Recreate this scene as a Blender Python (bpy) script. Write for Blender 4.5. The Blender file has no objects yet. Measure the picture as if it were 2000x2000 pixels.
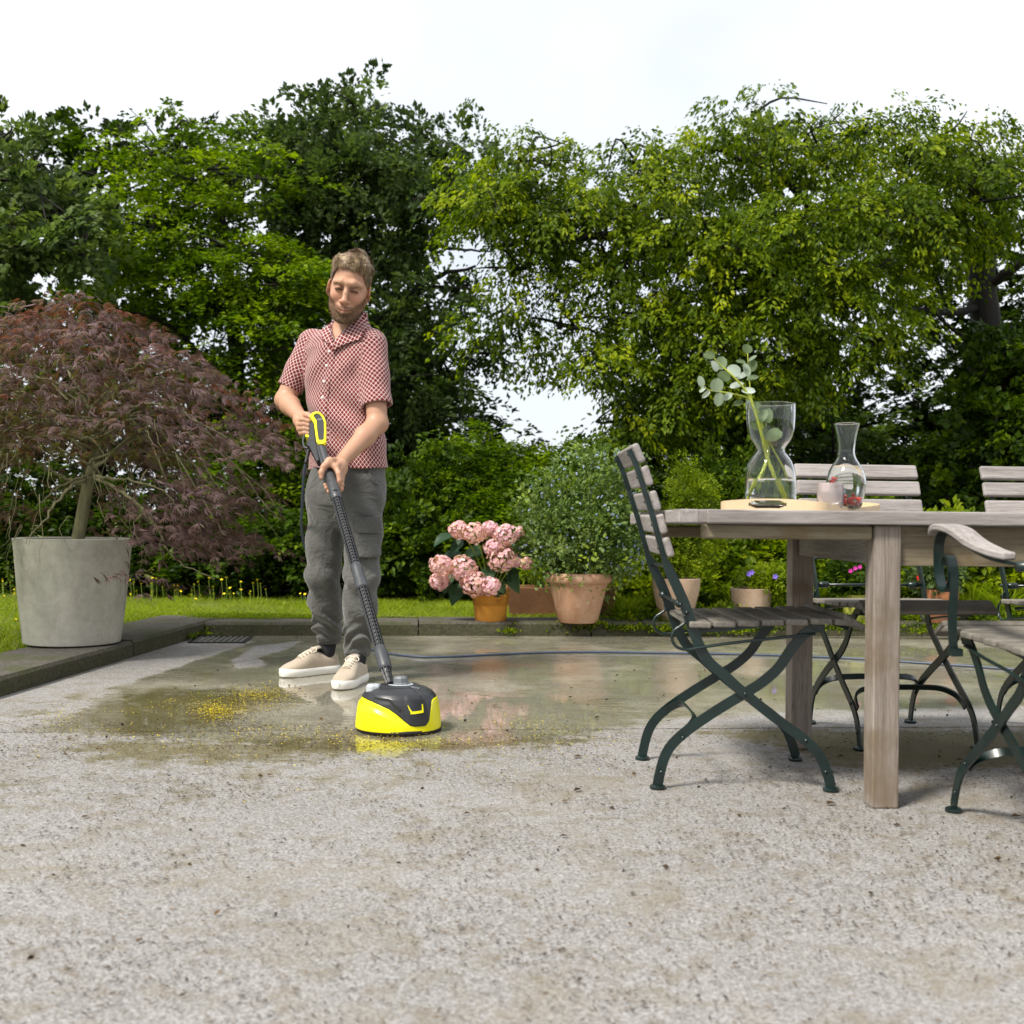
import bpy, math, random
import numpy as np
from mathutils import Vector, Matrix, Euler
R = math.radians
scene = bpy.context.scene
col = scene.collection
rng = np.random.default_rng(7)

# ------------------------------------------------------------------ camera, sky, sun, exposure
CAM_H = 0.73; FPX = 2280.0; ROLL = R(0.6); CY = 1002.0
cam_data = bpy.data.cameras.new('camera')
cam_data.lens = FPX * 36 / 2000
cam_data.sensor_width = 36
cam_data.clip_start = 0.05; cam_data.clip_end = 500
cam_data.shift_y = (CY - 1000) / 2000
cam_data.dof.use_dof = True
cam_data.dof.focus_distance = 4.3
cam_data.dof.aperture_fstop = 5.0
cam = bpy.data.objects.new('camera', cam_data); col.objects.link(cam)
cam.matrix_world = Matrix.Translation((0, 0, CAM_H)) @ Matrix.Rotation(R(90), 4, 'X') @ Matrix.Rotation(ROLL, 4, 'Z')
scene.camera = cam

SUN_EL = R(52); SUN_AZ_TRAVEL = (0.42, 0.40)      # light travels to the right and away from the camera
world = bpy.data.worlds.new("World"); scene.world = world; world.use_nodes = True
wt = world.node_tree; wt.nodes.clear()
w_out = wt.nodes.new('ShaderNodeOutputWorld'); w_bg = wt.nodes.new('ShaderNodeBackground')
sky = wt.nodes.new('ShaderNodeTexSky'); sky.sky_type = 'NISHITA'; sky.sun_disc = False
sky.sun_elevation = SUN_EL; sky.sun_rotation = math.atan2(-SUN_AZ_TRAVEL[0], -SUN_AZ_TRAVEL[1])
sky.air_density = 1.0; sky.dust_density = 2.0
w_n = wt.nodes.new('ShaderNodeTexNoise'); w_n.inputs['Scale'].default_value = 2.2; w_n.inputs['Detail'].default_value = 6
w_r = wt.nodes.new('ShaderNodeValToRGB'); w_r.color_ramp.elements[0].position = 0.3; w_r.color_ramp.elements[1].position = 0.62
w_r.color_ramp.elements[0].color = (0.62, 0.62, 0.62, 1); w_r.color_ramp.elements[1].color = (1, 1, 1, 1)
w_m = wt.nodes.new('ShaderNodeMixRGB'); w_m.inputs['Color2'].default_value = (8.2, 8.5, 9.0, 1)
w_tc = wt.nodes.new('ShaderNodeTexCoord')
wt.links.new(w_tc.outputs['Generated'], w_n.inputs['Vector'])
wt.links.new(w_n.outputs['Fac'], w_r.inputs['Fac']); wt.links.new(w_r.outputs['Color'], w_m.inputs['Fac'])
wt.links.new(sky.outputs['Color'], w_m.inputs['Color1']); wt.links.new(w_m.outputs['Color'], w_bg.inputs['Color'])
w_bg.inputs['Strength'].default_value = 0.1
wt.links.new(w_bg.outputs['Background'], w_out.inputs['Surface'])

sun_data = bpy.data.lights.new('sun', 'SUN'); sun_data.energy = 4.0; sun_data.angle = R(12); sun_data.color = (1.0, 0.95, 0.86)
sun = bpy.data.objects.new('sun', sun_data); col.objects.link(sun)
_h = math.hypot(*SUN_AZ_TRAVEL)
_d = Vector((SUN_AZ_TRAVEL[0] / _h * math.cos(SUN_EL), SUN_AZ_TRAVEL[1] / _h * math.cos(SUN_EL), -math.sin(SUN_EL)))
sun.rotation_euler = _d.to_track_quat('-Z', 'Y').to_euler()
sun.location = (0, 0, 8)

scene.view_settings.view_transform = 'Standard'; scene.view_settings.look = 'None'
scene.view_settings.exposure = 0.45; scene.view_settings.gamma = 1
scene.view_settings.use_curve_mapping = False
scene.render.engine = 'CYCLES'
scene.cycles.max_bounces = 8; scene.cycles.transparent_max_bounces = 8
scene.cycles.transmission_bounces = 8; scene.cycles.diffuse_bounces = 3; scene.cycles.glossy_bounces = 3
scene.cycles.caustics_reflective = False; scene.cycles.caustics_refractive = True

# ------------------------------------------------------------------ measuring helpers (sight line of a photo pixel, at a real depth)
_c, _s = math.cos(ROLL), math.sin(ROLL)
def at(px, py, Y):
    u = (px - 1000) / FPX; v = (CY - py) / FPX
    return Vector(((u * _c - v * _s) * Y, Y, CAM_H + (u * _s + v * _c) * Y))
def gnd(px, py, z=0.0):
    u = (px - 1000) / FPX; v = (CY - py) / FPX
    Y = (z - CAM_H) / (u * _s + v * _c)
    return at(px, py, Y)

# ------------------------------------------------------------------ object helpers
def tag(o, label=None, cat=None, group=None, kind=None):
    if label: o['label'] = label
    if cat: o['category'] = cat
    if group: o['group'] = group
    if kind: o['kind'] = kind
    return o
def empty(name, loc=(0, 0, 0), rz=0.0, label=None, cat=None, group=None):
    o = bpy.data.objects.new(name, None); col.objects.link(o)
    o.empty_display_size = 0.1
    o.location = loc; o.rotation_euler = (0, 0, rz)
    return tag(o, label, cat, group)
def mk(name, V, F, mat=None, parent=None, smooth=False, attrs=None, kind=None, local=True, midx=None):
    """V (n,3); F list of index tuples or (m,k) array. If parent is given V is in the parent's local space when local, else world."""
    me = bpy.data.meshes.new(name)
    V = np.asarray(V, dtype=np.float32).reshape(-1, 3)
    if parent is not None and not local:
        loc = np.array(parent.location); V = V - loc.astype(np.float32)
        if parent.rotation_euler[2] != 0:
            a = -parent.rotation_euler[2]; c, s = math.cos(a), math.sin(a)
            V = np.stack([V[:, 0] * c - V[:, 1] * s, V[:, 0] * s + V[:, 1] * c, V[:, 2]], 1)
    if isinstance(F, np.ndarray):
        m, k = F.shape
        me.vertices.add(len(V)); me.vertices.foreach_set('co', V.ravel())
        me.loops.add(m * k); me.loops.foreach_set('vertex_index', F.astype(np.int32).ravel())
        me.polygons.add(m)
        me.polygons.foreach_set('loop_start', np.arange(0, m * k, k, dtype=np.int32))
        me.polygons.foreach_set('loop_total', np.full(m, k, dtype=np.int32))
        me.update(calc_edges=True)
    else:
        me.from_pydata([tuple(map(float, v)) for v in V], [], [tuple(int(i) for i in f) for f in F])
        me.update()
    if smooth: me.polygons.foreach_set('use_smooth', np.ones(len(me.polygons), dtype=bool))
    if attrs:
        for an, (dt, arr) in attrs.items():
            a = me.attributes.new(an, dt, 'POINT')
            key = {'FLOAT': 'value', 'FLOAT_VECTOR': 'vector', 'FLOAT_COLOR': 'color'}[dt]
            a.data.foreach_set(key, np.asarray(arr, dtype=np.float32).ravel())
    if mat is not None:
        for mm in (mat if isinstance(mat, (list, tuple)) else [mat]): me.materials.append(mm)
    if midx is not None: me.polygons.foreach_set('material_index', np.asarray(midx, dtype=np.int32))
    o = bpy.data.objects.new(name, me); col.objects.link(o)
    if parent is not None: o.parent = parent
    if kind: o['kind'] = kind
    return o
def share(name, src, parent=None, loc=(0, 0, 0), rot=(0, 0, 0), sc=None):
    o = bpy.data.objects.new(name, src.data if hasattr(src, 'data') else src); col.objects.link(o)
    if parent is not None: o.parent = parent
    o.location = loc; o.rotation_euler = rot
    if sc is not None: o.scale = sc if hasattr(sc, '__len__') else (sc, sc, sc)
    return o
def copy_tree(o, parent=None):
    c = o.copy(); col.objects.link(c); c.parent = parent
    for ch in [x for x in list(bpy.data.objects) if x.parent == o]: copy_tree(ch, c)
    return c
def bevel(o, w=0.003, seg=2):
    m = o.modifiers.new('bevel', 'BEVEL'); m.width = w; m.segments = seg; m.limit_method = 'ANGLE'; m.angle_limit = R(35)
    return o

def basis(d, up=(0, 0, 1)):
    d = np.array(d, float); d /= np.linalg.norm(d)
    up = np.array(up, float)
    if abs(d @ up) > 0.98: up = np.array([1.0, 0, 0]) if abs(d[0]) < 0.9 else np.array([0, 1.0, 0])
    x = np.cross(up, d); x /= np.linalg.norm(x)
    y = np.cross(d, x)
    return x, y, d

class MB:
    def __init__(s): s.v = []; s.f = []; s.k = 0
    def add(s, V, F):
        V = [tuple(map(float, p)) for p in V]
        s.v += V; s.f += [tuple(i + s.k for i in f) for f in F]; s.k += len(V); return s
    def box(s, c, size, M=None, taper=1.0):
        hx, hy, hz = [a / 2 for a in size]; V = []
        for z, t in ((-hz, 1.0), (hz, taper)):
            for x, y in ((-hx, -hy), (hx, -hy), (hx, hy), (-hx, hy)):
                p = Vector((x * t, y * t, z))
                if M is not None: p = M @ p
                V.append(p + Vector(c))
        return s.add(V, [(0, 3, 2, 1), (4, 5, 6, 7), (0, 1, 5, 4), (1, 2, 6, 5), (2, 3, 7, 6), (3, 0, 4, 7)])
    def tube(s, pts, r, n=8, cap=True, ell=(1, 1), up=(0, 0, 1)):
        pts = [np.array(p, float) for p in pts]; m = len(pts)
        rr = [r] * m if np.isscalar(r) else list(r)
        V = []
        px = None
        for i, p in enumerate(pts):
            d = pts[min(i + 1, m - 1)] - pts[max(i - 1, 0)]
            if px is None: x, y, _ = basis(d, up)
            else:
                dn = d / (np.linalg.norm(d) + 1e-12); x = px - dn * (px @ dn); x /= np.linalg.norm(x) + 1e-12; y = np.cross(dn, x)
            px = x
            for k in range(n):
                a = 2 * math.pi * k / n
                V.append(p + rr[i] * (x * math.cos(a) * ell[0] + y * math.sin(a) * ell[1]))
        F = [(i * n + k, i * n + (k + 1) % n, (i + 1) * n + (k + 1) % n, (i + 1) * n + k) for i in range(m - 1) for k in range(n)]
        if cap: F += [tuple(reversed(range(n))), tuple((m - 1) * n + k for k in range(n))]
        return s.add(V, F)
    def bar(s, pts, w, t, normal=(0, 1, 0)):
        """flat bar: thickness t along `normal`, width w across, swept along pts"""
        pts = [np.array(p, float) for p in pts]; m = len(pts); nrm = np.array(normal, float)
        ww = [w] * m if np.isscalar(w) else list(w); tt = [t] * m if np.isscalar(t) else list(t)
        V = []
        for i, p in enumerate(pts):
            d = pts[min(i + 1, m - 1)] - pts[max(i - 1, 0)]; d /= np.linalg.norm(d)
            x = np.cross(nrm, d); x /= np.linalg.norm(x); y = np.cross(d, x)
            for a, b in ((-1, -1), (1, -1), (1, 1), (-1, 1)):
                V.append(p + x * a * ww[i] / 2 + y * b * tt[i] / 2)
        F = [(i * 4 + k, i * 4 + (k + 1) % 4, (i + 1) * 4 + (k + 1) % 4, (i + 1) * 4 + k) for i in range(m - 1) for k in range(4)]
        F += [(3, 2, 1, 0), tuple((m - 1) * 4 + k for k in range(4))]
        return s.add(V, F)
    def lathe(s, prof, c=(0, 0, 0), n=32, cap0=False, cap1=False, M=None):
        V = []
        for r, z in prof:
            for k in range(n):
                a = 2 * math.pi * k / n; p = Vector((r * math.cos(a), r * math.sin(a), z))
                if M is not None: p = M @ p
                V.append(p + Vector(c))
        m = len(prof)
        F = [(i * n + k, i * n + (k + 1) % n, (i + 1) * n + (k + 1) % n, (i + 1) * n + k) for i in range(m - 1) for k in range(n)]
        if cap0: F.append(tuple(reversed(range(n))))
        if cap1: F.append(tuple((m - 1) * n + k for k in range(n)))
        return s.add(V, F)
    def prism(s, poly, o, ex, ey, depth):
        """extrude 2-D polygon (in ex,ey at o) by +-depth/2 along ex x ey"""
        o = np.array(o, float); ex = np.array(ex, float); ey = np.array(ey, float); n = np.cross(ex, ey); n /= np.linalg.norm(n)
        k = len(poly); V = [o + ex * a + ey * b - n * depth / 2 for a, b in poly] + [o + ex * a + ey * b + n * depth / 2 for a, b in poly]
        F = [tuple(reversed(range(k))), tuple(range(k, 2 * k))] + [(i, (i + 1) % k, k + (i + 1) % k, k + i) for i in range(k)]
        return s.add(V, F)
    def build(s, name, mat, parent=None, smooth=False, **kw):
        return mk(name, s.v, s.f, mat, parent, smooth, **kw)
def spline(pts, n=8):
    """Catmull-Rom through pts"""
    P = [np.array(p, float) for p in pts]; P = [2 * P[0] - P[1]] + P + [2 * P[-1] - P[-2]]
    out = []
    for i in range(1, len(P) - 2):
        for k in range(n):
            t = k / n
            out.append(0.5 * ((2 * P[i]) + (-P[i - 1] + P[i + 1]) * t + (2 * P[i - 1] - 5 * P[i] + 4 * P[i + 1] - P[i + 2]) * t * t + (-P[i - 1] + 3 * P[i] - 3 * P[i + 1] + P[i + 2]) * t ** 3))
    out.append(P[-2]); return out
def autosmooth(o, ang=40):
    me = o.data
    me.polygons.foreach_set('use_smooth', np.ones(len(me.polygons), dtype=bool))
    try: me.set_sharp_from_angle(angle=R(ang))
    except Exception: pass
    return o

# ------------------------------------------------------------------ materials
class G:
    def __init__(s, name):
        s.m = bpy.data.materials.new(name); s.m.use_nodes = True; s.nt = s.m.node_tree
        s.b = s.nt.nodes['Principled BSDF']; s.out = s.nt.nodes['Material Output']; s._tc = None
    def _in(s, sock, v):
        if v is None: return
        if isinstance(v, bpy.types.NodeSocket): s.nt.links.new(v, sock)
        elif isinstance(v, (tuple, list)) and len(v) == 3 and sock.type == 'RGBA': sock.default_value = (*v, 1)
        else: sock.default_value = v
    def node(s, t, ins=None, **at_):
        n = s.nt.nodes.new(t)
        for k, v in at_.items(): setattr(n, k, v)
        for k, v in (ins or {}).items(): s._in(n.inputs[k], v)
        return n
    def obj(s):
        if s._tc is None: s._tc = s.nt.nodes.new('ShaderNodeTexCoord')
        return s._tc.outputs['Object']
    def mapping(s, vec, scale=(1, 1, 1), rot=(0, 0, 0)):
        return s.node('ShaderNodeMapping', {'Vector': vec, 'Scale': scale, 'Rotation': rot}).outputs[0]
    def noise(s, scale, detail=3, rough=0.5, vec=None, dist=0.0, out='Fac'):
        return s.node('ShaderNodeTexNoise', {'Vector': vec or s.obj(), 'Scale': scale, 'Detail': detail, 'Roughness': rough, 'Distortion': dist}).outputs[out]
    def voro(s, scale, vec=None, out='Distance', feature='F1', rand=1.0):
        return s.node('ShaderNodeTexVoronoi', {'Vector': vec or s.obj(), 'Scale': scale, 'Randomness': rand}, feature=feature).outputs[out]
    def ramp(s, fac, stops, interp='LINEAR'):
        n = s.node('ShaderNodeValToRGB', {'Fac': fac}); cr = n.color_ramp; cr.interpolation = interp
        while len(cr.elements) < len(stops): cr.elements.new(0.5)
        for e, (p, c) in zip(cr.elements, stops):
            e.position = p; e.color = (*c, 1) if hasattr(c, '__len__') else (c, c, c, 1)
        return n.outputs['Color']
    def mix(s, fac, a, b, mode='MIX'):
        n = s.node('ShaderNodeMixRGB', {'Fac': fac, 'Color1': a, 'Color2': b}, blend_type=mode); return n.outputs[0]
    def math(s, op, a, b=0.0, clamp=False):
        return s.node('ShaderNodeMath', {0: a, 1: b}, operation=op, use_clamp=clamp).outputs[0]
    def mr(s, v, a, b, c=0.0, d=1.0):
        return s.node('ShaderNodeMapRange', {'Value': v, 'From Min': a, 'From Max': b, 'To Min': c, 'To Max': d}, interpolation_type='SMOOTHSTEP').outputs[0]
    def attr(s, name, out='Fac'):
        return s.node('ShaderNodeAttribute', attribute_name=name).outputs[out]
    def rnd(s): return s.node('ShaderNodeObjectInfo').outputs['Random']
    def bump(s, h, strength=0.3, dist=0.01, nrm=None):
        n = s.node('ShaderNodeBump', {'Height': h, 'Strength': strength, 'Distance': dist})
        if nrm is not None: s.nt.links.new(nrm, n.inputs['Normal'])
        return n.outputs[0]
    def set(s, **kw):
        nm = {'color': 'Base Color', 'rough': 'Roughness', 'metal': 'Metallic', 'spec': 'Specular IOR Level', 'normal': 'Normal', 'trans': 'Transmission Weight',
              'ior': 'IOR', 'coat': 'Coat Weight', 'coat_rough': 'Coat Roughness', 'sss': 'Subsurface Weight', 'sheen': 'Sheen Weight', 'alpha': 'Alpha'}
        for k, v in kw.items(): s._in(s.b.inputs[nm[k]], v)
        return s

M = {}
def simple(name, color, rough=0.5, var=0.12, scale=30, bump=0.0, bscale=200, **kw):
    g = G(name)
    c = np.array(color)
    n = g.noise(scale, 4, 0.6)
    g.set(color=g.ramp(n, [(0.3, tuple(c * (1 - var))), (0.7, tuple(np.minimum(c * (1 + var), 1)))]), rough=rough, **kw)
    if bump: g.set(normal=g.bump(g.noise(bscale, 3), bump, 0.002))
    M[name] = g.m; return g
def leafmat(name, stops, trans=0.38, rough=0.5, tcol=1.7, spec=0.18):
    """leaf: colour from the per-leaf tint, partly translucent"""
    g = G(name)
    c = g.ramp(g.attr('tint'), stops)
    g.set(color=c, rough=rough, spec=spec)
    tr = g.node('ShaderNodeBsdfTranslucent', {'Color': g.mix(1.0, c, (tcol, tcol * 1.05, tcol * 0.45), 'MULTIPLY')})
    mx = g.node('ShaderNodeMixShader', {0: trans, 1: g.b.outputs[0], 2: tr.outputs[0]})
    g.nt.links.new(mx.outputs[0], g.out.inputs['Surface']); M[name] = g.m; return g

leafmat('leaf_hornbeam', [(0, (0.012, 0.028, 0.001)), (0.45, (0.060, 0.115, 0.002)), (1, (0.22, 0.30, 0.005))])
leafmat('leaf_oak', [(0, (0.026, 0.046, 0.014)), (0.5, (0.062, 0.10, 0.028)), (1, (0.14, 0.19, 0.055))])
leafmat('leaf_bright', [(0, (0.018, 0.038, 0.001)), (0.45, (0.085, 0.140, 0.002)), (0.85, (0.26, 0.32, 0.005)), (1, (0.34, 0.38, 0.008))], trans=0.45)
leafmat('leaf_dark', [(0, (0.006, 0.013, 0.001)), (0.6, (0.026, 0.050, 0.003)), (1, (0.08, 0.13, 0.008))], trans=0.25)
leafmat('leaf_hedge', [(0, (0.012, 0.028, 0.002)), (0.6, (0.052, 0.098, 0.003)), (1, (0.16, 0.23, 0.006))], trans=0.3)
leafmat('leaf_box', [(0, (0.06, 0.10, 0.004)), (0.5, (0.15, 0.21, 0.006)), (1, (0.28, 0.35, 0.012))], trans=0.4)
leafmat('leaf_blue', [(0, (0.04, 0.075, 0.012)), (0.45, (0.10, 0.165, 0.03)), (0.8, (0.22, 0.29, 0.12)), (1, (0.26, 0.34, 0.03))], trans=0.3)
leafmat('leaf_hydrangea', [(0, (0.02, 0.05, 0.024)), (1, (0.07, 0.14, 0.06))], trans=0.15, rough=0.45)
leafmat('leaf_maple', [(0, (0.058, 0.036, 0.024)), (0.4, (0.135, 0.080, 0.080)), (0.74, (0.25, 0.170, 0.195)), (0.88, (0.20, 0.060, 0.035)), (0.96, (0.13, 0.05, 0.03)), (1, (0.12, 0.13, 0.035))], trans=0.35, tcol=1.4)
leafmat('grass', [(0, (0.09, 0.14, 0.006)), (0.6, (0.22, 0.29, 0.012)), (0.93, (0.34, 0.38, 0.03)), (1, (0.42, 0.36, 0.12))], trans=0.4)
leafmat('leaf_eucalyptus', [(0, (0.055, 0.085, 0.028)), (0.4, (0.14, 0.19, 0.10)), (1, (0.46, 0.52, 0.49))], trans=0.2, rough=0.55)
leafmat('petal_pink', [(0, (0.66, 0.46, 0.26)), (0.2, (0.84, 0.60, 0.56)), (0.5, (0.84, 0.48, 0.58)), (0.75, (0.86, 0.56, 0.72)), (1, (0.92, 0.82, 0.80))], trans=0.35, tcol=1.1)
leafmat('petal_blue', [(0, (0.3, 0.4, 0.65)), (1, (0.5, 0.58, 0.8))], trans=0.3, tcol=1.1)
leafmat('petal_yellow', [(0, (0.34, 0.26, 0.01)), (0.6, (0.66, 0.52, 0.012)), (1, (0.86, 0.70, 0.02))], trans=0.1, tcol=1.0)
leafmat('petal_red', [(0, (0.6, 0.01, 0.01)), (1, (0.85, 0.03, 0.02))], trans=0.2, tcol=1.0)
leafmat('petal_magenta', [(0, (0.55, 0.02, 0.3)), (1, (0.8, 0.08, 0.5))], trans=0.2, tcol=1.0)
leafmat('petal_violet', [(0, (0.16, 0.1, 0.55)), (1, (0.3, 0.2, 0.75))], trans=0.2, tcol=1.0)
leafmat('debris', [(0, (0.018, 0.012, 0.008)), (0.6, (0.055, 0.034, 0.016)), (1, (0.15, 0.09, 0.035))], trans=0.0)

def barkmat(name, a, b, sc=14):
    g = G(name); v = g.mapping(g.obj(), (1, 1, 0.22))
    n = g.noise(sc, 6, 0.65, v, 0.6)
    g.set(color=g.ramp(n, [(0.3, a), (0.7, b)]), rough=0.9, normal=g.bump(n, 0.8, 0.03)); M[name] = g.m
barkmat('bark_dark', (0.004, 0.0035, 0.003), (0.018, 0.014, 0.010))
barkmat('bark_maple', (0.10, 0.095, 0.045), (0.26, 0.24, 0.12), 30)
simple('stem_green', (0.20, 0.28, 0.03), 0.5)
simple('stem_yellow', (0.38, 0.44, 0.04), 0.5)

# weathered teak
def woodmat(name, dark, light, axis=0, stain=None):
    g = G(name)
    sc = [1.0, 1.0, 1.0]; sc = [26, 26, 26]; sc[axis] = 1.1
    off = g.node('ShaderNodeVectorMath', {0: g.obj(), 1: g.node('ShaderNodeCombineXYZ', {0: g.math('MULTIPLY', g.rnd(), 37.0), 1: g.math('MULTIPLY', g.rnd(), 13.0), 2: g.math('MULTIPLY', g.rnd(), 71.0)}).outputs[0]}, operation='ADD').outputs[0]
    v = g.mapping(off, tuple(sc))
    n1 = g.noise(3.0, 6, 0.7, v, 0.8); n2 = g.noise(14.0, 4, 0.7, v); n3 = g.noise(4.0, 3, 0.5, off)
    c = g.ramp(n1, [(0.28, dark), (0.5, tuple((np.array(dark) + np.array(light)) / 2)), (0.72, light)])
    c = g.mix(g.ramp(n3, [(0.4, 0.0), (0.75, 0.55)]), c, tuple(np.array(light) * 1.12))
    c = g.mix(g.mr(n2, 0.54, 0.68, 0, 0.6), c, tuple(np.array(dark) * 0.55))
    if stain: c = g.mix(g.mr(g.noise(6, 3, 0.6, off), 0.52, 0.72, 0, 0.75), c, stain)
    c = g.mix(1.0, c, g.ramp(g.rnd(), [(0, 0.84), (1, 1.0)]), 'MULTIPLY')
    g.set(color=c, rough=0.8, spec=0.25, normal=g.bump(g.math('ADD', n1, g.math('MULTIPLY', n2, 0.6)), 0.5, 0.0025)); M[name] = g.m
for ax, nm in ((0, 'x'), (1, 'y'), (2, 'z')):
    woodmat('teak_' + nm, (0.175, 0.150, 0.138), (0.44, 0.405, 0.385), ax)
woodmat('teak_stained', (0.11, 0.085, 0.05), (0.28, 0.235, 0.16), 0, (0.16, 0.10, 0.035))
woodmat('teak_seat', (0.10, 0.09, 0.075), (0.28, 0.255, 0.215), 1, (0.075, 0.07, 0.055))
woodmat('teak_leg', (0.125, 0.098, 0.076), (0.37, 0.32, 0.275), 2, (0.17, 0.125, 0.08))
g = simple('green_metal', (0.004, 0.015, 0.013), 0.36, 0.4, 18); g.set(coat=0.15)
g.set(normal=g.bump(g.noise(90, 3), 0.12, 0.001))
simple('plywood', (0.62, 0.47, 0.29), 0.5, 0.10, 8)
simple('black_plastic', (0.018, 0.019, 0.021), 0.38, 0.2, 40, 0.08, 600)
simple('grey_plastic', (0.045, 0.048, 0.052), 0.42, 0.15, 40, 0.1, 600)
simple('mid_grey_plastic', (0.16, 0.17, 0.18), 0.3, 0.1, 40)
simple('light_grey_plastic', (0.42, 0.45, 0.48), 0.25, 0.1, 40)
simple('yellow_plastic', (0.86, 0.80, 0.0), 0.33, 0.03, 12)
simple('hose_blue', (0.055, 0.075, 0.12), 0.45)
simple('rubber', (0.012, 0.012, 0.012), 0.6)
g = G('glass'); g.set(color=(0.97, 0.985, 0.98), rough=0.0, trans=1.0, ior=1.34); M['glass'] = g.m
g = G('water'); g.set(color=(0.96, 0.98, 0.95), rough=0.0, trans=1.0, ior=1.33); M['water'] = g.m
g = G('frosted_glass'); g.set(color=(0.95, 0.86, 0.85), rough=0.12, trans=0.8, ior=1.3); M['frosted_glass'] = g.m
g = G('berry'); g.set(color=g.ramp(g.noise(60), [(0.3, (0.5, 0.008, 0.004)), (0.7, (0.8, 0.03, 0.01))]), rough=0.15, spec=0.6); M['berry'] = g.m

# concrete planter, terracotta
def potmat(name, base, pale, stain, sc=5):
    g = G(name); n = g.noise(sc, 5, 0.6, dist=0.4); n2 = g.noise(sc * 9, 5, 0.7); vz = g.mapping(g.obj(), (3, 3, 0.8))
    c = g.ramp(n, [(0.25, stain), (0.48, base), (0.75, pale)])
    c = g.mix(g.mr(g.noise(3.2, 4, 0.6, vz), 0.5, 0.72, 0, 0.45), c, stain)
    c = g.mix(g.mr(g.noise(sc * 2.2, 6, 0.75, dist=1.0), 0.52, 0.66, 0, 0.5), c, pale)
    c = g.mix(0.35, c, g.ramp(n2, [(0.3, tuple(np.array(base) * 0.7)), (0.7, pale)]))
    g.set(color=c, rough=0.85, spec=0.25, normal=g.bump(n2, 0.25, 0.004)); M[name] = g.m
potmat('planter_concrete', (0.38, 0.365, 0.295), (0.52, 0.50, 0.435), (0.20, 0.20, 0.155), 3.2)
potmat('terracotta', (0.50, 0.27, 0.16), (0.62, 0.43, 0.31), (0.40, 0.20, 0.10), 6)
potmat('terracotta_pale', (0.52, 0.36, 0.25), (0.60, 0.46, 0.34), (0.38, 0.25, 0.16), 6)
potmat('terracotta_red', (0.42, 0.17, 0.08), (0.48, 0.22, 0.11), (0.34, 0.13, 0.06), 6)
potmat('orange_fabric', (0.56, 0.24, 0.035), (0.62, 0.29, 0.05), (0.46, 0.18, 0.02), 6)
potmat('trough_brown', (0.16, 0.075, 0.035), (0.21, 0.105, 0.05), (0.10, 0.045, 0.02), 5)
potmat('yellow_glaze', (0.42, 0.43, 0.07), (0.5, 0.52, 0.12), (0.3, 0.3, 0.05), 6)
simple('soil', (0.035, 0.024, 0.015), 0.95, 0.4, 40, 0.8, 60)
# ------------------------------------------------------------------ THE SETTING
def poly_sd(P, poly):
    """signed distance (negative inside) of points P (n,2) to a polygon"""
    poly = np.array(poly, float); d = np.full(len(P), 1e9); s = np.ones(len(P)); n = len(poly)
    for i in range(n):
        a = poly[i]; b = poly[i - 1]; e = b - a; w = P - a
        t = np.clip((w @ e) / (e @ e), 0, 1); q = w - t[:, None] * e
        d = np.minimum(d, (q ** 2).sum(1))
        c1 = P[:, 1] >= a[1]; c2 = P[:, 1] < b[1]; c3 = e[0] * w[:, 1] > e[1] * w[:, 0]
        fl = (c1 & c2 & c3) | (~c1 & ~c2 & ~c3); s = np.where(fl, -s, s)
    return s * np.sqrt(d)
def gp(lst): return [tuple(gnd(x, y).xy) for x, y in lst]

WET = gp([(110, 1395), (95, 1425), (300, 1446), (520, 1462), (760, 1472), (1000, 1466), (1150, 1440), (1260, 1412), (1420, 1395), (1700, 1390), (2000, 1378), (2600, 1370),
          (2600, 1244), (1600, 1240), (820, 1238), (420, 1240), (330, 1290), (215, 1340), (190, 1380)])
DRY = [gp([(60, 1362), (150, 1312), (300, 1282), (400, 1256), (500, 1252), (395, 1286), (300, 1318), (190, 1350), (90, 1372)]),
       gp([(455, 1290), (500, 1262), (590, 1252), (560, 1268), (500, 1285), (525, 1300), (455, 1306)]),
       gp([(0, 1395), (60, 1385), (66, 1410), (0, 1430)])]
MOSS_SHADE = [(gp([(170, 1360), (300, 1340), (520, 1350), (560, 1330), (560, 1360), (470, 1410), (300, 1445), (150, 1440), (90, 1420)]), 0.6),
        (gp([(200, 1440), (600, 1438), (1000, 1440), (1180, 1420), (1180, 1450), (900, 1470), (500, 1500), (200, 1500), (50, 1460)]), 0.62),
        (gp([(0, 1385), (180, 1345), (250, 1335), (120, 1395), (0, 1420)]), 0.5),
        (gp([(-100, 1500), (700, 1470), (1200, 1460), (1250, 1530), (500, 1580), (-200, 1620)]), 0.30),
        (gp([(980, 1480), (1150, 1470), (1160, 1520), (1000, 1530)]), 0.42),
        (gp([(620, 1520), (760, 1510), (770, 1550), (640, 1555)]), 0.42),
        (gp([(1340, 1425), (2300, 1425), (2300, 1505), (1640, 1500), (1560, 1470)]), 0.85),  # stain under the table, also paints the table's shadow into the concrete
        (gp([(600, 1245), (2300, 1244), (2300, 1330), (1400, 1350), (900, 1300), (560, 1270)]), 0.16)]
def slab_attrs(V):
    P = V[:, :2].astype(float)
    wet = 0.5 - poly_sd(P, WET) / 0.5
    for d in DRY: wet = np.minimum(wet, 0.5 + poly_sd(P, d) / 0.12)
    moss = np.zeros(len(P))  # moss stains together with the painted shade under the table
    for poly, a in MOSS_SHADE: moss = np.maximum(moss, a * np.clip(0.5 - poly_sd(P, poly) / 0.35, 0, 1))
    return {'wet': ('FLOAT', np.clip(wet, -1, 1.5)), 'moss': ('FLOAT', moss)}

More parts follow.
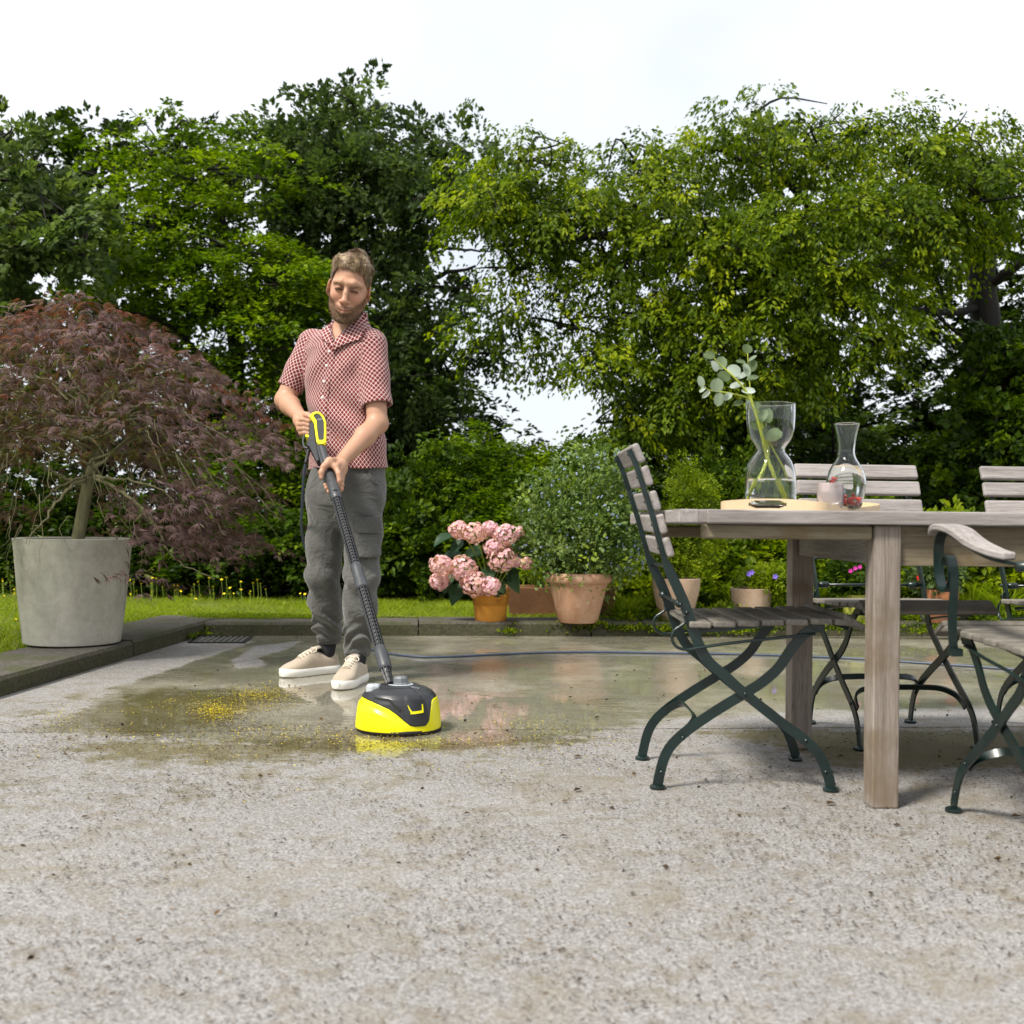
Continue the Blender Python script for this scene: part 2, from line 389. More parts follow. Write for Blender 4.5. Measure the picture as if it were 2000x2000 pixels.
g = G('concrete')
o = g.obj()
ag = g.voro(210, o, 'Color'); agd = g.voro(150, o)
n_big = g.noise(1.6, 5, 0.6); n_mid = g.noise(11, 5, 0.65); n_fine = g.noise(120, 5, 0.75); n_spk = g.noise(230, 3, 0.6)
base = g.ramp(n_big, [(0.3, (0.195, 0.190, 0.184)), (0.7, (0.325, 0.318, 0.314))])
base = g.mix(0.55, base, g.ramp(g.node('ShaderNodeSeparateColor', {0: ag}).outputs[0], [(0, (0.13, 0.115, 0.095)), (0.35, (0.265, 0.252, 0.238)), (1, (0.47, 0.455, 0.442))]))
base = g.mix(g.mr(n_fine, 0.50, 0.62, 0, 0.62), base, (0.12, 0.10, 0.07))
base = g.mix(g.mr(g.noise(2.6, 6, 0.75, dist=0.8), 0.50, 0.66, 0, 0.55), base, (0.21, 0.175, 0.115))
base = g.mix(g.mr(n_mid, 0.50, 0.66, 0, 0.55), base, (0.19, 0.16, 0.11))
base = g.mix(g.mr(n_spk, 0.60, 0.66, 0, 0.85), base, (0.07, 0.055, 0.038))
moss_shade = g.mr(g.math('ADD', g.attr('moss'), g.math('MULTIPLY', g.math('SUBTRACT', g.noise(9, 8, 0.8), 0.5), 1.7)), 0.26, 0.60)
base = g.mix(g.math('MULTIPLY', moss_shade, 0.8), base, g.ramp(n_fine, [(0.35, (0.05, 0.042, 0.012)), (0.65, (0.17, 0.14, 0.04))]))
wetf = g.mr(g.math('ADD', g.attr('wet'), g.math('MULTIPLY', g.math('SUBTRACT', g.noise(4.5, 8, 0.72), 0.5), 1.0)), 0.38, 0.66)
puddle = g.math('MULTIPLY', wetf, g.mr(g.math('ADD', g.math('MULTIPLY', g.noise(1.7, 3, 0.5), 0.75), g.math('MULTIPLY', g.noise(9, 4, 0.6), 0.25)), 0.36, 0.52))
wet_reflect = g.mix(1.0, base, (1.0, 0.97, 0.76), 'MULTIPLY')  # multiply puts the olive of reflected greenery into the wet colour
base = g.mix(g.math('MULTIPLY', wetf, 0.9), base, wet_reflect)
rough = g.math('SUBTRACT', 0.85, g.math('ADD', g.math('MULTIPLY', wetf, 0.38), g.math('MULTIPLY', puddle, 0.10)))
hgt = g.math('ADD', g.math('MULTIPLY', agd, 0.9), g.math('MULTIPLY', n_fine, 1.2))
dry_b = g.bump(hgt, 0.55, 0.004)
flat = g.node('ShaderNodeNewGeometry').outputs['Normal']
wav = g.bump(g.math('MULTIPLY', g.noise(16, 3, 0.55, g.mapping(g.obj(), (1.0, 1.6, 1.0))), g.mr(g.noise(1.3, 2, 0.5), 0.50, 0.64, 0.03, 1.0)), 1.0, 0.0065)
nrm = g.mix(puddle, dry_b, wav)
g.set(color=base, rough=rough, spec=g.math('ADD', 0.3, g.math('MULTIPLY', wetf, 0.35)), normal=nrm)
g.set(coat=g.math('ADD', g.math('MULTIPLY', puddle, 0.6), g.math('MULTIPLY', wetf, 0.4)), coat_rough=0.02)
g.nt.links.new(wav, g.b.inputs['Coat Normal'])
M['concrete'] = g.m

g = G('kerb_stone'); n = g.noise(5, 5, 0.65); n2 = g.noise(60, 4, 0.7)
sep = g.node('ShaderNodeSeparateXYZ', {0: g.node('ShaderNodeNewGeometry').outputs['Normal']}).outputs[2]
c = g.ramp(n2, [(0.3, (0.035, 0.030, 0.023)), (0.7, (0.13, 0.115, 0.095))])
c = g.mix(g.mr(n, 0.46, 0.62, 0, 0.8), c, (0.05, 0.055, 0.014))
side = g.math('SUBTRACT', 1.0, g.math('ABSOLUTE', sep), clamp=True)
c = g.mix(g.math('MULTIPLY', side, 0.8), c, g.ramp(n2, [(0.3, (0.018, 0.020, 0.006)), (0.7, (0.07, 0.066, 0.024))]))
g.set(color=c, rough=0.85, normal=g.bump(g.math('ADD', n2, n), 0.6, 0.008)); M['kerb_stone'] = g.m
g = G('ground_soil'); n = g.noise(3, 6, 0.7); g.set(color=g.ramp(n, [(0.35, (0.03, 0.028, 0.012)), (0.6, (0.05, 0.07, 0.015))]), rough=1.0); M['ground_soil'] = g.m
g = G('lawn_base'); n = g.noise(9, 6, 0.7); g.set(color=g.ramp(n, [(0.3, (0.05, 0.06, 0.014)), (0.55, (0.14, 0.17, 0.014)), (0.8, (0.22, 0.21, 0.03))]), rough=1.0, normal=g.bump(g.noise(60, 3), 0.8, 0.02)); M['lawn_base'] = g.m
g = G('moss'); n = g.noise(30, 5, 0.7); g.set(color=g.ramp(n, [(0.3, (0.05, 0.06, 0.008)), (0.7, (0.26, 0.25, 0.02))]), rough=1.0, normal=g.bump(n, 0.8, 0.02)); M['moss'] = g.m

# ground to the horizon
grd = mk('ground', [(-250, -60, -0.14), (250, -60, -0.14), (250, 400, -0.14), (-250, 400, -0.14)], [(0, 1, 2, 3)], M['ground_soil']); tag(grd, kind='structure')

# patio: a base with two concrete slabs that meet in a joint
pat = mk('patio', [(-3.2, -4, -0.06), (9, -4, -0.06), (9, 7.6, -0.06), (-3.2, 7.6, -0.06)], [(0, 1, 2, 3)], M['ground_soil']); tag(pat, kind='structure')
jA = gnd(600, 1427); jB = gnd(1700, 1421); js = (jB.y - jA.y) / (jB.x - jA.x)
def yj(x): return jA.y + js * (x - jA.x)
def slab(y0f, y1f, name):
    xs = np.arange(-3.0, 8.81, 0.055); nv = 90
    X, T = np.meshgrid(xs, np.linspace(0, 1, nv), indexing='ij')
    Y = y0f(X) * (1 - T) + y1f(X) * T
    Z = np.zeros_like(X)
    V = np.stack([X, Y, Z], -1).reshape(-1, 3); n = len(xs)
    I = np.arange(n * nv).reshape(n, nv)
    F = np.stack([I[:-1, :-1], I[1:, :-1], I[1:, 1:], I[:-1, 1:]], -1).reshape(-1, 4)
    # skirt at the joint so that the slab has an edge
    V2 = V.copy(); at_ = slab_attrs(V)
    vv = [V]; ff = [F]; k = len(V)
    for edge in (I[:, 0], I[:, -1]):
        low = V[edge].copy(); low[:, 2] = -0.05
        vv.append(low); m = len(edge); lo = np.arange(k, k + m)
        ff.append(np.stack([edge[:-1], edge[1:], lo[1:], lo[:-1]], -1)); k += m
        at_ = {q: (dt, np.concatenate([a, a[edge] * 0 - (1 if q == 'wet' else 0)])) for q, (dt, a) in at_.items()}
    o = mk(name, np.concatenate(vv), np.concatenate(ff), M['concrete'], pat, attrs=at_)
    o.data.polygons.foreach_set('use_smooth', np.zeros(len(o.data.polygons), dtype=bool)); return o
slab(lambda x: x * 0 - 3.5, lambda x: yj(x) - 0.006, 'slab')
slab(lambda x: yj(x) + 0.006, lambda x: x * 0 + 7.4, 'slab')

# kerb: single stones with joints
kerb = empty('kerb', (0, 0, 0)); kerb['kind'] = 'structure'
KC = Vector((-1.78, 6.77, 0)); KL = Vector((-0.0815, -1, 0)).normalized(); KB = Vector((1, 0.09, 0)).normalized(); KH = 0.08
def kerb_piece(a, b, outn, w0, w1):
    """stone from a to b (inner foot line), width w towards outn"""
    d = (b - a).normalized(); a = a + d * 0.004; b = b - d * 0.004
    j = [rng.uniform(-0.004, 0.004) for _ in range(4)]
    h = KH + rng.uniform(-0.004, 0.004)
    m = MB(); n = 6; rows = []
    for i in range(n + 1):
        p = a.lerp(b, i / n); w = w0 + (w1 - w0) * i / n; e = rng.uniform(-0.003, 0.003)
        rows.append([p + Vector((0, 0, -0.05)), p + outn * (0.002 + e) + Vector((0, 0, h - 0.015)), p + outn * (0.014 + e) + Vector((0, 0, h)), p + outn * (w - 0.01) + Vector((0, 0, h - 0.003)), p + outn * w + Vector((0, 0, h - 0.02)), p + outn * w + Vector((0, 0, -0.05))])
    V = [q for r in rows for q in r]; F = []
    for i in range(n):
        for k in range(5): F.append((i * 6 + k, i * 6 + k + 1, (i + 1) * 6 + k + 1, (i + 1) * 6 + k))
    F += [tuple(reversed(range(6))), tuple(n * 6 + k for k in range(6))]
    m.add(V, F); return m.build('kerb_stone', M['kerb_stone'], kerb)
OB = Vector((-KB.y, KB.x, 0)); OL = Vector((KL.y, -KL.x, 0)); OL = OL if OL.x < 0 else -OL
cuts = [0.0, 1.24, 2.27, 3.3, 4.32, 5.35, 6.38, 7.4, 8.4]
for i in range(len(cuts) - 1): kerb_piece(KC + KB * cuts[i], KC + KB * cuts[i + 1], OB, 0.36, 0.36)
cl = [-0.36, 1.0, 2.62, 4.1, 5.6, 7.1, 8.6]
for i in range(len(cl) - 1): kerb_piece(KC + KL * cl[i] , KC + KL * cl[i + 1], OL, 0.40, 0.42)

# lawn around the patio (left of the side kerb, behind the back kerb)
def sheet(name, quad_pts, nx, ny, mat, zf):
    a, b, c, d = [np.array(p, float) for p in quad_pts]; V = []
    for i in range(nx + 1):
        for j in range(ny + 1):
            s_, t = i / nx, j / ny; p = (a * (1 - s_) + b * s_) * (1 - t) + (d * (1 - s_) + c * s_) * t
            V.append((p[0], p[1], zf(p[0], p[1])))
    F = np.array([(i * (ny + 1) + j, (i + 1) * (ny + 1) + j, (i + 1) * (ny + 1) + j + 1, i * (ny + 1) + j + 1) for i in range(nx) for j in range(ny)])
    o = mk(name, V, F, mat, smooth=True); return tag(o, kind='structure')
def lawn_z(x, y): return 0.066 + 0.012 * math.sin(x * 3.1 + y) * math.sin(y * 2.3 - x)
b0 = KC + OB * 0.352 + OL * 0.395; b1 = KC + OB * 0.352 + KB * 8.5
sheet('lawn', [b0.xy[:], b1.xy[:], (40, 60), (-40, 60)], 60, 60, M['lawn_base'], lawn_z)
l0 = b0; l1 = KC + OL * 0.41 + KL * 8.5
sheet('lawn', [l1.xy[:], l0.xy[:], (-40, 60), (-40, -3)], 40, 60, M['lawn_base'], lawn_z)

# ------------------------------------------------------------------ scatter tools
def ribbons(base, dirv, side, L, W, bend, tint, seg=2):
    """grass-like blades: base (n,3), dir (n,3) unit, side (n,3) unit; returns V,F,tint"""
    n = len(base); rows = []
    for i in range(seg + 1):
        t = i / seg; c = base + dirv * (L * t)[:, None] + bend * (t * t * L)[:, None]
        w = (W * (1 - t) * (1 if i else 1))[:, None]
        if i == seg: rows.append(c)
        else: rows.append(c - side * w * 0.5); rows.append(c + side * w * 0.5)
    V = np.stack(rows, 1); k = V.shape[1]
    F = []
    for i in range(seg - 1): F.append([2 * i, 2 * i + 1, 2 * i + 3, 2 * i + 2])
    b = np.arange(n)[:, None] * k
    Fq = np.concatenate([b + np.array(f)[None] for f in F]) if F else np.zeros((0, 4), int)
    tip = b + np.array([2 * (seg - 1), 2 * (seg - 1) + 1, k - 1, k - 1])[None]
    # keep quads only (last one is a thin quad near the tip)
    Vt = V.reshape(-1, 3)
    F3 = b + np.array([2 * (seg - 1), 2 * (seg - 1) + 1, k - 1])[None]
    tri = np.concatenate([Fq[:, [0, 1, 2]], Fq[:, [0, 2, 3]], F3]) if len(Fq) else F3
    return Vt, tri, np.repeat(tint, k)
def unit(a): return a / (np.linalg.norm(a, axis=-1, keepdims=True) + 1e-12)
def leaves(P, D, N, L, W, tint, fold=0.25, droop=0.0):
    """folded rhombic leaves. P base (n,3), D direction, N normal; two triangles each"""
    D = unit(D); S = unit(np.cross(D, N)); Nn = np.cross(S, D)
    L = np.broadcast_to(np.asarray(L, float), (len(P),))[:, None]; W = np.broadcast_to(np.asarray(W, float), (len(P),))[:, None]
    tip = P + D * L - Nn * L * droop
    mid = P + D * L * 0.45
    a = mid + S * W * 0.5 + Nn * W * fold; b = mid - S * W * 0.5 + Nn * W * fold
    V = np.stack([P, a, tip, b], 1).reshape(-1, 3)
    i = np.arange(len(P))[:, None] * 4
    F = np.concatenate([i + np.array([[0, 1, 2]]), i + np.array([[0, 2, 3]])])
    return V, F, np.repeat(np.clip(tint, 0, 1), 4)
def join(parts):
    vs, fs, ts, k = [], [], [], 0
    for V, F, T in parts: vs.append(V); fs.append(F + k); ts.append(T); k += len(V)
    return np.concatenate(vs), np.concatenate(fs), np.concatenate(ts)
def leafobj(name, parts, mat, parent=None, kind=None, local=False, smooth=False):
    V, F, T = join(parts) if isinstance(parts, list) else parts
    return mk(name, V, F, mat, parent, smooth, {'tint': ('FLOAT', T)}, kind, local)

# grass
def in_lawn(P):
    d1 = (P - np.array(KC.xy + OB.xy * 0.36)) @ np.array(OB.xy); d2 = (P - np.array(KC.xy + OL.xy * 0.40)) @ np.array(OL.xy)
    return (d1 > 0) | (d2 > 0)
def grass_patch(n, x0, x1, y0, y1, h0, h1, r):
    P = np.stack([r.uniform(x0, x1, n), r.uniform(y0, y1, n)], 1); P = P[in_lawn(P)]
    cl_ = np.sin(P[:, 0] * 9 + 3 * np.sin(P[:, 1] * 5)) * np.sin(P[:, 1] * 11 + P[:, 0] * 4)
    n = len(P); base = np.concatenate([P, np.full((n, 1), 0.06)], 1)
    a = r.uniform(0, 6.28, n); d = unit(np.stack([np.cos(a) * 0.35, np.sin(a) * 0.35, np.ones(n)], 1))
    a2 = r.uniform(0, 6.28, n); side = np.stack([np.cos(a2), np.sin(a2), np.zeros(n)], 1)
    bend = np.stack([np.cos(a) * 0.5, np.sin(a) * 0.5, -0.25 * np.ones(n)], 1)
    L = r.uniform(h0, h1, n) * (1 + 0.35 * cl_); W = r.uniform(0.004, 0.008, n)
    return ribbons(base, d, side, L, W, bend, np.clip(r.beta(2, 2, n) * 0.9 + 0.1 * cl_ + (r.random(n) > 0.96) * 0.5, 0, 1))
r_ = np.random.default_rng(11)
leafobj('grass', [grass_patch(26000, -4.2, -2.2, 4.9, 8.6, 0.03, 0.075, r_), grass_patch(42000, -2.4, 1.2, 7.0, 8.7, 0.02, 0.055, r_), grass_patch(16000, 1.2, 4.2, 7.2, 8.6, 0.025, 0.07, r_)], M['grass'], kind='stuff')
# ------------------------------------------------------------------ TREES AND SHRUBS
HOLES = [(1100, 640, 65, 50, .7), (915, 498, 62, 36, .95), (1010, 565, 60, 45, .65), (1160, 570, 40, 30, .5), (820, 440, 30, 22, .6), (1085, 800, 100, 48, 1.0), (960, 750, 40, 30, .5), (900, 655, 22, 40, .5), (990, 700, 40, 20, .5), (1150, 720, 30, 20, .5), (420, 672, 60, 26, .85), (470, 730, 30, 30, .75), (505, 790, 25, 25, .7), (490, 375, 40, 26, .8), (180, 370, 40, 30, .6), (90, 560, 40, 18, .7), (160, 555, 30, 16, .7), (330, 560, 22, 22, .6), (1240, 380, 30, 22, .6), (1730, 770, 50, 40, .5), (1480, 660, 40, 30, .5), (1150, 470, 50, 26, .6), (1330, 545, 40, 24, .5), (640, 620, 24, 40, .6), (380, 470, 30, 24, .5), (850, 560, 26, 60, .6), (1560, 555, 26, 30, .4)]
for _ in range(90):
    HOLES.append((rng.uniform(0, 2000), rng.uniform(340, 760), rng.uniform(9, 20), rng.uniform(8, 15), .9))
def hole_keep(P, r):
    """airy places in the canopy where the sky shows through (thinner foliage there, at any depth)"""
    px = 1000 + P[..., 0] / P[..., 1] * FPX; py = CY - (P[..., 2] - CAM_H) / P[..., 1] * FPX; k = np.zeros(P.shape[:-1])
    for hx_, hy2, rx, ry, w in HOLES:
        k = np.maximum(k, w * np.clip(1.6 - np.sqrt(((px - hx_) / rx) ** 2 + ((py - hy2) / ry) ** 2), 0, 1))
    return (r.random(P.shape[:-1]) > k) | (P[..., 1] < 9.0)
def crown(blobs, nleaf, L, ratio, r, style='layer', per=46, spray=0.34, tshift=0.0, shell=0.55):
    """blobs: (px, py, rx_px, ry_px, Y, depth_radius_m, weight). Leaves sit on sprays spread through ellipsoids."""
    parts = []
    vol = np.array([b[2] * b[3] * (b[6] if len(b) > 6 else 1) for b in blobs], float); vol /= vol.sum()
    for b, w in zip(blobs, vol):
        cx, cy, rx, ry, Y, rd = b[:6]
        c = np.array(at(cx, cy, Y)); sx = rx * Y / FPX; sz = ry * Y / FPX
        ns = max(3, int(nleaf * w / per))
        q = unit(r.normal(size=(ns, 3))) * (r.random((ns, 1)) ** shell)
        C = c + q * np.array([sx, rd, sz])
        out = unit(q * np.array([1, 1, 1.0]) + r.normal(size=(ns, 3)) * 0.45)
        st = np.clip(r.normal(0.42, 0.22, ns) + tshift, 0, 1)          # a spray's own hue (age of its leaves)
        if style == 'layer':
            D = out.copy(); D[:, 2] = D[:, 2] * 0.18 - 0.12; D = unit(D); N = unit(np.array([0, 0, 1.0]) + r.normal(size=(ns, 3)) * 0.22)
        elif style == 'hang':
            D = out.copy(); D[:, 2] = -0.5 + 0.5 * D[:, 2]; D = unit(D); N = unit(out * np.array([1, 1, 0.4]) + np.array([0, 0, 0.5]) + r.normal(size=(ns, 3)) * 0.3)
        else:
            D = unit(out + r.normal(size=(ns, 3)) * 0.4); N = unit(np.array([0, 0, 0.7]) + r.normal(size=(ns, 3)) * 0.6)
        S = unit(np.cross(D, N)); N = np.cross(S, D)
        LL = spray * r.uniform(0.5, 1.3, ns)
        k = per; t = r.random((ns, k)); sgn = np.where(r.random((ns, k)) > 0.5, 1.0, -1.0); off = r.random((ns, k)) * (1 - 0.55 * t) * 0.42
        sag = -0.25 * t ** 2
        P = C[:, None] + D[:, None] * (LL[:, None] * t)[..., None] + S[:, None] * (sgn * off * LL[:, None])[..., None] + N[:, None] * (r.normal(size=(ns, k)) * 0.02)[..., None]
        P[..., 2] += sag * LL[:, None]
        ld = D[:, None] * 0.75 + S[:, None] * (sgn * 0.75)[..., None] + r.normal(size=(ns, k, 3)) * 0.28
        if style == 'hang': ld[..., 2] -= 0.6
        ln = N[:, None] + r.normal(size=(ns, k, 3)) * 0.38
        tt = st[:, None] + r.normal(size=(ns, k)) * 0.13
        lf = L * r.uniform(0.6, 1.25, ns * k)
        kp = hole_keep(P.reshape(-1, 3), r)
        parts.append(leaves(P.reshape(-1, 3)[kp], ld.reshape(-1, 3)[kp], ln.reshape(-1, 3)[kp], lf[kp], lf[kp] * ratio, tt.ravel()[kp]))
    return parts
def limb(m, pts, r0, r1, n=7, k=6, wob=0.0, r=None):
    P = spline(pts, k)
    if wob:
        r = r or rng
        P = [p + np.array([r.normal(), r.normal(), r.normal()]) * wob for p in P]
    m.tube(P, list(np.linspace(r0, r1, len(P))), n)
    return P
def tree(name, label, cat, root_px, Y, trunk, limbs, blobs, nleaf, L, ratio, mat, seed, style='layer', bark='bark_dark', group=None, twigs=True, **kw):
    r = np.random.default_rng(seed)
    base = at(root_px[0], root_px[1], Y); base = Vector((base.x, base.y, 0.02 if 'z0' not in kw else kw['z0'])); kw.pop('z0', None)
    root = empty(name, base, 0, label, cat, group)
    if trunk:
        m = MB(); limb(m, trunk[0], trunk[1], trunk[2], 9)
        m.v = [tuple(np.array(v) - np.array(base)) for v in m.v]
        mk('trunk', m.v, m.f, M[bark], root, True)
    if limbs or twigs:
        m = MB()
        for pts, r0, r1 in limbs: limb(m, pts, r0, r1, 6, 5, 0.008, r)
        if twigs:
            for b in blobs:
                c = np.array(at(b[0], b[1], b[4])); s_ = np.array([b[2] * b[4] / FPX, b[5], b[3] * b[4] / FPX])
                for _ in range(int(5 + b[2] * b[3] / 2600)):
                    a = c + unit(r.normal(size=3)) * s_ * 0.25; e = c + unit(r.normal(size=3)) * s_ * 0.92
                    mid = (a + e) / 2 + r.normal(size=3) * 0.10
                    limb(m, [a, mid, e], 0.016, 0.004, 4, 3)
        if m.v:
            m.v = [tuple(np.array(v) - np.array(base)) for v in m.v]
            mk('branches', m.v, m.f, M[bark], root, True)
    leafobj('crown', crown(blobs, nleaf, L, ratio, r, style, **kw), M[mat], root)
    return root
def A(x, y, Y): return tuple(at(x, y, Y))

# far screen of trees (dark, behind everything)
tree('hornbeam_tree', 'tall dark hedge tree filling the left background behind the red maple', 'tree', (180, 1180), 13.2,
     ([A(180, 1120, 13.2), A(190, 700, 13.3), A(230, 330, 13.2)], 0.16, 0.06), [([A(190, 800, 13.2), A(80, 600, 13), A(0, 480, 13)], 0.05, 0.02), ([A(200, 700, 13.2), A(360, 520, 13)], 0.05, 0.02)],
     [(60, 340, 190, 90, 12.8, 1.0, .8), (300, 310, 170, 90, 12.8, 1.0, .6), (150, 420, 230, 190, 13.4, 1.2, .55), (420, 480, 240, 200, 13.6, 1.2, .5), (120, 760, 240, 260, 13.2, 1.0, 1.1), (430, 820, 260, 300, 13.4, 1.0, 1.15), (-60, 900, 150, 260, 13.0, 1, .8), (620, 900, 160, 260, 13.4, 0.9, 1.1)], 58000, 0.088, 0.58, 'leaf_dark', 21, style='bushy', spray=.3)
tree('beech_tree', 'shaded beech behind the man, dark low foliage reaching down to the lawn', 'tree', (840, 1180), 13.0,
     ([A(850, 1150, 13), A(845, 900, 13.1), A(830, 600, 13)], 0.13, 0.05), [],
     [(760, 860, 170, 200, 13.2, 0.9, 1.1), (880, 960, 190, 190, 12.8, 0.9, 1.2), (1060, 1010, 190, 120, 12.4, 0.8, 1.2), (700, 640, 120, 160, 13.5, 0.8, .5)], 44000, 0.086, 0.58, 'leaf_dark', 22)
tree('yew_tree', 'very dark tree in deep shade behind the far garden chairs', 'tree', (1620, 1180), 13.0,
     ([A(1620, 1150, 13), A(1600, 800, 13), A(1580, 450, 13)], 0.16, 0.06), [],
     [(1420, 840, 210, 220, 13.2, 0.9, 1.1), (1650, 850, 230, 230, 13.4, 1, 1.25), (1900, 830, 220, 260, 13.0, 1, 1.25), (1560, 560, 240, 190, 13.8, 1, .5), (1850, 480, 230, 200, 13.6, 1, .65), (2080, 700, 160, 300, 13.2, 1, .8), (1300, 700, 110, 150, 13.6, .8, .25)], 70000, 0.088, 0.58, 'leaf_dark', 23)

# oak with crooked dark limbs, upper middle
tree('oak_tree', 'grey green oak with crooked dark limbs spreading above and right of the man', 'tree', (560, 1180), 12.0,
     ([A(566, 1120, 12), A(560, 800, 12), A(548, 620, 12), A(546, 490, 12)], 0.17, 0.10),
     [([A(546, 500, 12), A(541, 440, 11.9), A(556, 380, 11.8), A(540, 300, 11.8)], 0.085, 0.04),
      ([A(556, 520, 12), A(600, 462, 11.8), A(660, 420, 11.6), A(760, 400, 11.4), A(850, 388, 11.3), A(920, 350, 11.2)], 0.075, 0.02),
      ([A(650, 425, 11.6), A(690, 370, 11.5), A(730, 300, 11.5)], 0.04, 0.015), ([A(700, 640, 12), A(780, 600, 11.6), A(840, 545, 11.4), A(930, 520, 11.2)], 0.06, 0.012),
      ([A(790, 590, 11.6), A(850, 560, 11.4), A(960, 570, 11.2)], 0.03, 0.01), ([A(560, 700, 12), A(640, 660, 11.8), A(740, 625, 11.6)], 0.07, 0.03), ([A(850, 480, 11.4), A(900, 488, 11.3), A(960, 492, 11.2)], 0.022, 0.008)],
     [(600, 390, 110, 70, 11.4, .7, 1.1), (720, 350, 130, 60, 11.6, .8, 1.0), (850, 370, 100, 60, 11.3, .6, .9), (700, 480, 150, 80, 11.9, .8, 1.1), (800, 450, 90, 70, 11.5, .6, .8), (800, 620, 110, 90, 11.6, .7, .8),
      (770, 740, 140, 90, 11.4, .7, 1.1), (880, 690, 90, 70, 11.6, .6, .6), (900, 590, 70, 50, 11.4, .5, .45), (970, 690, 60, 40, 11.5, .4, .3), (640, 300, 200, 70, 11.8, .9, .9), (700, 230, 130, 60, 11.9, .8, .6), (850, 290, 120, 60, 11.6, .8, .6), (520, 330, 90, 70, 11.6, .7, .8), (600, 560, 100, 120, 12.4, .7, .9)],
     60000, 0.064, 0.62, 'leaf_oak', 24, 'bushy', per=40, spray=0.28)
# hornbeam in front with layered bright sprays
tree('hornbeam_tree', 'fresh green hornbeam with flat layered sprays between maple and man', 'tree', (470, 1180), 10.6,
     ([A(470, 1140, 10.6), A(468, 800, 10.6), A(440, 500, 10.7), A(420, 320, 10.7)], 0.09, 0.03),
     [([A(465, 900, 10.6), A(560, 760, 10.3), A(640, 700, 10.1)], 0.03, 0.01), ([A(460, 760, 10.6), A(330, 640, 10.2), A(220, 600, 10)], 0.03, 0.01)],
     [(330, 430, 150, 90, 10.4, .6, .7), (460, 500, 140, 60, 10.2, .5, 1.0), (560, 560, 110, 60, 10.1, .45, 1.1), (380, 590, 150, 50, 10.2, .5, .9), (520, 660, 120, 55, 10.0, .45, 1.0), (250, 520, 140, 70, 10.4, .5, .7),
      (440, 720, 120, 70, 10.3, .45, .8), (560, 790, 90, 80, 10.2, .45, .9), (520, 930, 110, 120, 10.0, .5, 1.0), (600, 1040, 110, 90, 9.8, .4, 1.0), (420, 350, 170, 80, 10.6, .6, .6), (130, 640, 130, 70, 10.6, .5, .6), (330, 280, 150, 60, 10.8, .6, .4)],
     62000, 0.055, 0.58, 'leaf_hornbeam', 25, 'layer', per=52, spray=0.42, tshift=0.12)
tree('oak_tree', 'blue green oak bough reaching in at the upper left corner', 'tree', (-160, 1180), 9.6,
     ([A(-160, 1150, 9.6), A(-150, 800, 9.6), A(-110, 500, 9.6)], 0.14, 0.08), [([A(-120, 540, 9.6), A(0, 480, 9.4), A(110, 430, 9.2)], 0.05, 0.01), ([A(-140, 700, 9.6), A(-20, 640, 9.4), A(40, 600, 9.3)], 0.04, 0.01)],
     [(30, 470, 90, 70, 9.3, .45, 1.1), (120, 430, 75, 70, 9.3, .4, 1.0), (60, 360, 100, 55, 9.4, .45, .8), (150, 490, 50, 40, 9.2, .3, .8), (10, 620, 60, 80, 9.3, .4, 1.1), (-60, 520, 100, 160, 9.5, .5, 1.0), (-10, 290, 110, 60, 9.5, .5, .6)],
     15000, 0.07, 0.62, 'leaf_oak', 26, 'bushy', per=40, spray=0.24, tshift=0.25)

# big light tree, right
RT = [(1080, 420, 170, 80, 9.6, .7, .95), (960, 400, 110, 70, 9.4, .5, 1.0), (1010, 520, 90, 50, 9.4, .4, .75), (990, 620, 90, 60, 9.7, .35, .6), (1250, 420, 190, 90, 9.7, .8, 1.1), (1180, 530, 120, 60, 9.5, .5, .8), (1400, 500, 180, 90, 9.4, .7, 1.15), (1560, 460, 170, 90, 9.3, .7, 1.15),
      (1640, 560, 150, 70, 9.2, .6, 1.1), (1450, 620, 180, 70, 9.3, .6, 1.0), (1280, 620, 150, 70, 9.4, .5, 1.0), (1110, 640, 110, 60, 9.5, .4, .75), (1200, 720, 130, 60, 9.4, .5, .9), (1360, 740, 150, 60, 9.3, .5, .85),
      (1560, 700, 150, 55, 9.4, .5, .7), (1740, 430, 150, 90, 9.4, .7, 1.0), (1890, 400, 130, 80, 9.5, .7, .9), (1700, 660, 120, 50, 9.2, .5, .6), (1280, 320, 220, 60, 9.8, .8, .8), (1560, 310, 220, 70, 9.7, .8, .8), (1800, 290, 180, 70, 9.7, .8, .7), (1010, 310, 130, 60, 9.6, .6, .6), (1480, 240, 150, 60, 9.8, .7, .6), (1900, 330, 120, 90, 9.7, .7, .9), (1700, 250, 110, 50, 9.8, .6, .5), (1250, 820, 110, 60, 9.4, .4, .8)]
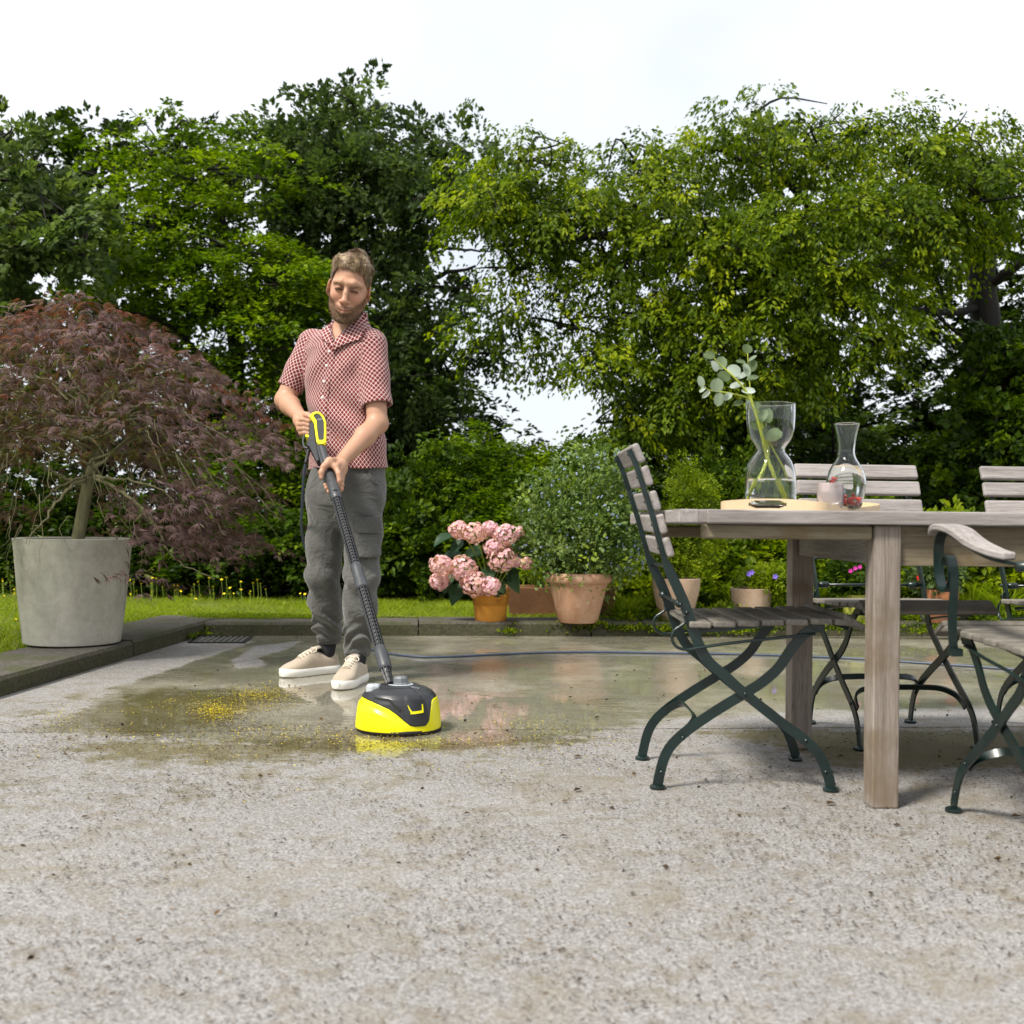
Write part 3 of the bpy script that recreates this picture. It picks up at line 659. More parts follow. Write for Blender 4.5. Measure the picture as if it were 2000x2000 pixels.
tree('maple_tree', 'large sunlit yellow green tree hanging over the table side of the garden', 'tree', (1905, 1180), 10.6,
     ([A(1920, 1130, 10.6), A(1912, 800, 10.6), A(1925, 640, 10.6), A(1917, 540, 10.6), A(1935, 430, 10.6)], 0.17, 0.10),
     [([A(1920, 600, 10.6), A(1830, 610, 10.2), A(1720, 585, 9.8), A(1600, 540, 9.5)], 0.04, 0.015), ([A(1910, 690, 10.6), A(1860, 640, 10.2), A(1810, 600, 10)], 0.03, 0.012),
      ([A(1925, 500, 10.6), A(1800, 420, 10), A(1600, 420, 9.7), A(1350, 440, 9.6), A(1120, 470, 9.5), A(960, 480, 9.4)], 0.09, 0.012), ([A(1600, 420, 9.7), A(1500, 330, 9.6), A(1350, 280, 9.6)], 0.04, 0.012),
      ([A(1930, 560, 10.6), A(1985, 520, 10.3), A(2060, 480, 10)], 0.05, 0.02), ([A(1560, 530, 9.5), A(1450, 560, 9.4), A(1300, 600, 9.4), A(1150, 620, 9.4)], 0.03, 0.008), ([A(1440, 560, 9.4), A(1360, 640, 9.4), A(1260, 700, 9.4)], 0.02, 0.008)],
     RT, 132000, 0.050, 0.5, 'leaf_bright', 27, 'hang', per=46, spray=0.34)
tree('maple_tree', 'darker lower boughs of the tree standing behind the vase', 'tree', (1450, 1180), 10.9,
     ([A(1455, 1130, 10.9), A(1460, 900, 10.9), A(1480, 700, 10.9)], 0.1, 0.05), [],
     [(1330, 860, 110, 110, 10.6, .5, 1.0), (1230, 940, 90, 90, 10.4, .4, .9), (1480, 800, 130, 90, 10.8, .6, .9), (1620, 900, 120, 110, 10.9, .5, .8), (1450, 960, 150, 90, 10.3, .5, 1.0)],
     30000, 0.058, 0.52, 'leaf_hedge', 28, 'layer', per=44, spray=0.3)
tree('ivy_clad_tree', 'ivy covered dark trunk at the right edge behind the last chair', 'tree', (1960, 1180), 9.9,
     ([A(1960, 1130, 9.9), A(1965, 900, 9.9), A(1960, 640, 9.95)], 0.12, 0.1), [],
     [(1950, 720, 85, 90, 9.8, .35, 1.1), (1940, 860, 100, 100, 9.7, .4, 1.2), (1880, 960, 120, 80, 9.7, .4, 1.1), (2040, 860, 90, 180, 9.8, .4, .8)], 24000, 0.062, 0.8, 'leaf_hedge', 29, 'bushy', per=36, spray=0.2)

# hedge and shrubs at the edge of the lawn
def shrub(name, label, cat, blobs, nleaf, L, ratio, mat, seed, style='bushy', group=None, stems=6, **kw):
    r = np.random.default_rng(seed); b0 = blobs[0]
    c = at(b0[0], 1150, b0[4]); root = empty(name, (c.x, b0[4], 0.06), 0, label, cat, group)
    m = MB()
    for b in blobs:
        cc = np.array(at(b[0], b[1], b[4]))
        for _ in range(stems):
            e = cc + unit(r.normal(size=3)) * np.array([b[2] * b[4] / FPX, b[5], b[3] * b[4] / FPX]) * 0.8
            s_ = np.array([c.x + (cc[0] - c.x) * 0.7 + r.normal() * 0.05, b[4] + r.normal() * 0.05, 0.05])
            m.tube(spline([s_, (s_ * 0.4 + e * 0.6) + r.normal(size=3) * 0.06, e], 4), [0.012] * 4 + [0.008] * 4 + [0.003], 4)
    m.v = [tuple(np.array(v) - np.array(root.location)) for v in m.v]
    mk('stems', m.v, m.f, M['bark_dark'], root, True)
    leafobj('foliage', crown(blobs, nleaf, L, ratio, r, style, **kw), M[mat], root)
    return root
shrub('hedge', 'dark clipped hornbeam hedge behind the lawn on the left side', 'hedge',
      [(60, 1030, 150, 140, 9.2, .4, 1), (270, 1060, 160, 130, 9.1, .4, 1), (470, 1080, 150, 105, 9.0, .4, 1), (640, 1080, 120, 105, 9.0, .4, 1), (-120, 1020, 120, 150, 9.2, .4, .7)], 46000, 0.055, 0.6, 'leaf_hedge', 31, 'layer', per=44, spray=0.2, tshift=-0.12)
shrub('shrub', 'rounded mid green shrub on the lawn edge between man and hydrangea', 'shrub',
      [(790, 1060, 90, 120, 8.9, .35, 1), (830, 960, 90, 90, 9.3, .4, 1.0), (870, 1090, 70, 90, 8.8, .3, 1)], 24000, 0.048, 0.6, 'leaf_hedge', 32, per=34, spray=0.15, tshift=0.05)
shrub('shrub', 'airy light green shrub rising behind the hydrangea and blue flowered bush', 'shrub',
      [(960, 960, 110, 90, 9.3, .4, 1.0), (1060, 910, 110, 60, 9.5, .4, .9), (1010, 1040, 120, 90, 8.9, .35, 1), (1150, 940, 90, 80, 9.3, .4, .9), (930, 880, 70, 60, 9.9, .35, .7)], 30000, 0.055, 0.5, 'leaf_hornbeam', 33, 'layer', per=36, spray=0.26, tshift=0.02)
shrub('shrub', 'dark leafy shrub behind the large terracotta pot', 'shrub', [(1200, 1020, 100, 120, 8.8, .35, 1), (1260, 1080, 70, 80, 8.5, .3, 1), (1090, 1090, 110, 60, 8.6, .3, .8)], 18000, 0.06, 0.6, 'leaf_dark', 34, per=34, spray=0.2, tshift=0.15)
shrub('flowering_shrub', 'loose garden shrub behind the table end with fine bright leaves', 'shrub', [(1420, 950, 90, 70, 8.9, .3, .8), (1520, 1000, 110, 70, 8.8, .35, 1), (1640, 1010, 110, 70, 8.9, .35, .9)], 17000, 0.045, 0.55, 'leaf_hedge', 35, per=34, spray=0.2, tshift=0.15)
shrub('bed_plants', 'dense bright green perennials in the bed under and behind the table', 'plants',
      [(1340, 1150, 60, 40, 7.9, .2, .8), (1420, 1090, 90, 50, 8.2, .3, 1), (1560, 1090, 100, 60, 8.2, .3, 1), (1700, 1080, 110, 60, 8.2, .35, 1), (1850, 1080, 110, 70, 8.2, .35, 1), (1990, 1090, 100, 70, 8.2, .35, 1), (1260, 1140, 70, 45, 8.0, .3, 1)],
      34000, 0.065, 0.5, 'leaf_bright', 36, per=22, spray=0.16, tshift=0.14, stems=4)['kind'] = 'stuff'
shrub('ground_cover', 'low creeping greenery spilling onto the kerb under the table', 'ground cover',
      [(1240, 1215, 90, 14, 7.2, .12, .8), (1400, 1212, 100, 20, 7.25, .15, 1), (1560, 1210, 100, 18, 7.35, .2, 1), (1720, 1212, 100, 16, 7.45, .16, 1), (1880, 1212, 110, 16, 7.45, .16, 1), (2030, 1208, 80, 22, 7.4, .2, 1)],
      15000, 0.03, 0.6, 'leaf_bright', 37, per=18, spray=0.08, tshift=0.06, stems=2)['kind'] = 'stuff'

# arching grass-like clumps (daylily)
def blade_clump(name, label, px, py, Y, h, n, seed, spread=0.35, mat='grass', group=None, w=0.014):
    r = np.random.default_rng(seed); c = at(px, py, Y); c = Vector((c.x, c.y, 0.07))
    root = empty(name, c, 0, label, 'plant', group)
    a = r.uniform(0, 6.28, n); rad = r.random(n) * 0.09
    base = np.stack([c.x + rad * np.cos(a), c.y + rad * np.sin(a), np.full(n, c.z)], 1)
    o_ = np.stack([np.cos(a), np.sin(a), np.zeros(n)], 1)
    d = unit(o_ * r.uniform(0.1, spread + 0.25, (n, 1)) + np.array([0, 0, 1.0])); side = np.stack([-np.sin(a), np.cos(a), np.zeros(n)], 1)
    V, F, T = ribbons(base, d, side, h * r.uniform(0.6, 1.15, n), np.full(n, w) * r.uniform(.6, 1.2, n), o_ * 0.75 + np.array([0, 0, -0.42]), r.uniform(0, 0.75, n), 5)
    leafobj('leaf_blades', (V, F, T), M[mat], root); return root
for i, (px, Y, h) in enumerate([(1430, 7.9, .42), (1530, 7.8, .5), (1600, 8.0, .5), (1470, 8.3, .5)]):
    blade_clump('daylily_clump', ['arching grassy clump just behind the violet flower pot', 'tall grassy clump left of the back table leg', 'grassy clump seen between the two table legs', 'grassy clump furthest back behind the table end'][i], px, 1180, Y, h, 260, 50 + i, group='grassy clumps in the bed')
for i, (px, Y, h) in enumerate([(1195, 7.7, .3), (1225, 7.5, .26), (1900, 7.9, .5), (1960, 7.7, .55)]):
    blade_clump('grass_tuft', ['pale grass tuft right of the large terracotta pot', 'pale grass tuft beside the beige pot', 'tall light grass tuft seen under the table beside the red flowers', 'tall light grass tuft at the right edge under the last chair'][i], px, 1190, Y, h, 150, 60 + i, group='light grass tufts at the lawn edge', w=0.009)

# ------------------------------------------------------------------ potted Japanese maple
def lathe_pot(name, label, cat, px, Yc, prof, mat, z0=KH, wall=0.018, soil_z=None, group=None, n=48, ripple=0.0):
    c = at(px, 1100, Yc); root = empty(name, (c.x, Yc, z0), 0, label, cat, group)
    hgt = prof[-1][1]; rt = prof[-1][0]
    full = [(0.001, 0.0)] + prof + [(rt - wall * 0.4, hgt + 0.002), (rt - wall, hgt - 0.002), (prof[0][0] + (rt - prof[0][0]) * 0.6 - wall, hgt * 0.6)]
    m = MB(); m.lathe(full, n=n); o = m.build('pot', M[mat], root, True); autosmooth(o, 50)
    sz = soil_z if soil_z is not None else hgt - 0.035
    rr = np.interp(sz, [p[1] for p in prof], [p[0] for p in prof]) - wall * 0.9
    m = MB(); m.lathe([(0.001, 0.012), (rr * .5, 0.008), (rr, 0.0)], (0, 0, sz), 24); m.build('soil', M['soil'], root, True)
    return root
PX, PYc = 140, 5.66
planter = lathe_pot('planter', 'large round grey concrete planter on the left kerb', 'planter', 143, PYc,
                    [(0.212, 0.0), (0.224, 0.006), (0.249, 0.22), (0.268, 0.44), (0.277, 0.505)], 'planter_concrete', wall=0.03)
pc = Vector(planter.location)
r_ = np.random.default_rng(41)
mt = empty('japanese_maple', (pc.x, pc.y, pc.z + 0.47), 0, 'purple leaved weeping Japanese maple growing from the concrete planter', 'tree')
def PM(x, y, dy=0.0): return np.array(at(x, y, PYc + dy))
m = MB()
tr = limb(m, [PM(148, 1075), PM(160, 1010), PM(170, 955), PM(176, 930)], 0.032, 0.026, 9)
limb(m, [PM(176, 930), PM(188, 880, .04), PM(182, 840, .06), PM(180, 800, .05), PM(165, 770, .05)], 0.025, 0.014, 8)
m.v = [tuple(np.array(v) - np.array(mt.location)) for v in m.v]
mk('trunk', m.v, m.f, M['bark_maple'], mt, True)
m = MB(); tips = []
crown_c = np.array([pc.x - 0.02, PYc, 0.0])
limbs_px = [([(176, 930), (150, 935), (110, 955), (70, 990)], -.1), ([(176, 930), (215, 935), (260, 938), (320, 960), (360, 1010)], -.15), ([(176, 930), (200, 900), (250, 880), (330, 890), (420, 930), (500, 980)], .05),
            ([(182, 840), (240, 800), (320, 790), (400, 830), (480, 880)], -.1), ([(180, 800), (140, 760), (80, 740), (20, 740)], -.05), ([(165, 770), (130, 720), (110, 680)], .1), ([(180, 800), (230, 740), (290, 700), (340, 690)], .1),
            ([(172, 950), (120, 930), (60, 900), (0, 900)], .1), ([(176, 930), (240, 960), (300, 1020), (340, 1090), (420, 1130)], -.2), ([(182, 860), (110, 850), (40, 860), (-40, 900)], -.2), ([(180, 800), (260, 760), (350, 740), (430, 790), (520, 870)], .2), ([(176, 930), (130, 960), (90, 1010), (50, 1060)], -.25)]
for pts, dy in limbs_px:
    P = [PM(x, y, dy * (i / (len(pts) - 1)) * 2) for i, (x, y) in enumerate(pts)]
    Q = limb(m, P, 0.011, 0.0016, 6, 6, 0.004, r_)
    for q in Q[len(Q) // 2:]: tips.append(q)
# fan of further limbs to every side (round crown)
for k in range(30):
    a = r_.uniform(-.35, 3.5); rad = r_.uniform(0.55, 1.0); zt = r_.uniform(0.75, 1.55)
    s_ = PM(180, r_.uniform(790, 930)); e = crown_c + np.array([math.cos(a) * rad, math.sin(a) * rad * 0.95, zt * (1 - 0.35 * rad)])
    mid = (s_ + e) / 2 + np.array([0, 0, 0.22 + 0.1 * r_.random()])
    Q = limb(m, [s_, mid, e, e + np.array([math.cos(a) * 0.1, math.sin(a) * 0.1, -0.12])], 0.007, 0.0015, 5, 5, 0.004, r_)
# fine hanging twigs near the front
for k in range(60):
    a = r_.uniform(3.3, 6.1); rad = r_.uniform(0.25, 0.8)
    s_ = crown_c + np.array([math.cos(a) * rad, math.sin(a) * rad, r_.uniform(0.65, 1.15)])
    e = s_ + np.array([math.cos(a) * 0.12, -0.05, -r_.uniform(0.12, 0.3)])
    limb(m, [s_, (s_ + e) / 2 + r_.normal(size=3) * 0.035, e], 0.0018, 0.0008, 4, 4, 0.004, r_)
m.v = [tuple(np.array(v) - np.array(mt.location)) for v in m.v]
mk('branches', m.v, m.f, M['bark_maple'], mt, True)
def maple_leaves(P, D, r, size, tint):
    """finely cut leaves: seven narrow lobes fanning out from P around D, drooping"""
    n = len(P); D = unit(D); parts = []
    N = unit(np.cross(D, r.normal(size=(n, 3))) * 0.8 + np.array([0, -0.25, 0.75])); S = unit(np.cross(D, N))
    for j in range(7):
        a = (j - 3) * 0.33 + r.normal(size=n) * 0.08
        d = D * np.cos(a)[:, None] + S * np.sin(a)[:, None]; d[:, 2] -= 0.12 * abs(j - 3) * 0.5
        Lj = size * (1 - 0.09 * abs(j - 3)) * r.uniform(0.85, 1.15, n)
        parts.append(leaves(P, d, N, Lj, 0.0040 + 0.0 * Lj, tint + r.normal(size=n) * 0.05, 0.25, 0.14))
    return parts
def outline_r(a, zrel): return 1.0
parts = []
# tiers of drooping pads over a dome: radius grows downwards, silhouette like the photo
npad = 430
ang = r_.uniform(0, 6.28, npad)
rad = 1.03 * np.sqrt(r_.uniform(0.0, 1.0, npad))
ztop = np.interp(rad, [0, .15, .35, .62, .85, 1.0, 1.06], [1.70, 1.66, 1.57, 1.40, 1.20, 1.02, .85])
tier = np.where(r_.random(npad) < .55, 0, r_.integers(1, 5, npad)); rad = np.where(tier == 0, rad, rad * (1 - .07 * tier))
zt_ = ztop - tier * .135 - r_.uniform(0, .03, npad) + .05 * np.sin(ang * 3 + 1) + .03 * np.sin(ang * 7 + rad * 9)
zt_ = np.round((zt_ - .03 * rad) / .10) * .10 * .55 + zt_ * .45
skirt = r_.random(npad) < .10; zt_ = np.where(skirt, r_.uniform(.52, .85, npad), zt_); rad = np.where(skirt, r_.uniform(.45, .95, npad), rad); ang = np.where(skirt, r_.uniform(-1.3, .5, npad), ang)
padC = crown_c + np.stack([np.cos(ang) * rad, np.sin(ang) * rad * 0.95, zt_], 1)
keep = ~((np.sin(ang) < -0.2) & (padC[:, 2] < 1.12) & (padC[:, 2] > 0.55) & (padC[:, 0] - crown_c[0] > -.35) & (padC[:, 0] - crown_c[0] < .48) & (r_.random(npad) < .85))
keep &= ~((padC[:, 2] < .86) & (np.abs(padC[:, 0] - pc.x) < .42) & (padC[:, 1] < pc.y + .1)); padC = padC[keep]; ang = ang[keep]
for c_, a_ in zip(padC, ang):
    k = 17; o_ = np.array([math.cos(a_), math.sin(a_), 0]); s_ = np.array([-math.sin(a_), math.cos(a_), 0])
    q = r_.normal(size=(k, 3)) * np.array([0.10, 0.10, 0.008]); q[:, 2] -= 0.36 * (q[:, 0] * o_[0] + q[:, 1] * o_[1])
    P = c_ + q
    D = o_ * 0.85 + s_ * r_.normal(size=(k, 1)) * 0.65 + np.array([0, 0, -0.38]) + r_.normal(size=(k, 3)) * 0.2
    topb = c_[2] > 1.28 + .1 * r_.normal()
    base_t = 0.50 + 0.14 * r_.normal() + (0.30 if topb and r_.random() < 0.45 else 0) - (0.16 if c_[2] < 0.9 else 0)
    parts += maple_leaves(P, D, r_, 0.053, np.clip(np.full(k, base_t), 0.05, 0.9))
# greenish shaded inner leaves
k = 900; a_ = r_.uniform(0, 6.28, k); rr_ = r_.random(k) ** .5 * 0.7
P = crown_c + np.stack([np.cos(a_) * rr_, np.sin(a_) * rr_, r_.uniform(0.95, 1.45, k)], 1)
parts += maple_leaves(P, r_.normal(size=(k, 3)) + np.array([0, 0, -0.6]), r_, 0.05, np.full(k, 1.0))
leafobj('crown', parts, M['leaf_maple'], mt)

# ------------------------------------------------------------------ hydrangea in an orange bag pot
YB = 7.02
hp = lathe_pot('flower_pot', 'small orange pot cover with torn open rim under the pink hydrangea', 'pot', 959, YB,
               [(0.088, 0.0), (0.093, 0.004), (0.101, 0.08), (0.106, 0.14)], 'orange_fabric', wall=0.004, soil_z=0.11)
m = MB()     # torn, folded rim of the cover
n = 40
for lay in range(1):
    V = []
    for k in range(n):
        a = 2 * math.pi * k / n
        hh = 0.155 + 0.035 * math.sin(a * 3 + 0.6) + 0.018 * math.sin(a * 7) + (0.02 if -0.9 < (a - 5.6) < 0.5 else 0)
        dip = max(0, 1 - abs(((a - 4.75 + math.pi) % (2 * math.pi)) - math.pi) / 0.5) * 0.055
        for r1, z1 in ((0.1065, 0.1), (0.108, 0.15), (0.112, max(0.135, hh - dip))):
            V.append((r1 * math.cos(a), r1 * math.sin(a), z1))
    F = [(3 * k + j, 3 * ((k + 1) % n) + j, 3 * ((k + 1) % n) + j + 1, 3 * k + j + 1) for k in range(n) for j in range(2)]
    m.add(V, F)
o = m.build('rim_flap', M['orange_fabric'], hp, True); s_ = o.modifiers.new('thick', 'SOLIDIFY'); s_.thickness = 0.003
hy = empty('hydrangea', (hp.location.x, YB, KH + 0.11), 0, 'pink hydrangea with large mop heads in the orange pot', 'flowering plant')
heads = [(897, 1035, 17), (926, 1041, 20), (957, 1033, 15), (988, 1045, 20), (1008, 1040, 14), (963, 1070, 16), (981, 1092, 25), (862, 1104, 20), (858, 1135, 17), (904, 1110, 24), (928, 1141, 24), (958, 1145, 17), (1028, 1100, 11), (1008, 1098, 9)]
r_ = np.random.default_rng(43); m = MB()
for (x, y, rp) in heads:
    dy = r_.uniform(-0.17, -0.05); c = np.array(at(x, y, YB + dy)); rad = rp * 1.12 * YB / FPX
    k = int(95 + rp * 4); q = unit(r_.normal(size=(k, 3))); P0 = c + q * rad * np.array([1, 1, 0.88]) * (r_.uniform(0.80, 1.06, (k, 1)) + .09 * np.sin(q[:, :1] * 7 + x) * np.sin(q[:, 2:] * 6 + y))
    parts = []; tb = r_.uniform(0.25, 0.75)
    S = unit(np.cross(q, r_.normal(size=(k, 3)))); B = np.cross(q, S)
    for j in range(4):
        d = S * math.cos(j * 1.5708) + B * math.sin(j * 1.5708) + q * 0.25
        parts.append(leaves(P0, d, q, r_.uniform(.011, .018, k), .015, np.full(k, tb) + r_.normal(size=k) * 0.22, 0.1))
    leafobj('flower_head', parts, M['petal_pink'], hy)
    m.tube(spline([(hp.location.x + r_.normal() * 0.02, YB, KH + 0.11), (np.array([hp.location.x, YB, KH + 0.2]) + c) / 2 + np.array([0, 0, 0.03]), c], 5), 0.004, 5)
m.v = [tuple(np.array(v) - np.array(hy.location)) for v in m.v]
mk('stems', m.v, m.f, M['stem_green'], hy, True)
def bigleaf(P, D, N, L, W, tint):
    D = unit(np.array(D, float)); S = unit(np.cross(D, N)); N = np.cross(S, D); V = []; rows = 7; cols = 5
    for i in range(rows):
        t = i / (rows - 1); w = W * (math.sin(math.pi * min(t, 1) ** 0.75)) ** 0.8 * 0.5
        for j in range(cols):
            s_ = (j / (cols - 1)) * 2 - 1
            V.append(P + D * L * t + S * w * s_ + N * (abs(s_) * w * 0.35 - 0.30 * L * t * t + 0.004 * math.sin(t * 30) * abs(s_)))
    F = [(i * cols + j, i * cols + j + 1, (i + 1) * cols + j + 1, (i + 1) * cols + j) for i in range(rows - 1) for j in range(cols - 1)]
    return V, F, [tint] * len(V)
for (x, y, dx, dy_, L) in [(885, 1045, -1, -.5, .13), (905, 1055, -.6, -.8, .11), (930, 1062, 0, -1, .11), (950, 1048, .8, .2, .10), (905, 1085, -1, .1, .13), (960, 1105, -.3, -1, .13), (975, 1108, .7, -.5, .12), (880, 1120, -.3, -1, .12), (895, 1140, -.2, -1.2, .13),
                           (990, 1105, .4, -1, .13), (1000, 1120, .2, -1.2, .12), (962, 1150, .2, -1.2, .10), (945, 1155, -.2, -1.0, .09), (868, 1128, .1, -1, .09), (940, 1078, -1, -.2, .12), (985, 1068, 1, -.3, .11), (1015, 1075, 1, -.6, .1), (925, 1095, -.6, -.8, .12), (970, 1130, .3, -.9, .1)]:
    P = np.array(at(x, y, YB + 0.03 + r_.uniform(-.05, .05))); V, F, T = bigleaf(P, (dx, -0.5 + r_.normal() * .2, dy_ * 0.7 + 0.05), (r_.normal() * .3, -0.5, 0.9), L * 1.05, L * 0.72, r_.random())
    mk('leaf', V, F, M['leaf_hydrangea'], hy, True, {'tint': ('FLOAT', T)}, local=False)

# ------------------------------------------------------------------ large terracotta pot with blue flowered bush, and the other pots
YT = 7.0
tp = lathe_pot('flower_pot', 'large terracotta pot with thick rolled rim on the back kerb', 'pot', 1130, YT,
               [(0.112, 0.0), (0.118, 0.004), (0.155, 0.15), (0.176, 0.235), (0.190, 0.238), (0.200, 0.252), (0.200, 0.278), (0.190, 0.292), (0.178, 0.295)], 'terracotta', wall=0.02)
r_ = np.random.default_rng(44)
bush = empty('blue_flowered_bush', (tp.location.x, YT, KH + 0.26), 0, 'airy grey green bush with tiny pale blue flowers in the rolled rim terracotta pot', 'plant')
BB = [(1130, 1040, 105, 90, YT, .30, 1.0), (1080, 1000, 60, 80, YT, .22, .8), (1190, 1010, 60, 90, YT, .22, .8), (1150, 930, 85, 50, YT + .05, .22, .6), (1050, 1070, 40, 35, YT, .15, .7), (1215, 1080, 45, 40, YT, .18, .6), (1190, 900, 45, 25, YT + .1, .12, .3), (1240, 1100, 30, 25, YT, .1, .2), (1130, 1085, 55, 12, YT + .02, .1, .3)]
parts = crown(BB, 15000, 0.033, 0.55, r_, 'bushy', per=20, spray=0.14, tshift=0.12, shell=0.45)
leafobj('foliage', parts, M['leaf_blue'], bush)
m = MB()
for b in BB:
    c_ = np.array(at(b[0], b[1], b[4]))
    for _ in range(9):
        e = c_ + unit(r_.normal(size=3)) * np.array([b[2] * 7 / FPX, b[5], b[3] * 7 / FPX]) * .95
        s_ = np.array([tp.location.x, YT, KH + .26]) + r_.normal(size=3) * .03
        m.tube(spline([s_, (s_ + e) / 2 + np.array([0, 0, .06]) + r_.normal(size=3) * .02, e], 4), 0.0022, 4)
m.v = [tuple(np.array(v) - np.array(bush.location)) for v in m.v]; mk('stems', m.v, m.f, M['stem_green'], bush, True)
parts = []
for b in BB:
    k = 40; q = unit(r_.normal(size=(k, 3))); q[:, 1] = -abs(q[:, 1]); P = np.array(at(b[0], b[1], b[4])) + q * np.array([b[2] * 7 / FPX, b[5] * 1.05, b[3] * 7 / FPX])
    for j in range(5): parts.append(leaves(P, r_.normal(size=(k, 3)), q, 0.011, 0.009, r_.random(k)))
leafobj('flowers', parts, M['petal_blue'], bush, kind='stuff')

# brown trough behind
c = at(1095, 1150, 7.62); tg = empty('plant_trough', (c.x, 7.62, 0.07), 0, 'long dark brown trough half hidden behind the large terracotta pot', 'planter')
m = MB(); w0, w1, hh = 0.33, 0.36, 0.185; m.add([(-w0, -.12, 0), (w0, -.12, 0), (w0, .12, 0), (-w0, .12, 0), (-w1, -.14, hh), (w1, -.14, hh), (w1, .14, hh), (-w1, .14, hh), (-w1 + .02, -.12, hh), (w1 - .02, -.12, hh), (w1 - .02, .12, hh), (-w1 + .02, .12, hh), (-w0, -.1, .14), (w0, -.1, .14), (w0, .1, .14), (-w0, .1, .14)],
    [(3, 2, 1, 0), (0, 1, 5, 4), (1, 2, 6, 5), (2, 3, 7, 6), (3, 0, 4, 7), (4, 5, 9, 8), (5, 6, 10, 9), (6, 7, 11, 10), (7, 4, 8, 11), (8, 9, 13, 12), (9, 10, 14, 13), (10, 11, 15, 14), (11, 8, 12, 15)])
bevel(m.build('trough_wall', M['trough_brown'], tg), 0.008)
m = MB(); m.box((0, 0, .135), (.66, .21, .01)); m.build('soil', M['soil'], tg)
ty = empty('seedlings', (c.x, 7.62, 0.21), 0, 'small light green seedlings growing along the brown trough', 'plant')
leafobj('foliage', crown([(1040, 1118, 40, 12, 7.62, .08, 1), (1150, 1116, 40, 12, 7.62, .08, 1), (1200, 1122, 20, 12, 7.62, .08, .5)], 900, 0.04, 0.35, np.random.default_rng(45), 'bushy', per=12, spray=.06, tshift=.25), M['leaf_box'], ty)

bp = lathe_pot('flower_pot', 'beige bowl shaped pot seen through the near chair back', 'pot', 1321, 7.15,
               [(0.075, 0.0), (0.082, 0.004), (0.118, 0.09), (0.140, 0.18), (0.147, 0.245), (0.148, 0.262)], 'terracotta_pale', wall=0.012)
bx = empty('boxwood_shrub', (bp.location.x, 7.15, KH + .24), 0, 'bright upright cone of small leaves in the beige pot beside the near chair', 'shrub')
r_ = np.random.default_rng(46); Yx = 7.2
BXB = [(1325, 1090, 50, 50, Yx, .14, 1.1), (1335, 1030, 55, 60, Yx, .16, 1.2), (1345, 965, 48, 50, Yx, .14, 1.0), (1335, 915, 25, 28, Yx, .08, .5), (1375, 1000, 28, 45, Yx, .1, .6), (1380, 1060, 30, 40, Yx, .1, .6)]
leafobj('foliage', crown(BXB, 15000, 0.02, 0.6, r_, 'bushy', per=24, spray=.08, tshift=.02), M['leaf_box'], bx)
m = MB(); m.tube([(0, 0, -.03), (0.02, 0, .3), (0.04, 0, .6)], [.012, .008, .003], 6); m.build('stems', M['bark_dark'], bx, True)

cp = lathe_pot('flower_pot', 'short pale clay pot with violet flowers behind the near chair seat', 'pot', 1468, 7.4,
               [(0.100, 0.0), (0.105, 0.004), (0.120, 0.09), (0.131, 0.185), (0.133, 0.194)], 'terracotta_pale', z0=0.075, wall=0.014)
vi = empty('violets', (cp.location.x, 7.4, .22), 0, 'light green trailing plant with violet flowers in the short clay pot', 'flowering plant')
r_ = np.random.default_rng(47)
leafobj('foliage', crown([(1475, 1126, 38, 12, 7.40, .12, 1), (1520, 1132, 42, 26, 7.38, .12, 1.3), (1545, 1150, 25, 25, 7.35, .1, .7)], 4200, 0.022, 0.8, r_, 'bushy', per=18, spray=.07, tshift=.1), M['leaf_box'], vi)
def blossoms(name, pts, Y, mat, parent, size=0.016, k=5):
    for (x, y) in pts:
        P = np.repeat(np.array(at(x, y, Y))[None], k, 0); a = np.arange(k) * 6.283 / k
        D = np.stack([np.cos(a), -0.3 + 0 * a, np.sin(a)], 1); V, F, T = leaves(P, D, np.array([0, -1.0, .3]) + 0 * P, size, size * .95, np.random.default_rng(int(x)).random(k), .1)
        leafobj(name, (V, F, T), M[mat], parent)
blossoms('flower', [(1468, 1118), (1463, 1121), (1514, 1126)], 7.24, 'petal_violet', vi, .02)
yp = lathe_pot('flower_pot', 'yellow green glazed pot between the two table legs', 'pot', 1672, 7.28, [(0.065, 0.0), (0.07, 0.004), (0.078, 0.09), (0.086, 0.155), (0.088, 0.165)], 'yellow_glaze', z0=KH, wall=.01)
mg = empty('busy_lizzie', (yp.location.x, 7.28, .23), 0, 'leafy plant with magenta flowers in the yellow green pot', 'flowering plant')
leafobj('foliage', crown([(1668, 1128, 42, 24, 7.3, .12, 1), (1650, 1118, 25, 18, 7.3, .1, .5)], 1500, 0.055, 0.45, np.random.default_rng(48), 'bushy', per=12, spray=.09, tshift=-.1), M['leaf_hedge'], mg)
blossoms('flower', [(1670, 1110), (1661, 1115), (1679, 1107)], 7.14, 'petal_magenta', mg, .016)
blossoms('flower', [(1628, 1221)], 7.2, 'petal_magenta', mg, .014)
rp = lathe_pot('flower_pot', 'reddish clay pot under the table right of the front leg', 'pot', 1838, 7.2, [(0.075, 0.0), (0.08, 0.004), (0.097, 0.14), (0.104, 0.15), (0.107, 0.2), (0.105, 0.205)], 'terracotta_red', z0=KH, wall=.012)
ge = empty('geranium', (rp.location.x, 7.2, .26), 0, 'dark leaved plant with scarlet flowers in the reddish clay pot', 'flowering plant')
leafobj('foliage', crown([(1825, 1122, 42, 18, 7.2, .1, 1), (1850, 1118, 30, 18, 7.2, .1, .6)], 900, 0.05, 0.6, np.random.default_rng(49), 'bushy', per=10, spray=.09, tshift=.0), M['leaf_oak'], ge)
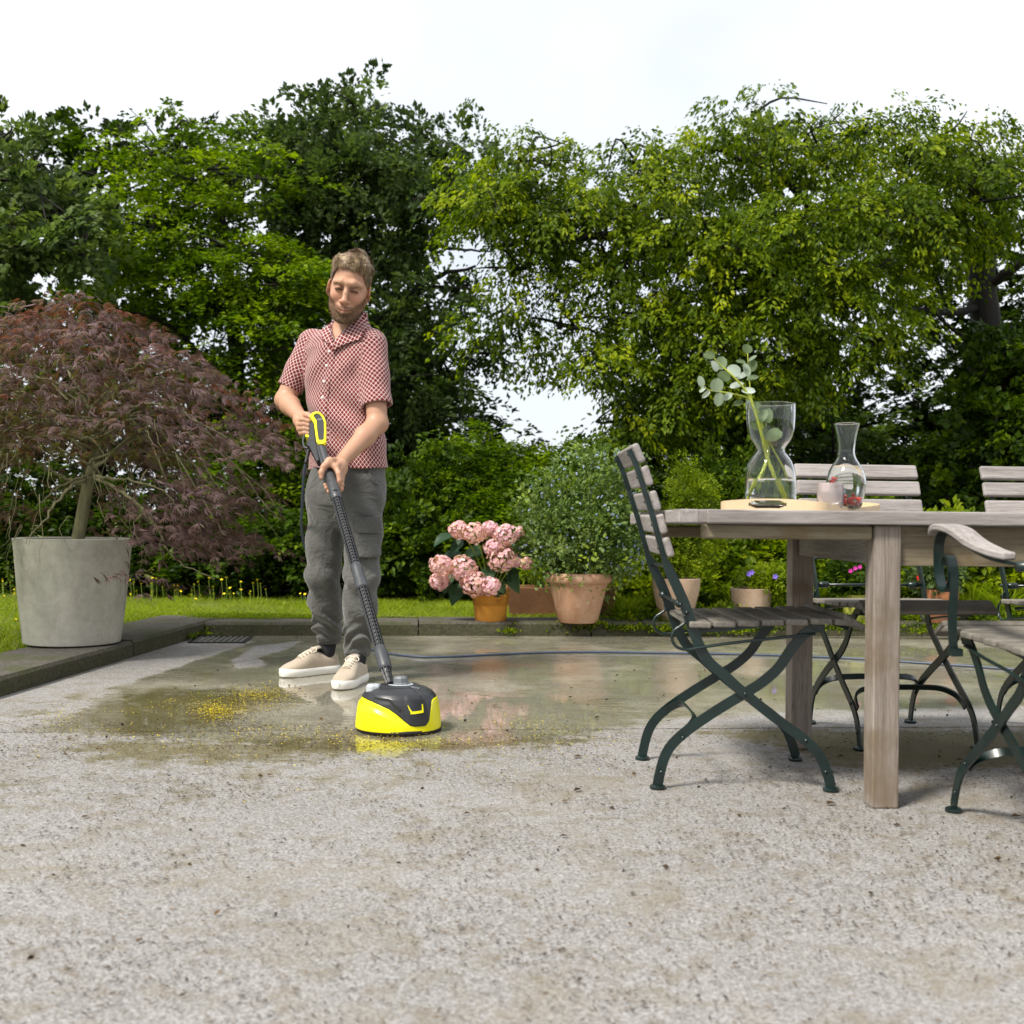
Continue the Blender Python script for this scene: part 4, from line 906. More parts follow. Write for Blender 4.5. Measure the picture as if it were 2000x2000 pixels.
for p_ in [(1790, 1143), (1852, 1139), (1862, 1124), (1795, 1128)]:
    blossoms('flower', [p_], 7.0, 'petal_red', ge, .02, 6)

# yellow buttercups in the lawn on the left
r_ = np.random.default_rng(55)
spots = [(r_.uniform(0, 90), r_.uniform(1130, 1168)) for _ in range(26)] + [(r_.uniform(245, 520), r_.uniform(1128, 1172)) for _ in range(44)] + [(r_.uniform(560, 600), r_.uniform(1150, 1172)) for _ in range(3)] + [(12, 1225), (50, 1196), (640, 1178), (100, 1180), (30, 1210)]
bc = empty('buttercup', (0, 0, 0), 0, 'small yellow buttercup on a thin stem in the grass left of the concrete planter', 'flower', 'yellow buttercups left of the planter')
m = MB(); m.tube([(0, 0, 0), (.008, 0, .5), (0, 0, 1.0)], .0018, 4); m.build('stem', M['stem_green'], bc)
V = []; 
a = np.arange(5) * 6.283 / 5; P = np.zeros((5, 3)); Vq, Fq, Tq = leaves(P, np.stack([np.cos(a), np.sin(a), .5 + 0 * a], 1), np.array([0, 0, 1.0]) + 0 * P, .016, .015, np.full(5, .8), .1)
fl = leafobj('blossom', (Vq, Fq, Tq), M['petal_yellow'], bc, local=True)
stem = [x for x in bpy.data.objects if x.parent == bc and x.name.startswith('stem')][0]
first = True
for (x, y) in spots:
    Y = r_.uniform(8.0, 8.5) if y < 1172 else 6.4
    p = at(x, y, Y); h = max(0.04, p.z - 0.06)
    if first: b_, st_, fl_ = bc, stem, fl; first = False
    else:
        b_ = bc.copy(); col.objects.link(b_); st_ = stem.copy(); col.objects.link(st_); st_.parent = b_; fl_ = fl.copy(); col.objects.link(fl_); fl_.parent = b_
    lb = 'left of the concrete planter' if x < 110 else ('between planter and man' if x < 530 else 'beside the trouser legs')
    tag(b_, 'small yellow buttercup on a thin stem ' + lb, 'flower', 'yellow buttercups ' + lb)
    b_.location = (p.x, p.y, 0.06); st_.scale = (1, 1, h); fl_.location = (0, 0, h); s_ = r_.uniform(.55, 1.0); fl_.scale = (s_,) * 3; fl_.rotation_euler = (r_.uniform(0.2, .9), r_.uniform(-.4, .4), r_.uniform(0, 6))

# moss and weeds on the kerb
r_ = np.random.default_rng(56)
def weeds(name, label, pts, n, mat, L, seed, z=KH, sx=.05, kind='stuff'):
    r = np.random.default_rng(seed); parts = []
    for (x, y, Y0, s_) in pts:
        c_ = np.array(gnd(x, y, z)) if Y0 is None else np.array(at(x, y, Y0))
        k = int(n * s_); P = c_ + r.normal(size=(k, 3)) * np.array([sx * s_, sx * .5, .006]); P[:, 2] = np.abs(P[:, 2] - c_[2]) * 1.0 + c_[2]
        parts.append(leaves(P, r.normal(size=(k, 3)) + np.array([0, 0, .9]), r.normal(size=(k, 3)) + np.array([0, 0, 1.0]), L * r.uniform(.5, 1.2, k), L * .5, r.random(k)))
    o = leafobj(name, parts, M[mat]); tag(o, label, 'plants', kind=kind); return o
weeds('moss', 'yellow green moss cushions on the back kerb behind the man', [(x, 1205 + r_.uniform(-4, 3), None, 1.3) for x in np.arange(400, 620, 7)] + [(x, 1228, 6.98, .5) for x in np.arange(455, 540, 9)], 260, 'leaf_box', .010, 57)
weeds('weeds', 'small leafy weeds in the kerb joint and along the kerb foot', [(995, 1235, 6.9, .8), (1000, 1222, 6.95, .3), (388, 1240, 6.7, 1.1), (400, 1226, 6.8, .9), (372, 1246, 6.5, .6)] + [(x, 1222 + r_.uniform(-6, 16), 6.98, r_.uniform(.3, 1.1)) for x in np.arange(1085, 1900, 17)], 70, 'leaf_bright', .028, 58, z=0.0, sx=.035)
weeds('moss', 'dark moss clinging to the kerb face under the terracotta pot', [(x, 1228 + r_.uniform(-8, 6), 7.01, .8) for x in np.arange(1080, 2000, 11)], 90, 'leaf_dark', .012, 59)

# drain grate in the far left corner of the patio
c = gnd(432, 1250); dg = empty('drain_grate', (c.x, c.y, 0.002), R(5), 'small slotted drain cover set in the far left corner of the patio', 'drain')
m = MB(); m.box((0, 0, .002), (.30, .012, .006)); m.v = [(x, y - .16, z) for x, y, z in m.v]; m2 = MB(); m2.box((0, .16, .002), (.30, .012, .006)); m.add(m2.v, m2.f); m.box((-.15, 0, .002), (.012, .33, .0055)); m.box((.15, 0, .002), (.012, .33, .0055)); m.build('frame', M['rubber'], dg)
for i in range(9):
    m = MB(); m.box((-.128 + i * .032, 0, .002), (.014, .30, .004)); m.build('slat', simple('cast_iron', (.10, .10, .09), .6).m if 'cast_iron' not in M else M['cast_iron'], dg)

# ------------------------------------------------------------------ fallen petals and needles on the slabs
r_ = np.random.default_rng(71)
def litter(spots, L, W, r, up=0.35, z=0.003):
    P = np.concatenate(spots); n = len(P); P = np.concatenate([P, np.full((n, 1), z) + r.random((n, 1)) * 0.003], 1)
    a = r.uniform(0, 6.28, n); D = np.stack([np.cos(a), np.sin(a), r.normal(size=n) * up * .4], 1); N = np.array([0, 0, 1.0]) + r.normal(size=(n, 3)) * up
    l = L * r.uniform(.5, 1.4, n); return leaves(P, D, N, l, np.minimum(l * .8, W * r.uniform(.6, 1.3, n)), r.random(n), .15)
def blobs_px(lst, r):
    out = []
    for (x, y, sx, sy, n) in lst:
        X = r.normal(x, sx, n); Yp = np.maximum(r.normal(y, sy, n), 1240)
        X = np.clip(X, -300, 2300); out.append(np.array([gnd(a, b).xy[:] for a, b in zip(X, Yp)]))
    return out
YL = [(430, 1392, 26, 8, 900), (400, 1378, 60, 10, 700), (510, 1355, 32, 9, 600), (470, 1372, 50, 12, 600), (115, 1405, 22, 14, 500), (540, 1422, 60, 5, 420), (600, 1440, 120, 8, 700), (950, 1450, 140, 8, 800), (780, 1452, 80, 6, 700),
      (1020, 1415, 60, 8, 420), (1080, 1430, 60, 12, 300), (200, 1430, 80, 12, 350), (350, 1460, 150, 18, 500), (880, 1490, 200, 20, 260), (600, 1500, 260, 40, 260), (1060, 1405, 120, 16, 200), (330, 1385, 60, 12, 350), (1300, 1243, 400, 2, 160), (700, 1243, 250, 2, 130), (1060, 1490, 60, 20, 150)]
YL = [(a_, b_, c_ * 1.1, d_, int(n_ * (1.3 if (b_ < 1400 and c_ < 40) else .42))) for a_, b_, c_, d_, n_ in YL]
o = leafobj('petal_litter', litter(blobs_px(YL, r_), .0050, .0038, r_), M['petal_yellow']); tag(o, 'drifts of fallen yellow petals on the wet concrete around the cleaner', 'petals', kind='stuff')
o = leafobj('wet_debris', litter(blobs_px([(a_, b_ + 6, c_ * 1.3, d_ * 1.4, int(n_ * .9)) for a_, b_, c_, d_, n_ in YL[:14]], r_), .007, .004, r_), M['debris']); tag(o, 'dark wet crumbs mixed with the petals on the concrete', 'litter', kind='stuff')
n = 46000; X = r_.uniform(-1.7, 2.4, n); Yy = 1.6 + 2.4 * r_.random(n) ** .9; kk = (np.sin(X * 5 + 2 * np.sin(Yy * 4)) * np.sin(Yy * 7 + 2 * np.sin(X * 3)) + 1.1) / 2.1 > r_.random(n) * .9; X, Yy, n = X[kk], Yy[kk], int(kk.sum())
sp = [np.stack([X, Yy], 1)]
o = leafobj('needle_litter', litter(sp, .012, .0026, r_), M['debris']); tag(o, 'dark needles and crumbs scattered over the dry concrete', 'litter', kind='stuff')
n = 340; sp = [np.stack([r_.uniform(-1.6, 2.8, n), r_.uniform(1.6, 5.5, n)], 1)]
o = leafobj('leaf_crumbs', litter(sp, .014, .009, r_, .6), M['debris']); tag(o, 'larger dark leaf crumbs on the patio', 'litter', kind='stuff')
DL = ['curled dead leaf bit right of the cleaner, behind the joint', 'small crumb in front of the cleaner on the open concrete', 'flat dead leaf bit near the dry patch left of the side view chair', 'orange brown leaf bit lying on the wet edge beside the petals', 'brown leaf bit between the side view chair and the front table leg', 'tiny dark crumb beside the brown leaf bit near the front table leg',
      'crumb nearest to the camera below the side view chair', 'small dark leaf bit on the open concrete left of the cleaner', 'dark leaf bit under the armchair at the right edge', 'round dark crumb just left of the front table leg, under the table', 'round dark crumb under the table right of the front leg', 'lone speck on the foreground concrete below the cleaner']
for i, (x, y, L) in enumerate([(1120, 1477, .03), (1096, 1564, .02), (1120, 1545, .03), (1160, 1403, .03), (1613, 1571, .03), (1527, 1580, .015), (1092, 1633, .02), (520, 1515, .02), (1972, 1595, .03), (1635, 1477, .022), (1866, 1485, .025), (905, 1590, .02)]):
    c_ = gnd(x, y, .004); V, F, T = leaves(np.array([c_]), np.array([[1.0, r_.normal() * .6, .1]]), np.array([[0, -.3, 1.0]]), L, L * .5, np.array([r_.random()]), .3)
    o = leafobj('dead_leaf', (V, F, T), M['debris']); tag(o, DL[i], 'leaf', 'dead leaf fragments on the patio')
# ------------------------------------------------------------------ GARDEN CHAIRS
# local frame: x forward, y to the left of the sitter, z up, origin on the ground between the feet
def side(pts):   # side profile traced from the near chair's near side (plane at depth 3.10)
    out = []
    for x, y in pts:
        p = at(x, y, 3.10); out.append((p.x - 0.616, p.z))
    return out
POST = side([(1228, 878), (1242, 908), (1257, 954), (1275, 1011), (1290, 1066), (1298, 1092), (1307, 1114), (1326, 1155), (1342, 1194), (1355, 1234), (1366, 1262), (1384, 1292), (1416, 1320), (1455, 1355), (1514, 1402), (1573, 1446), (1601, 1477), (1616, 1513), (1622, 1535)])
LEGB = side([(1604, 1222), (1596, 1226), (1573, 1238), (1546, 1269), (1522, 1304), (1491, 1332), (1455, 1355), (1396, 1391), (1345, 1426), (1314, 1454), (1298, 1481), (1289, 1513), (1285, 1533)])
HW = 0.200       # half distance between the side frames
def make_chair(label, loc, rz, arms=False, cat='chair', group=None):
    t = empty('garden_chair', loc, rz, label, cat, group)
    for sgn in (-1, 1):
        y = sgn * (HW - 0.007); yb = sgn * (HW - 0.016)
        pp = [(x, y, z) for x, z in POST]
        wid = [.014] * 5 + [.016, .026] + [.028] * 5 + [.027] * (len(pp) - 12); th = [.012] * 5 + [.010, .007] + [.006] * (len(pp) - 7)
        S = spline(pp, 4); k = np.linspace(0, len(pp) - 1, len(S))
        m = MB(); m.bar(S, list(np.interp(k, range(len(pp)), wid)), list(np.interp(k, range(len(pp)), th)), (0, 1, 0))
        autosmooth(m.build('back_post', M['green_metal'], t), 50)
        S = spline([(x, yb, z) for x, z in LEGB], 4)
        m = MB(); m.bar(S, .027, .006, (0, 1, 0)); autosmooth(m.build('leg', M['green_metal'], t), 50)
        # feet
        for (x, z), yy in ((POST[-1], y), (LEGB[-1], yb)):
            m = MB(); m.lathe([(.001, 0), (.019, 0), (.0215, .004), (.0205, .009), (.014, .0125), (.001, .0135)], (x, yy, 0), 18); m.box((x, yy, .02), (.02, .007, .022))
            autosmooth(m.build('foot', M['green_metal'], t), 45)
        # rivets
        m = MB()
        for (x, y_) in [(1455, 1355), (1573, 1446), (1333, 1440), (1612, 1507), (1291, 1507), (1341, 1196)]:
            q = at(x, y_, 3.10); m.lathe([(.0055, 0), (.005, .002), (.001, .0035)], (q.x - .616, sgn * (HW - .003), q.z), 10, M=Matrix.Rotation(R(-90 * sgn), 3, 'X'))
        m.build('rivets', M['green_metal'], t, True)['kind'] = 'stuff'
        # seat rail (flat bar) and the rod under it with its bent eye
        m = MB(); a = [side([(x, y_)])[0] for x, y_ in [(1362, 1236), (1450, 1227), (1550, 1217), (1600, 1212), (1625, 1216), (1660, 1229)]]
        m.bar([(x, sgn * (HW - .028), z) for x, z in a], .010, .006, (0, 1, 0)); m.build('seat_rail', M['green_metal'], t)
        m = MB(); a = [side([(x, y_)])[0] for x, y_ in [(1592, 1238), (1500, 1247), (1420, 1256), (1365, 1264), (1340, 1268), (1320, 1262), (1311, 1246), (1316, 1231), (1328, 1222), (1338, 1213), (1335, 1200)]]
        m.tube(spline([(x, sgn * (HW + .001 - .012 * (i == 0)), z) for i, (x, z) in enumerate(a)], 5), .0042, 7); m.build('rod', M['green_metal'], t, True)
        m = MB(); q = side([(1598, 1224)])[0]; m.box((q[0], sgn * (HW - .022), q[1]), (.036, .022, .024), Matrix.Rotation(R(28), 3, 'Y')); bevel(m.build('hinge', M['green_metal'], t), .003)
    # back cross bars
    m = MB(); a, b = side([(1307, 1116)])[0], side([(1334, 1180)])[0]
    m.tube(spline([(a[0], -HW + .008, a[1]), (a[0] + .004, -HW * .8, a[1] + .006), (a[0] + .004, 0, a[1] + .008), (a[0] + .004, HW * .8, a[1] + .006), (a[0], HW - .008, a[1])], 4), .0048, 7); m.build('cross_bar', M['green_metal'], t, True)
    m = MB(); m.tube([(b[0] - .008, -HW - .004, b[1]), (b[0] - .008, HW + .004, b[1])], .0048, 8)
    for sgn in (-1, 1): m.tube([(b[0] - .008, sgn * (HW - .02), b[1]), (b[0] - .008, sgn * (HW - .055), b[1])], .011, 10)
    m.build('cross_bar', M['green_metal'], t, True)
    # stretchers between the feet: a strap that climbs along the leg and rounds over to the other side
    for pts_ in (((1312, 1457), (1330, 1438), (1352, 1421), (1366, 1411)), ((1583, 1456), (1565, 1440), (1545, 1426), (1532, 1416))):
        q = side(pts_); L_ = np.array([q[3][0] - q[0][0], 0, q[3][1] - q[0][1]]); L_ /= np.linalg.norm(L_); Wn = np.cross(L_, [0, 1.0, 0]); yy = [HW - .021, HW - .024, HW - .040, HW - .085]
        P = [(x, -y_, z) for (x, z), y_ in zip(q, yy)] + [(q[3][0] + L_[0] * .004, 0, q[3][1] + L_[2] * .004)] + [(x, y_, z) for (x, z), y_ in reversed(list(zip(q, yy)))]
        m = MB(); m.bar(spline(P, 5), .006, .020, Wn); autosmooth(m.build('stretcher', M['green_metal'], t), 50)
    # back slats on the front side of the posts
    ex0 = None
    for (x, y) in [(1236, 888), (1249, 932), (1264, 980), (1278, 1025), (1291, 1070)]:
        q = side([(x, y)])[0]
        i = min(range(len(POST) - 1), key=lambda k: abs((POST[k][1] + POST[k + 1][1]) / 2 - q[1])); dx, dz = POST[i + 1][0] - POST[i][0], POST[i + 1][1] - POST[i][1]; an = math.atan2(dx, dz) - math.pi
        m = MB(); Mx = Matrix.Rotation(an, 3, 'Y'); px = np.interp(-q[1], [-z for _, z in POST], [x_ for x_, _ in POST])
        m.box((px + .0165, 0, q[1] + .003), (.019, .455, .0535), Mx); bevel(m.build('back_slat', M['teak_y'], t), .007, 3)
        m = MB()
        for sgn in (-1, 1): m.lathe([(.005, 0), (.0045, .0018), (.001, .003)], (px - .008, sgn * (HW - .007), q[1]), 8, M=Matrix.Rotation(R(-90), 3, 'Y'))
        m.build('screws', M['green_metal'], t, True)['kind'] = 'stuff'
    # seat slats
    r = np.random.default_rng(int(abs(loc[0]) * 1000) + 3)
    xs = [1350 + 47.0 * i for i in range(7)]
    for i, xp in enumerate(xs):
        yp = 1219 - 1.15 * i + (2.5 if i > 5 else 0); q = side([(xp + 16, yp)])[0]
        m = MB(); m.box((q[0], 0, q[1] + r.uniform(-.001, .001)), (.0575, .425 + r.uniform(-.006, .006), .0165), Matrix.Rotation(R(r.uniform(-1.2, 1.2) + (0 if i < 6 else 5)), 3, 'Y'))
        bevel(m.build('seat_slat', M['teak_seat'], t), .005, 3)
    q = side([(1664, 1212)])[0]
    m = MB(); m.box((q[0], 0, q[1] - .003), (.062, .43, .0165), Matrix.Rotation(R(31), 3, 'Y')); bevel(m.build('seat_slat', M['teak_seat'], t), .005, 3)
    if arms:
        for sgn in (-1, 1):
            ya = sgn * (HW + .036)
            # wooden arm: wavy, wide in the middle
            m = MB(); prof = [(.285, .690, .030), (.255, .703, .042), (.20, .706, .054), (.13, .697, .058), (.05, .672, .054), (-.03, .657, .046), (-.075, .651, .038), (-.115, .648, .030)]
            P = spline([(x - .02, ya + sgn * .004, z) for x, z, w in prof], 4); W = np.interp(np.linspace(0, 7, len(P)), range(8), [w for *_, w in prof])
            m.bar(P, list(W), .017, (0, 0, 1)); bevel(autosmooth(m.build('armrest', M['teak_x'], t), 50), .004, 2)
            # strap under it that rolls into a scroll and carries the arm down to the seat
            m = MB()
            P = [(-.19, ya, .632), (-.12, ya, .634), (-.03, ya, .643), (.08, ya, .668), (.16, ya, .690), (.212, ya, .692), (.236, ya, .672), (.242, ya, .63), (.236, ya, .585), (.214, ya, .556), (.186, ya, .552), (.165, ya, .570), (.158, ya, .60), (.168, ya, .628), (.186, ya, .638), (.200, ya, .628), (.203, ya, .612)]
            m.bar(spline(P, 5), .022, .005, (0, 0, 1)) if False else None
            S = spline(P, 5); V = []; F = []
            for i, p in enumerate(S):
                d = S[min(i + 1, len(S) - 1)] - S[max(i - 1, 0)]; d /= np.linalg.norm(d); nn = np.array([-d[2], 0, d[0]]) * .0027; yy = np.array([0, .012, 0])
                V += [p - nn - yy, p + nn - yy, p + nn + yy, p - nn + yy]
            F = [(i * 4 + k, i * 4 + (k + 1) % 4, (i + 1) * 4 + (k + 1) % 4, (i + 1) * 4 + k) for i in range(len(S) - 1) for k in range(4)] + [(3, 2, 1, 0), tuple(len(S) * 4 - 4 + k for k in range(4))]
            m.add(V, F); autosmooth(m.build('arm_scroll', M['green_metal'], t), 50)
            m = MB(); S = spline([(.152, ya, .600), (.150, ya, .56), (.158, ya, .50), (.166, ya - sgn * .004, .45), (.168, ya - sgn * .008, .412)], 5)
            m.bar(S, .020, .006, (1, 0, .05)); m.box((.168, ya - sgn * .012, .405), (.030, .026, .018)); autosmooth(m.build('arm_support', M['green_metal'], t), 45)
            m = MB(); m.tube([(-.19, ya - sgn * .05, .628), (-.19, ya + sgn * .015, .628)], .011, 12); m.build('arm_hinge', M['green_metal'], t, True)
    return t
make_chair('folding chair in side view at the free end of the table, nearest to the man', (0.616, 3.29, 0), 0, group='green metal and weathered wood folding chairs')
make_chair('folding chair behind the table facing the camera, back seen left of and behind the carafe', (1.262, 3.905, 0), R(-84), group='green metal and weathered wood folding chairs')
make_chair('folding chair behind the table at the far right, cut off by the picture edge', (1.925, 3.935, 0), R(-88), group='green metal and weathered wood folding chairs')
make_chair('folding armchair in front of the table at the right edge with curled metal arm', (1.308, 2.668, 0), R(93), arms=True, cat='armchair', group='green metal and weathered wood folding chairs')

# ------------------------------------------------------------------ TABLE
TR = R(2.2)
tb = empty('garden_table', (0.907, 2.917, 0), TR, 'large weathered teak dining table with square legs', 'table')
TZ = 0.7445; TT = 0.034; TX0 = -0.468; TX1 = 2.15; TY0 = -0.022; TWID = 0.86; SAG = 0.012
nb = 7; bw = TWID / nb
rt = np.random.default_rng(5)
for i in range(nb):
    y0 = TY0 + bw * i; zc = TZ - TT / 2 - SAG * (i + .5) / nb + (SAG / nb * .5)
    m = MB(); m.box(((TX0 + TX1) / 2 + .02, y0 + bw / 2, zc), (TX1 - TX0 - (0.045), bw - .004, TT)); bevel(m.build('table_board', M['teak_x'], tb), .003, 2)
m = MB(); m.box((TX0 - .004, TY0 + TWID / 2, TZ - TT / 2 - SAG / 2), (.05, TWID, TT), Matrix.Rotation(-SAG / TWID, 3, 'X')); bevel(m.build('end_board', M['teak_y'], tb), .003, 2)
LW = .068; LY2 = .735; LX2 = 1.72
for (x, y) in ((0, 0), (0, LY2), (LX2, 0), (LX2, LY2)):
    hh = TZ - TT - (.0018 if y == 0 else .014); m = MB(); m.box((x + LW / 2, y + LW / 2, hh / 2), (LW, LW, hh)); bevel(m.build('leg', M['teak_leg'], tb), .005, 3)
zt = TZ - TT - .0145
m = MB(); m.box((LW + (LX2 - LW) / 2, LW * .45, zt - .039), (LX2 - LW - .002, .026, .100)); bevel(m.build('apron', M['teak_stained'], tb), .002)
m = MB(); m.box((LW + (LX2 - LW) / 2, LY2 + LW * .55, zt - .045), (LX2 - LW - .002, .026, .088)); bevel(m.build('apron', M['teak_stained'], tb), .002)
m = MB(); m.box((.034, LW + (LY2 - LW) / 2, zt - .045), (.028, LY2 - LW - .002, .086)); bevel(m.build('apron', M['teak_y'], tb), .002)
m = MB(); m.box((LX2 + .034, LW + (LY2 - LW) / 2, zt - .045), (.028, LY2 - LW - .002, .086)); bevel(m.build('apron', M['teak_y'], tb), .002)
for y, dz in ((0.004, .012), (LY2 + .03, 0)):
    m = MB(); m.box((TX0 + .045 + .205, y + .016, zt - .0185 + dz), (.43, .030, .036)); bevel(m.build('slide_rail', M['teak_stained'], tb), .006, 3)
for x in (.3, .85, 1.4):
    m = MB(); m.box((x, .40, zt - .015), (.05, LY2 - .06, .026)); m.build('bearer', M['teak_y'], tb)
def T(x, y, z=0.0):
    c, s = math.cos(TR), math.sin(TR); return Vector((.907 + x * c - y * s, 2.917 + x * s + y * c, TZ + z - SAG * (y - TY0) / TWID))

# ------------------------------------------------------------------ TRAY, VASE, CARAFE, TUMBLER
tc = T(-.108, .265); tray = empty('serving_tray', (tc.x, tc.y, tc.z + .0005), R(-38), 'light plywood serving tray with cut out handles near the table end', 'tray')
hx, hy_, tw = .150, .212, .009
m = MB()   # rounded base
def rrect(hx, hy, r, n=6):
    P = []
    for cx, cy, a0 in ((hx - r, hy - r, 0), (-hx + r, hy - r, 90), (-hx + r, -hy + r, 180), (hx - r, -hy + r, 270)):
        for i in range(n + 1):
            a = R(a0 + 90 * i / n); P.append((cx + r * math.cos(a), cy + r * math.sin(a)))
    return P
m.prism(rrect(hx - .002, hy_ - .002, .038), (0, 0, .004), (1, 0, 0), (0, 1, 0), .007); m.build('tray_base', M['plywood'], tray)
# wall: follows the outline, taller at the two short (handle) sides
out = rrect(hx, hy_, .04, 8); inn = rrect(hx - tw, hy_ - tw, .04 - tw, 8)
def dens(P):
    Q = []
    for i in range(len(P)):
        a = np.array(P[i]); b = np.array(P[(i + 1) % len(P)]); k = max(1, int(round(np.linalg.norm(b - a) / .012)))
        for j in range(k): Q.append(a + (b - a) * j / k)
    return Q
O = []
for i in range(len(out)):
    a, b = np.array(out[i]), np.array(out[(i + 1) % len(out)]); c_, d_ = np.array(inn[i]), np.array(inn[(i + 1) % len(out)]); k = max(1, int(round(np.linalg.norm(b - a) / .008)))
    for j in range(k): O.append((a + (b - a) * j / k, c_ + (d_ - c_) * j / k))
def wall_h(p):
    e = abs(p[1]) / hy_; x = abs(p[0]) / hx
    return .014 + (.010 * math.cos(min(1, x) * 1.35) if e > .8 else 0.0) * 1.0 + .012 * max(0, e - .25)
V = []; F = []; zl = [0, .22, .32, .42, .70, .80, .88, 1.0]; NZ = len(zl); n = len(O)
for (o_, i_) in O:
    h = wall_h(o_)
    for t_ in zl: V.append((o_[0], o_[1], .001 + (h - .001) * t_))
    for t_ in zl: V.append((i_[0], i_[1], .001 + (h - .001) * t_))
for i in range(n):
    j = (i + 1) % n; mid = (O[i][0] + O[j][0]) / 2; ax_ = abs(mid[0]); on = abs(mid[1]) > hy_ * .97
    hs_ = set() if not on or ax_ > .050 else ({3} if ax_ > .044 else ({2, 3, 4} if ax_ > .038 else {1, 2, 3, 4, 5}))
    A0, B0 = i * 2 * NZ, j * 2 * NZ
    for k in range(NZ - 1):
        if k in hs_: continue
        F.append((A0 + k, B0 + k, B0 + k + 1, A0 + k + 1)); F.append((A0 + NZ + k, A0 + NZ + 1 + k, B0 + NZ + 1 + k, B0 + NZ + k))
    F.append((A0 + NZ - 1, B0 + NZ - 1, B0 + 2 * NZ - 1, A0 + 2 * NZ - 1)); F.append((A0, A0 + NZ, B0 + NZ, B0))
    if hs_:
        k0, k1 = min(hs_), max(hs_) + 1; F.append((A0 + k0, A0 + NZ + k0, B0 + NZ + k0, B0 + k0)); F.append((A0 + k1, B0 + k1, B0 + NZ + k1, A0 + NZ + k1))
m = MB(); m.add(V, F); autosmooth(m.build('tray_wall', M['plywood'], tray), 50)

def glassware(name, label, cat, px, Y, outer, wall, water_top, n=48, mat='glass', inner_bottom=.008, zoff=.009):
    c = at(px, 900, Y); yl = (c.y - 2.917); base = Vector((c.x, Y, TZ - SAG * (yl - TY0) / TWID + zoff)); g_ = empty(name, base, 0, label, cat)
    inner = [(max(r - wall, .002), z) for r, z in outer if z > inner_bottom * 1.2]; inner = [(0.0008, inner_bottom), (inner[0][0] * .8, inner_bottom)] + inner
    prof = [(0.0008, 0)] + outer + [(outer[-1][0] - wall * .5, outer[-1][1] + wall * .35)] + list(reversed(inner))
    m = MB(); m.lathe(prof, n=n); o = m.build('glass_wall', M[mat], g_, True)
    if water_top:
        rr = np.interp(water_top, [z for r, z in outer], [r for r, z in outer]) - wall - .0004
        pts = [(r - wall - .0004, z) for r, z in outer if inner_bottom * 1.6 < z < water_top]
        m = MB(); m.lathe([(.0008, inner_bottom + .0006), (pts[0][0] * .85, inner_bottom + .0006)] + pts + [(rr, water_top), (.0008, water_top)], n=n); m.build('water', M['water'], g_, True)
    return g_
YV = 3.16; sV = FPX / YV
def prof_px(lst, base_y, s): return [(hw / s, (base_y - y) / s) for hw, y in lst]
vb = 993
vprof = prof_px([(38, 993), (46, 992), (49.5, 985), (50.5, 970), (50, 948), (48.5, 930), (46, 915), (41.5, 902), (34.5, 891), (28.5, 883), (27.5, 877), (31.5, 869), (39.5, 857), (44.5, 843), (46.5, 826), (47.2, 806), (46.8, 793), (47.2, 789)], vb, sV)
S_ = spline([(r, 0, z) for r, z in vprof], 3); vprof = [(p[0], p[2]) for p in S_]
vase = glassware('glass_vase', 'tall hourglass shaped glass vase with eucalyptus on the tray', 'vase', 1505, YV, vprof, .0035, (vb - 936) / sV)
YC_ = 3.08; sC = FPX / YC_
cprof = prof_px([(20, 988), (26, 987), (31, 980), (35, 962), (37.5, 944), (37.5, 932), (34, 917), (27, 903), (20, 892), (16.5, 882), (16, 872), (17.5, 856), (20.5, 840), (24, 826), (25, 822)], 988, sC)
S_ = spline([(r, 0, z) for r, z in cprof], 3); cprof = [(p[0], p[2]) for p in S_]
carafe = glassware('glass_carafe', 'glass water carafe with a narrow neck and red berries inside', 'carafe', 1653, YC_, cprof, .0028, (988 - 905) / sC)
YG = 3.03; sG = FPX / YG
tumb = glassware('drinking_glass', 'small ribbed pinkish tumbler in front of the carafe', 'glass', 1622, YG, prof_px([(20, 980), (24, 979), (25, 972), (25, 950), (24.5, 934), (24.5, 932)], 980, sG), .003, (980 - 948) / sG, mat='frosted_glass')
tg_ = [o for o in bpy.data.objects if o.parent == tumb and o.name.startswith('glass_wall')][0]
for v in tg_.data.vertices:   # vertical ribs
    a = math.atan2(v.co.y, v.co.x); rr = math.hypot(v.co.x, v.co.y)
    if rr > .02: f = 1 + .012 * math.cos(a * 24); v.co.x *= f; v.co.y *= f
# red currants
rb = np.random.default_rng(9)
cu = empty('red_currants', (carafe.location.x, YC_, carafe.location.z + .009), 0, 'red currants on their stalks at the bottom of the carafe', 'berries')
uv = MB(); uv.lathe([(.0005, -.0048)] + [(.0048 * math.sin(a), -.0048 * math.cos(a)) for a in np.linspace(.4, 2.74, 7)] + [(.0005, .0048)], n=10)
b0_ = None; pts = []
for i in range(46):
    for _ in range(30):
        a = rb.uniform(0, 6.28); rr = .036 * math.sqrt(rb.random()); z = .004 + abs(rb.normal()) * .010 + (.045 if i > 41 else 0) + (.02 if i == 40 else 0)
        p = np.array([rr * math.cos(a), rr * math.sin(a), z])
        if all(np.linalg.norm(p - q) > .0085 for q in pts): break
    pts.append(p)
    if b0_ is None: b0_ = uv.build('berry', M['berry'], cu, True); b0_.location = p
    else: share('berry', b0_, cu, p)
m = MB()
for _ in range(10):
    p = pts[rb.integers(len(pts))]; q = pts[rb.integers(len(pts))]; m.tube(spline([p, (p + q) / 2 + np.array([0, 0, .008]), q], 4), .0007, 4)
m.build('stalks', M['stem_yellow'], cu, True)
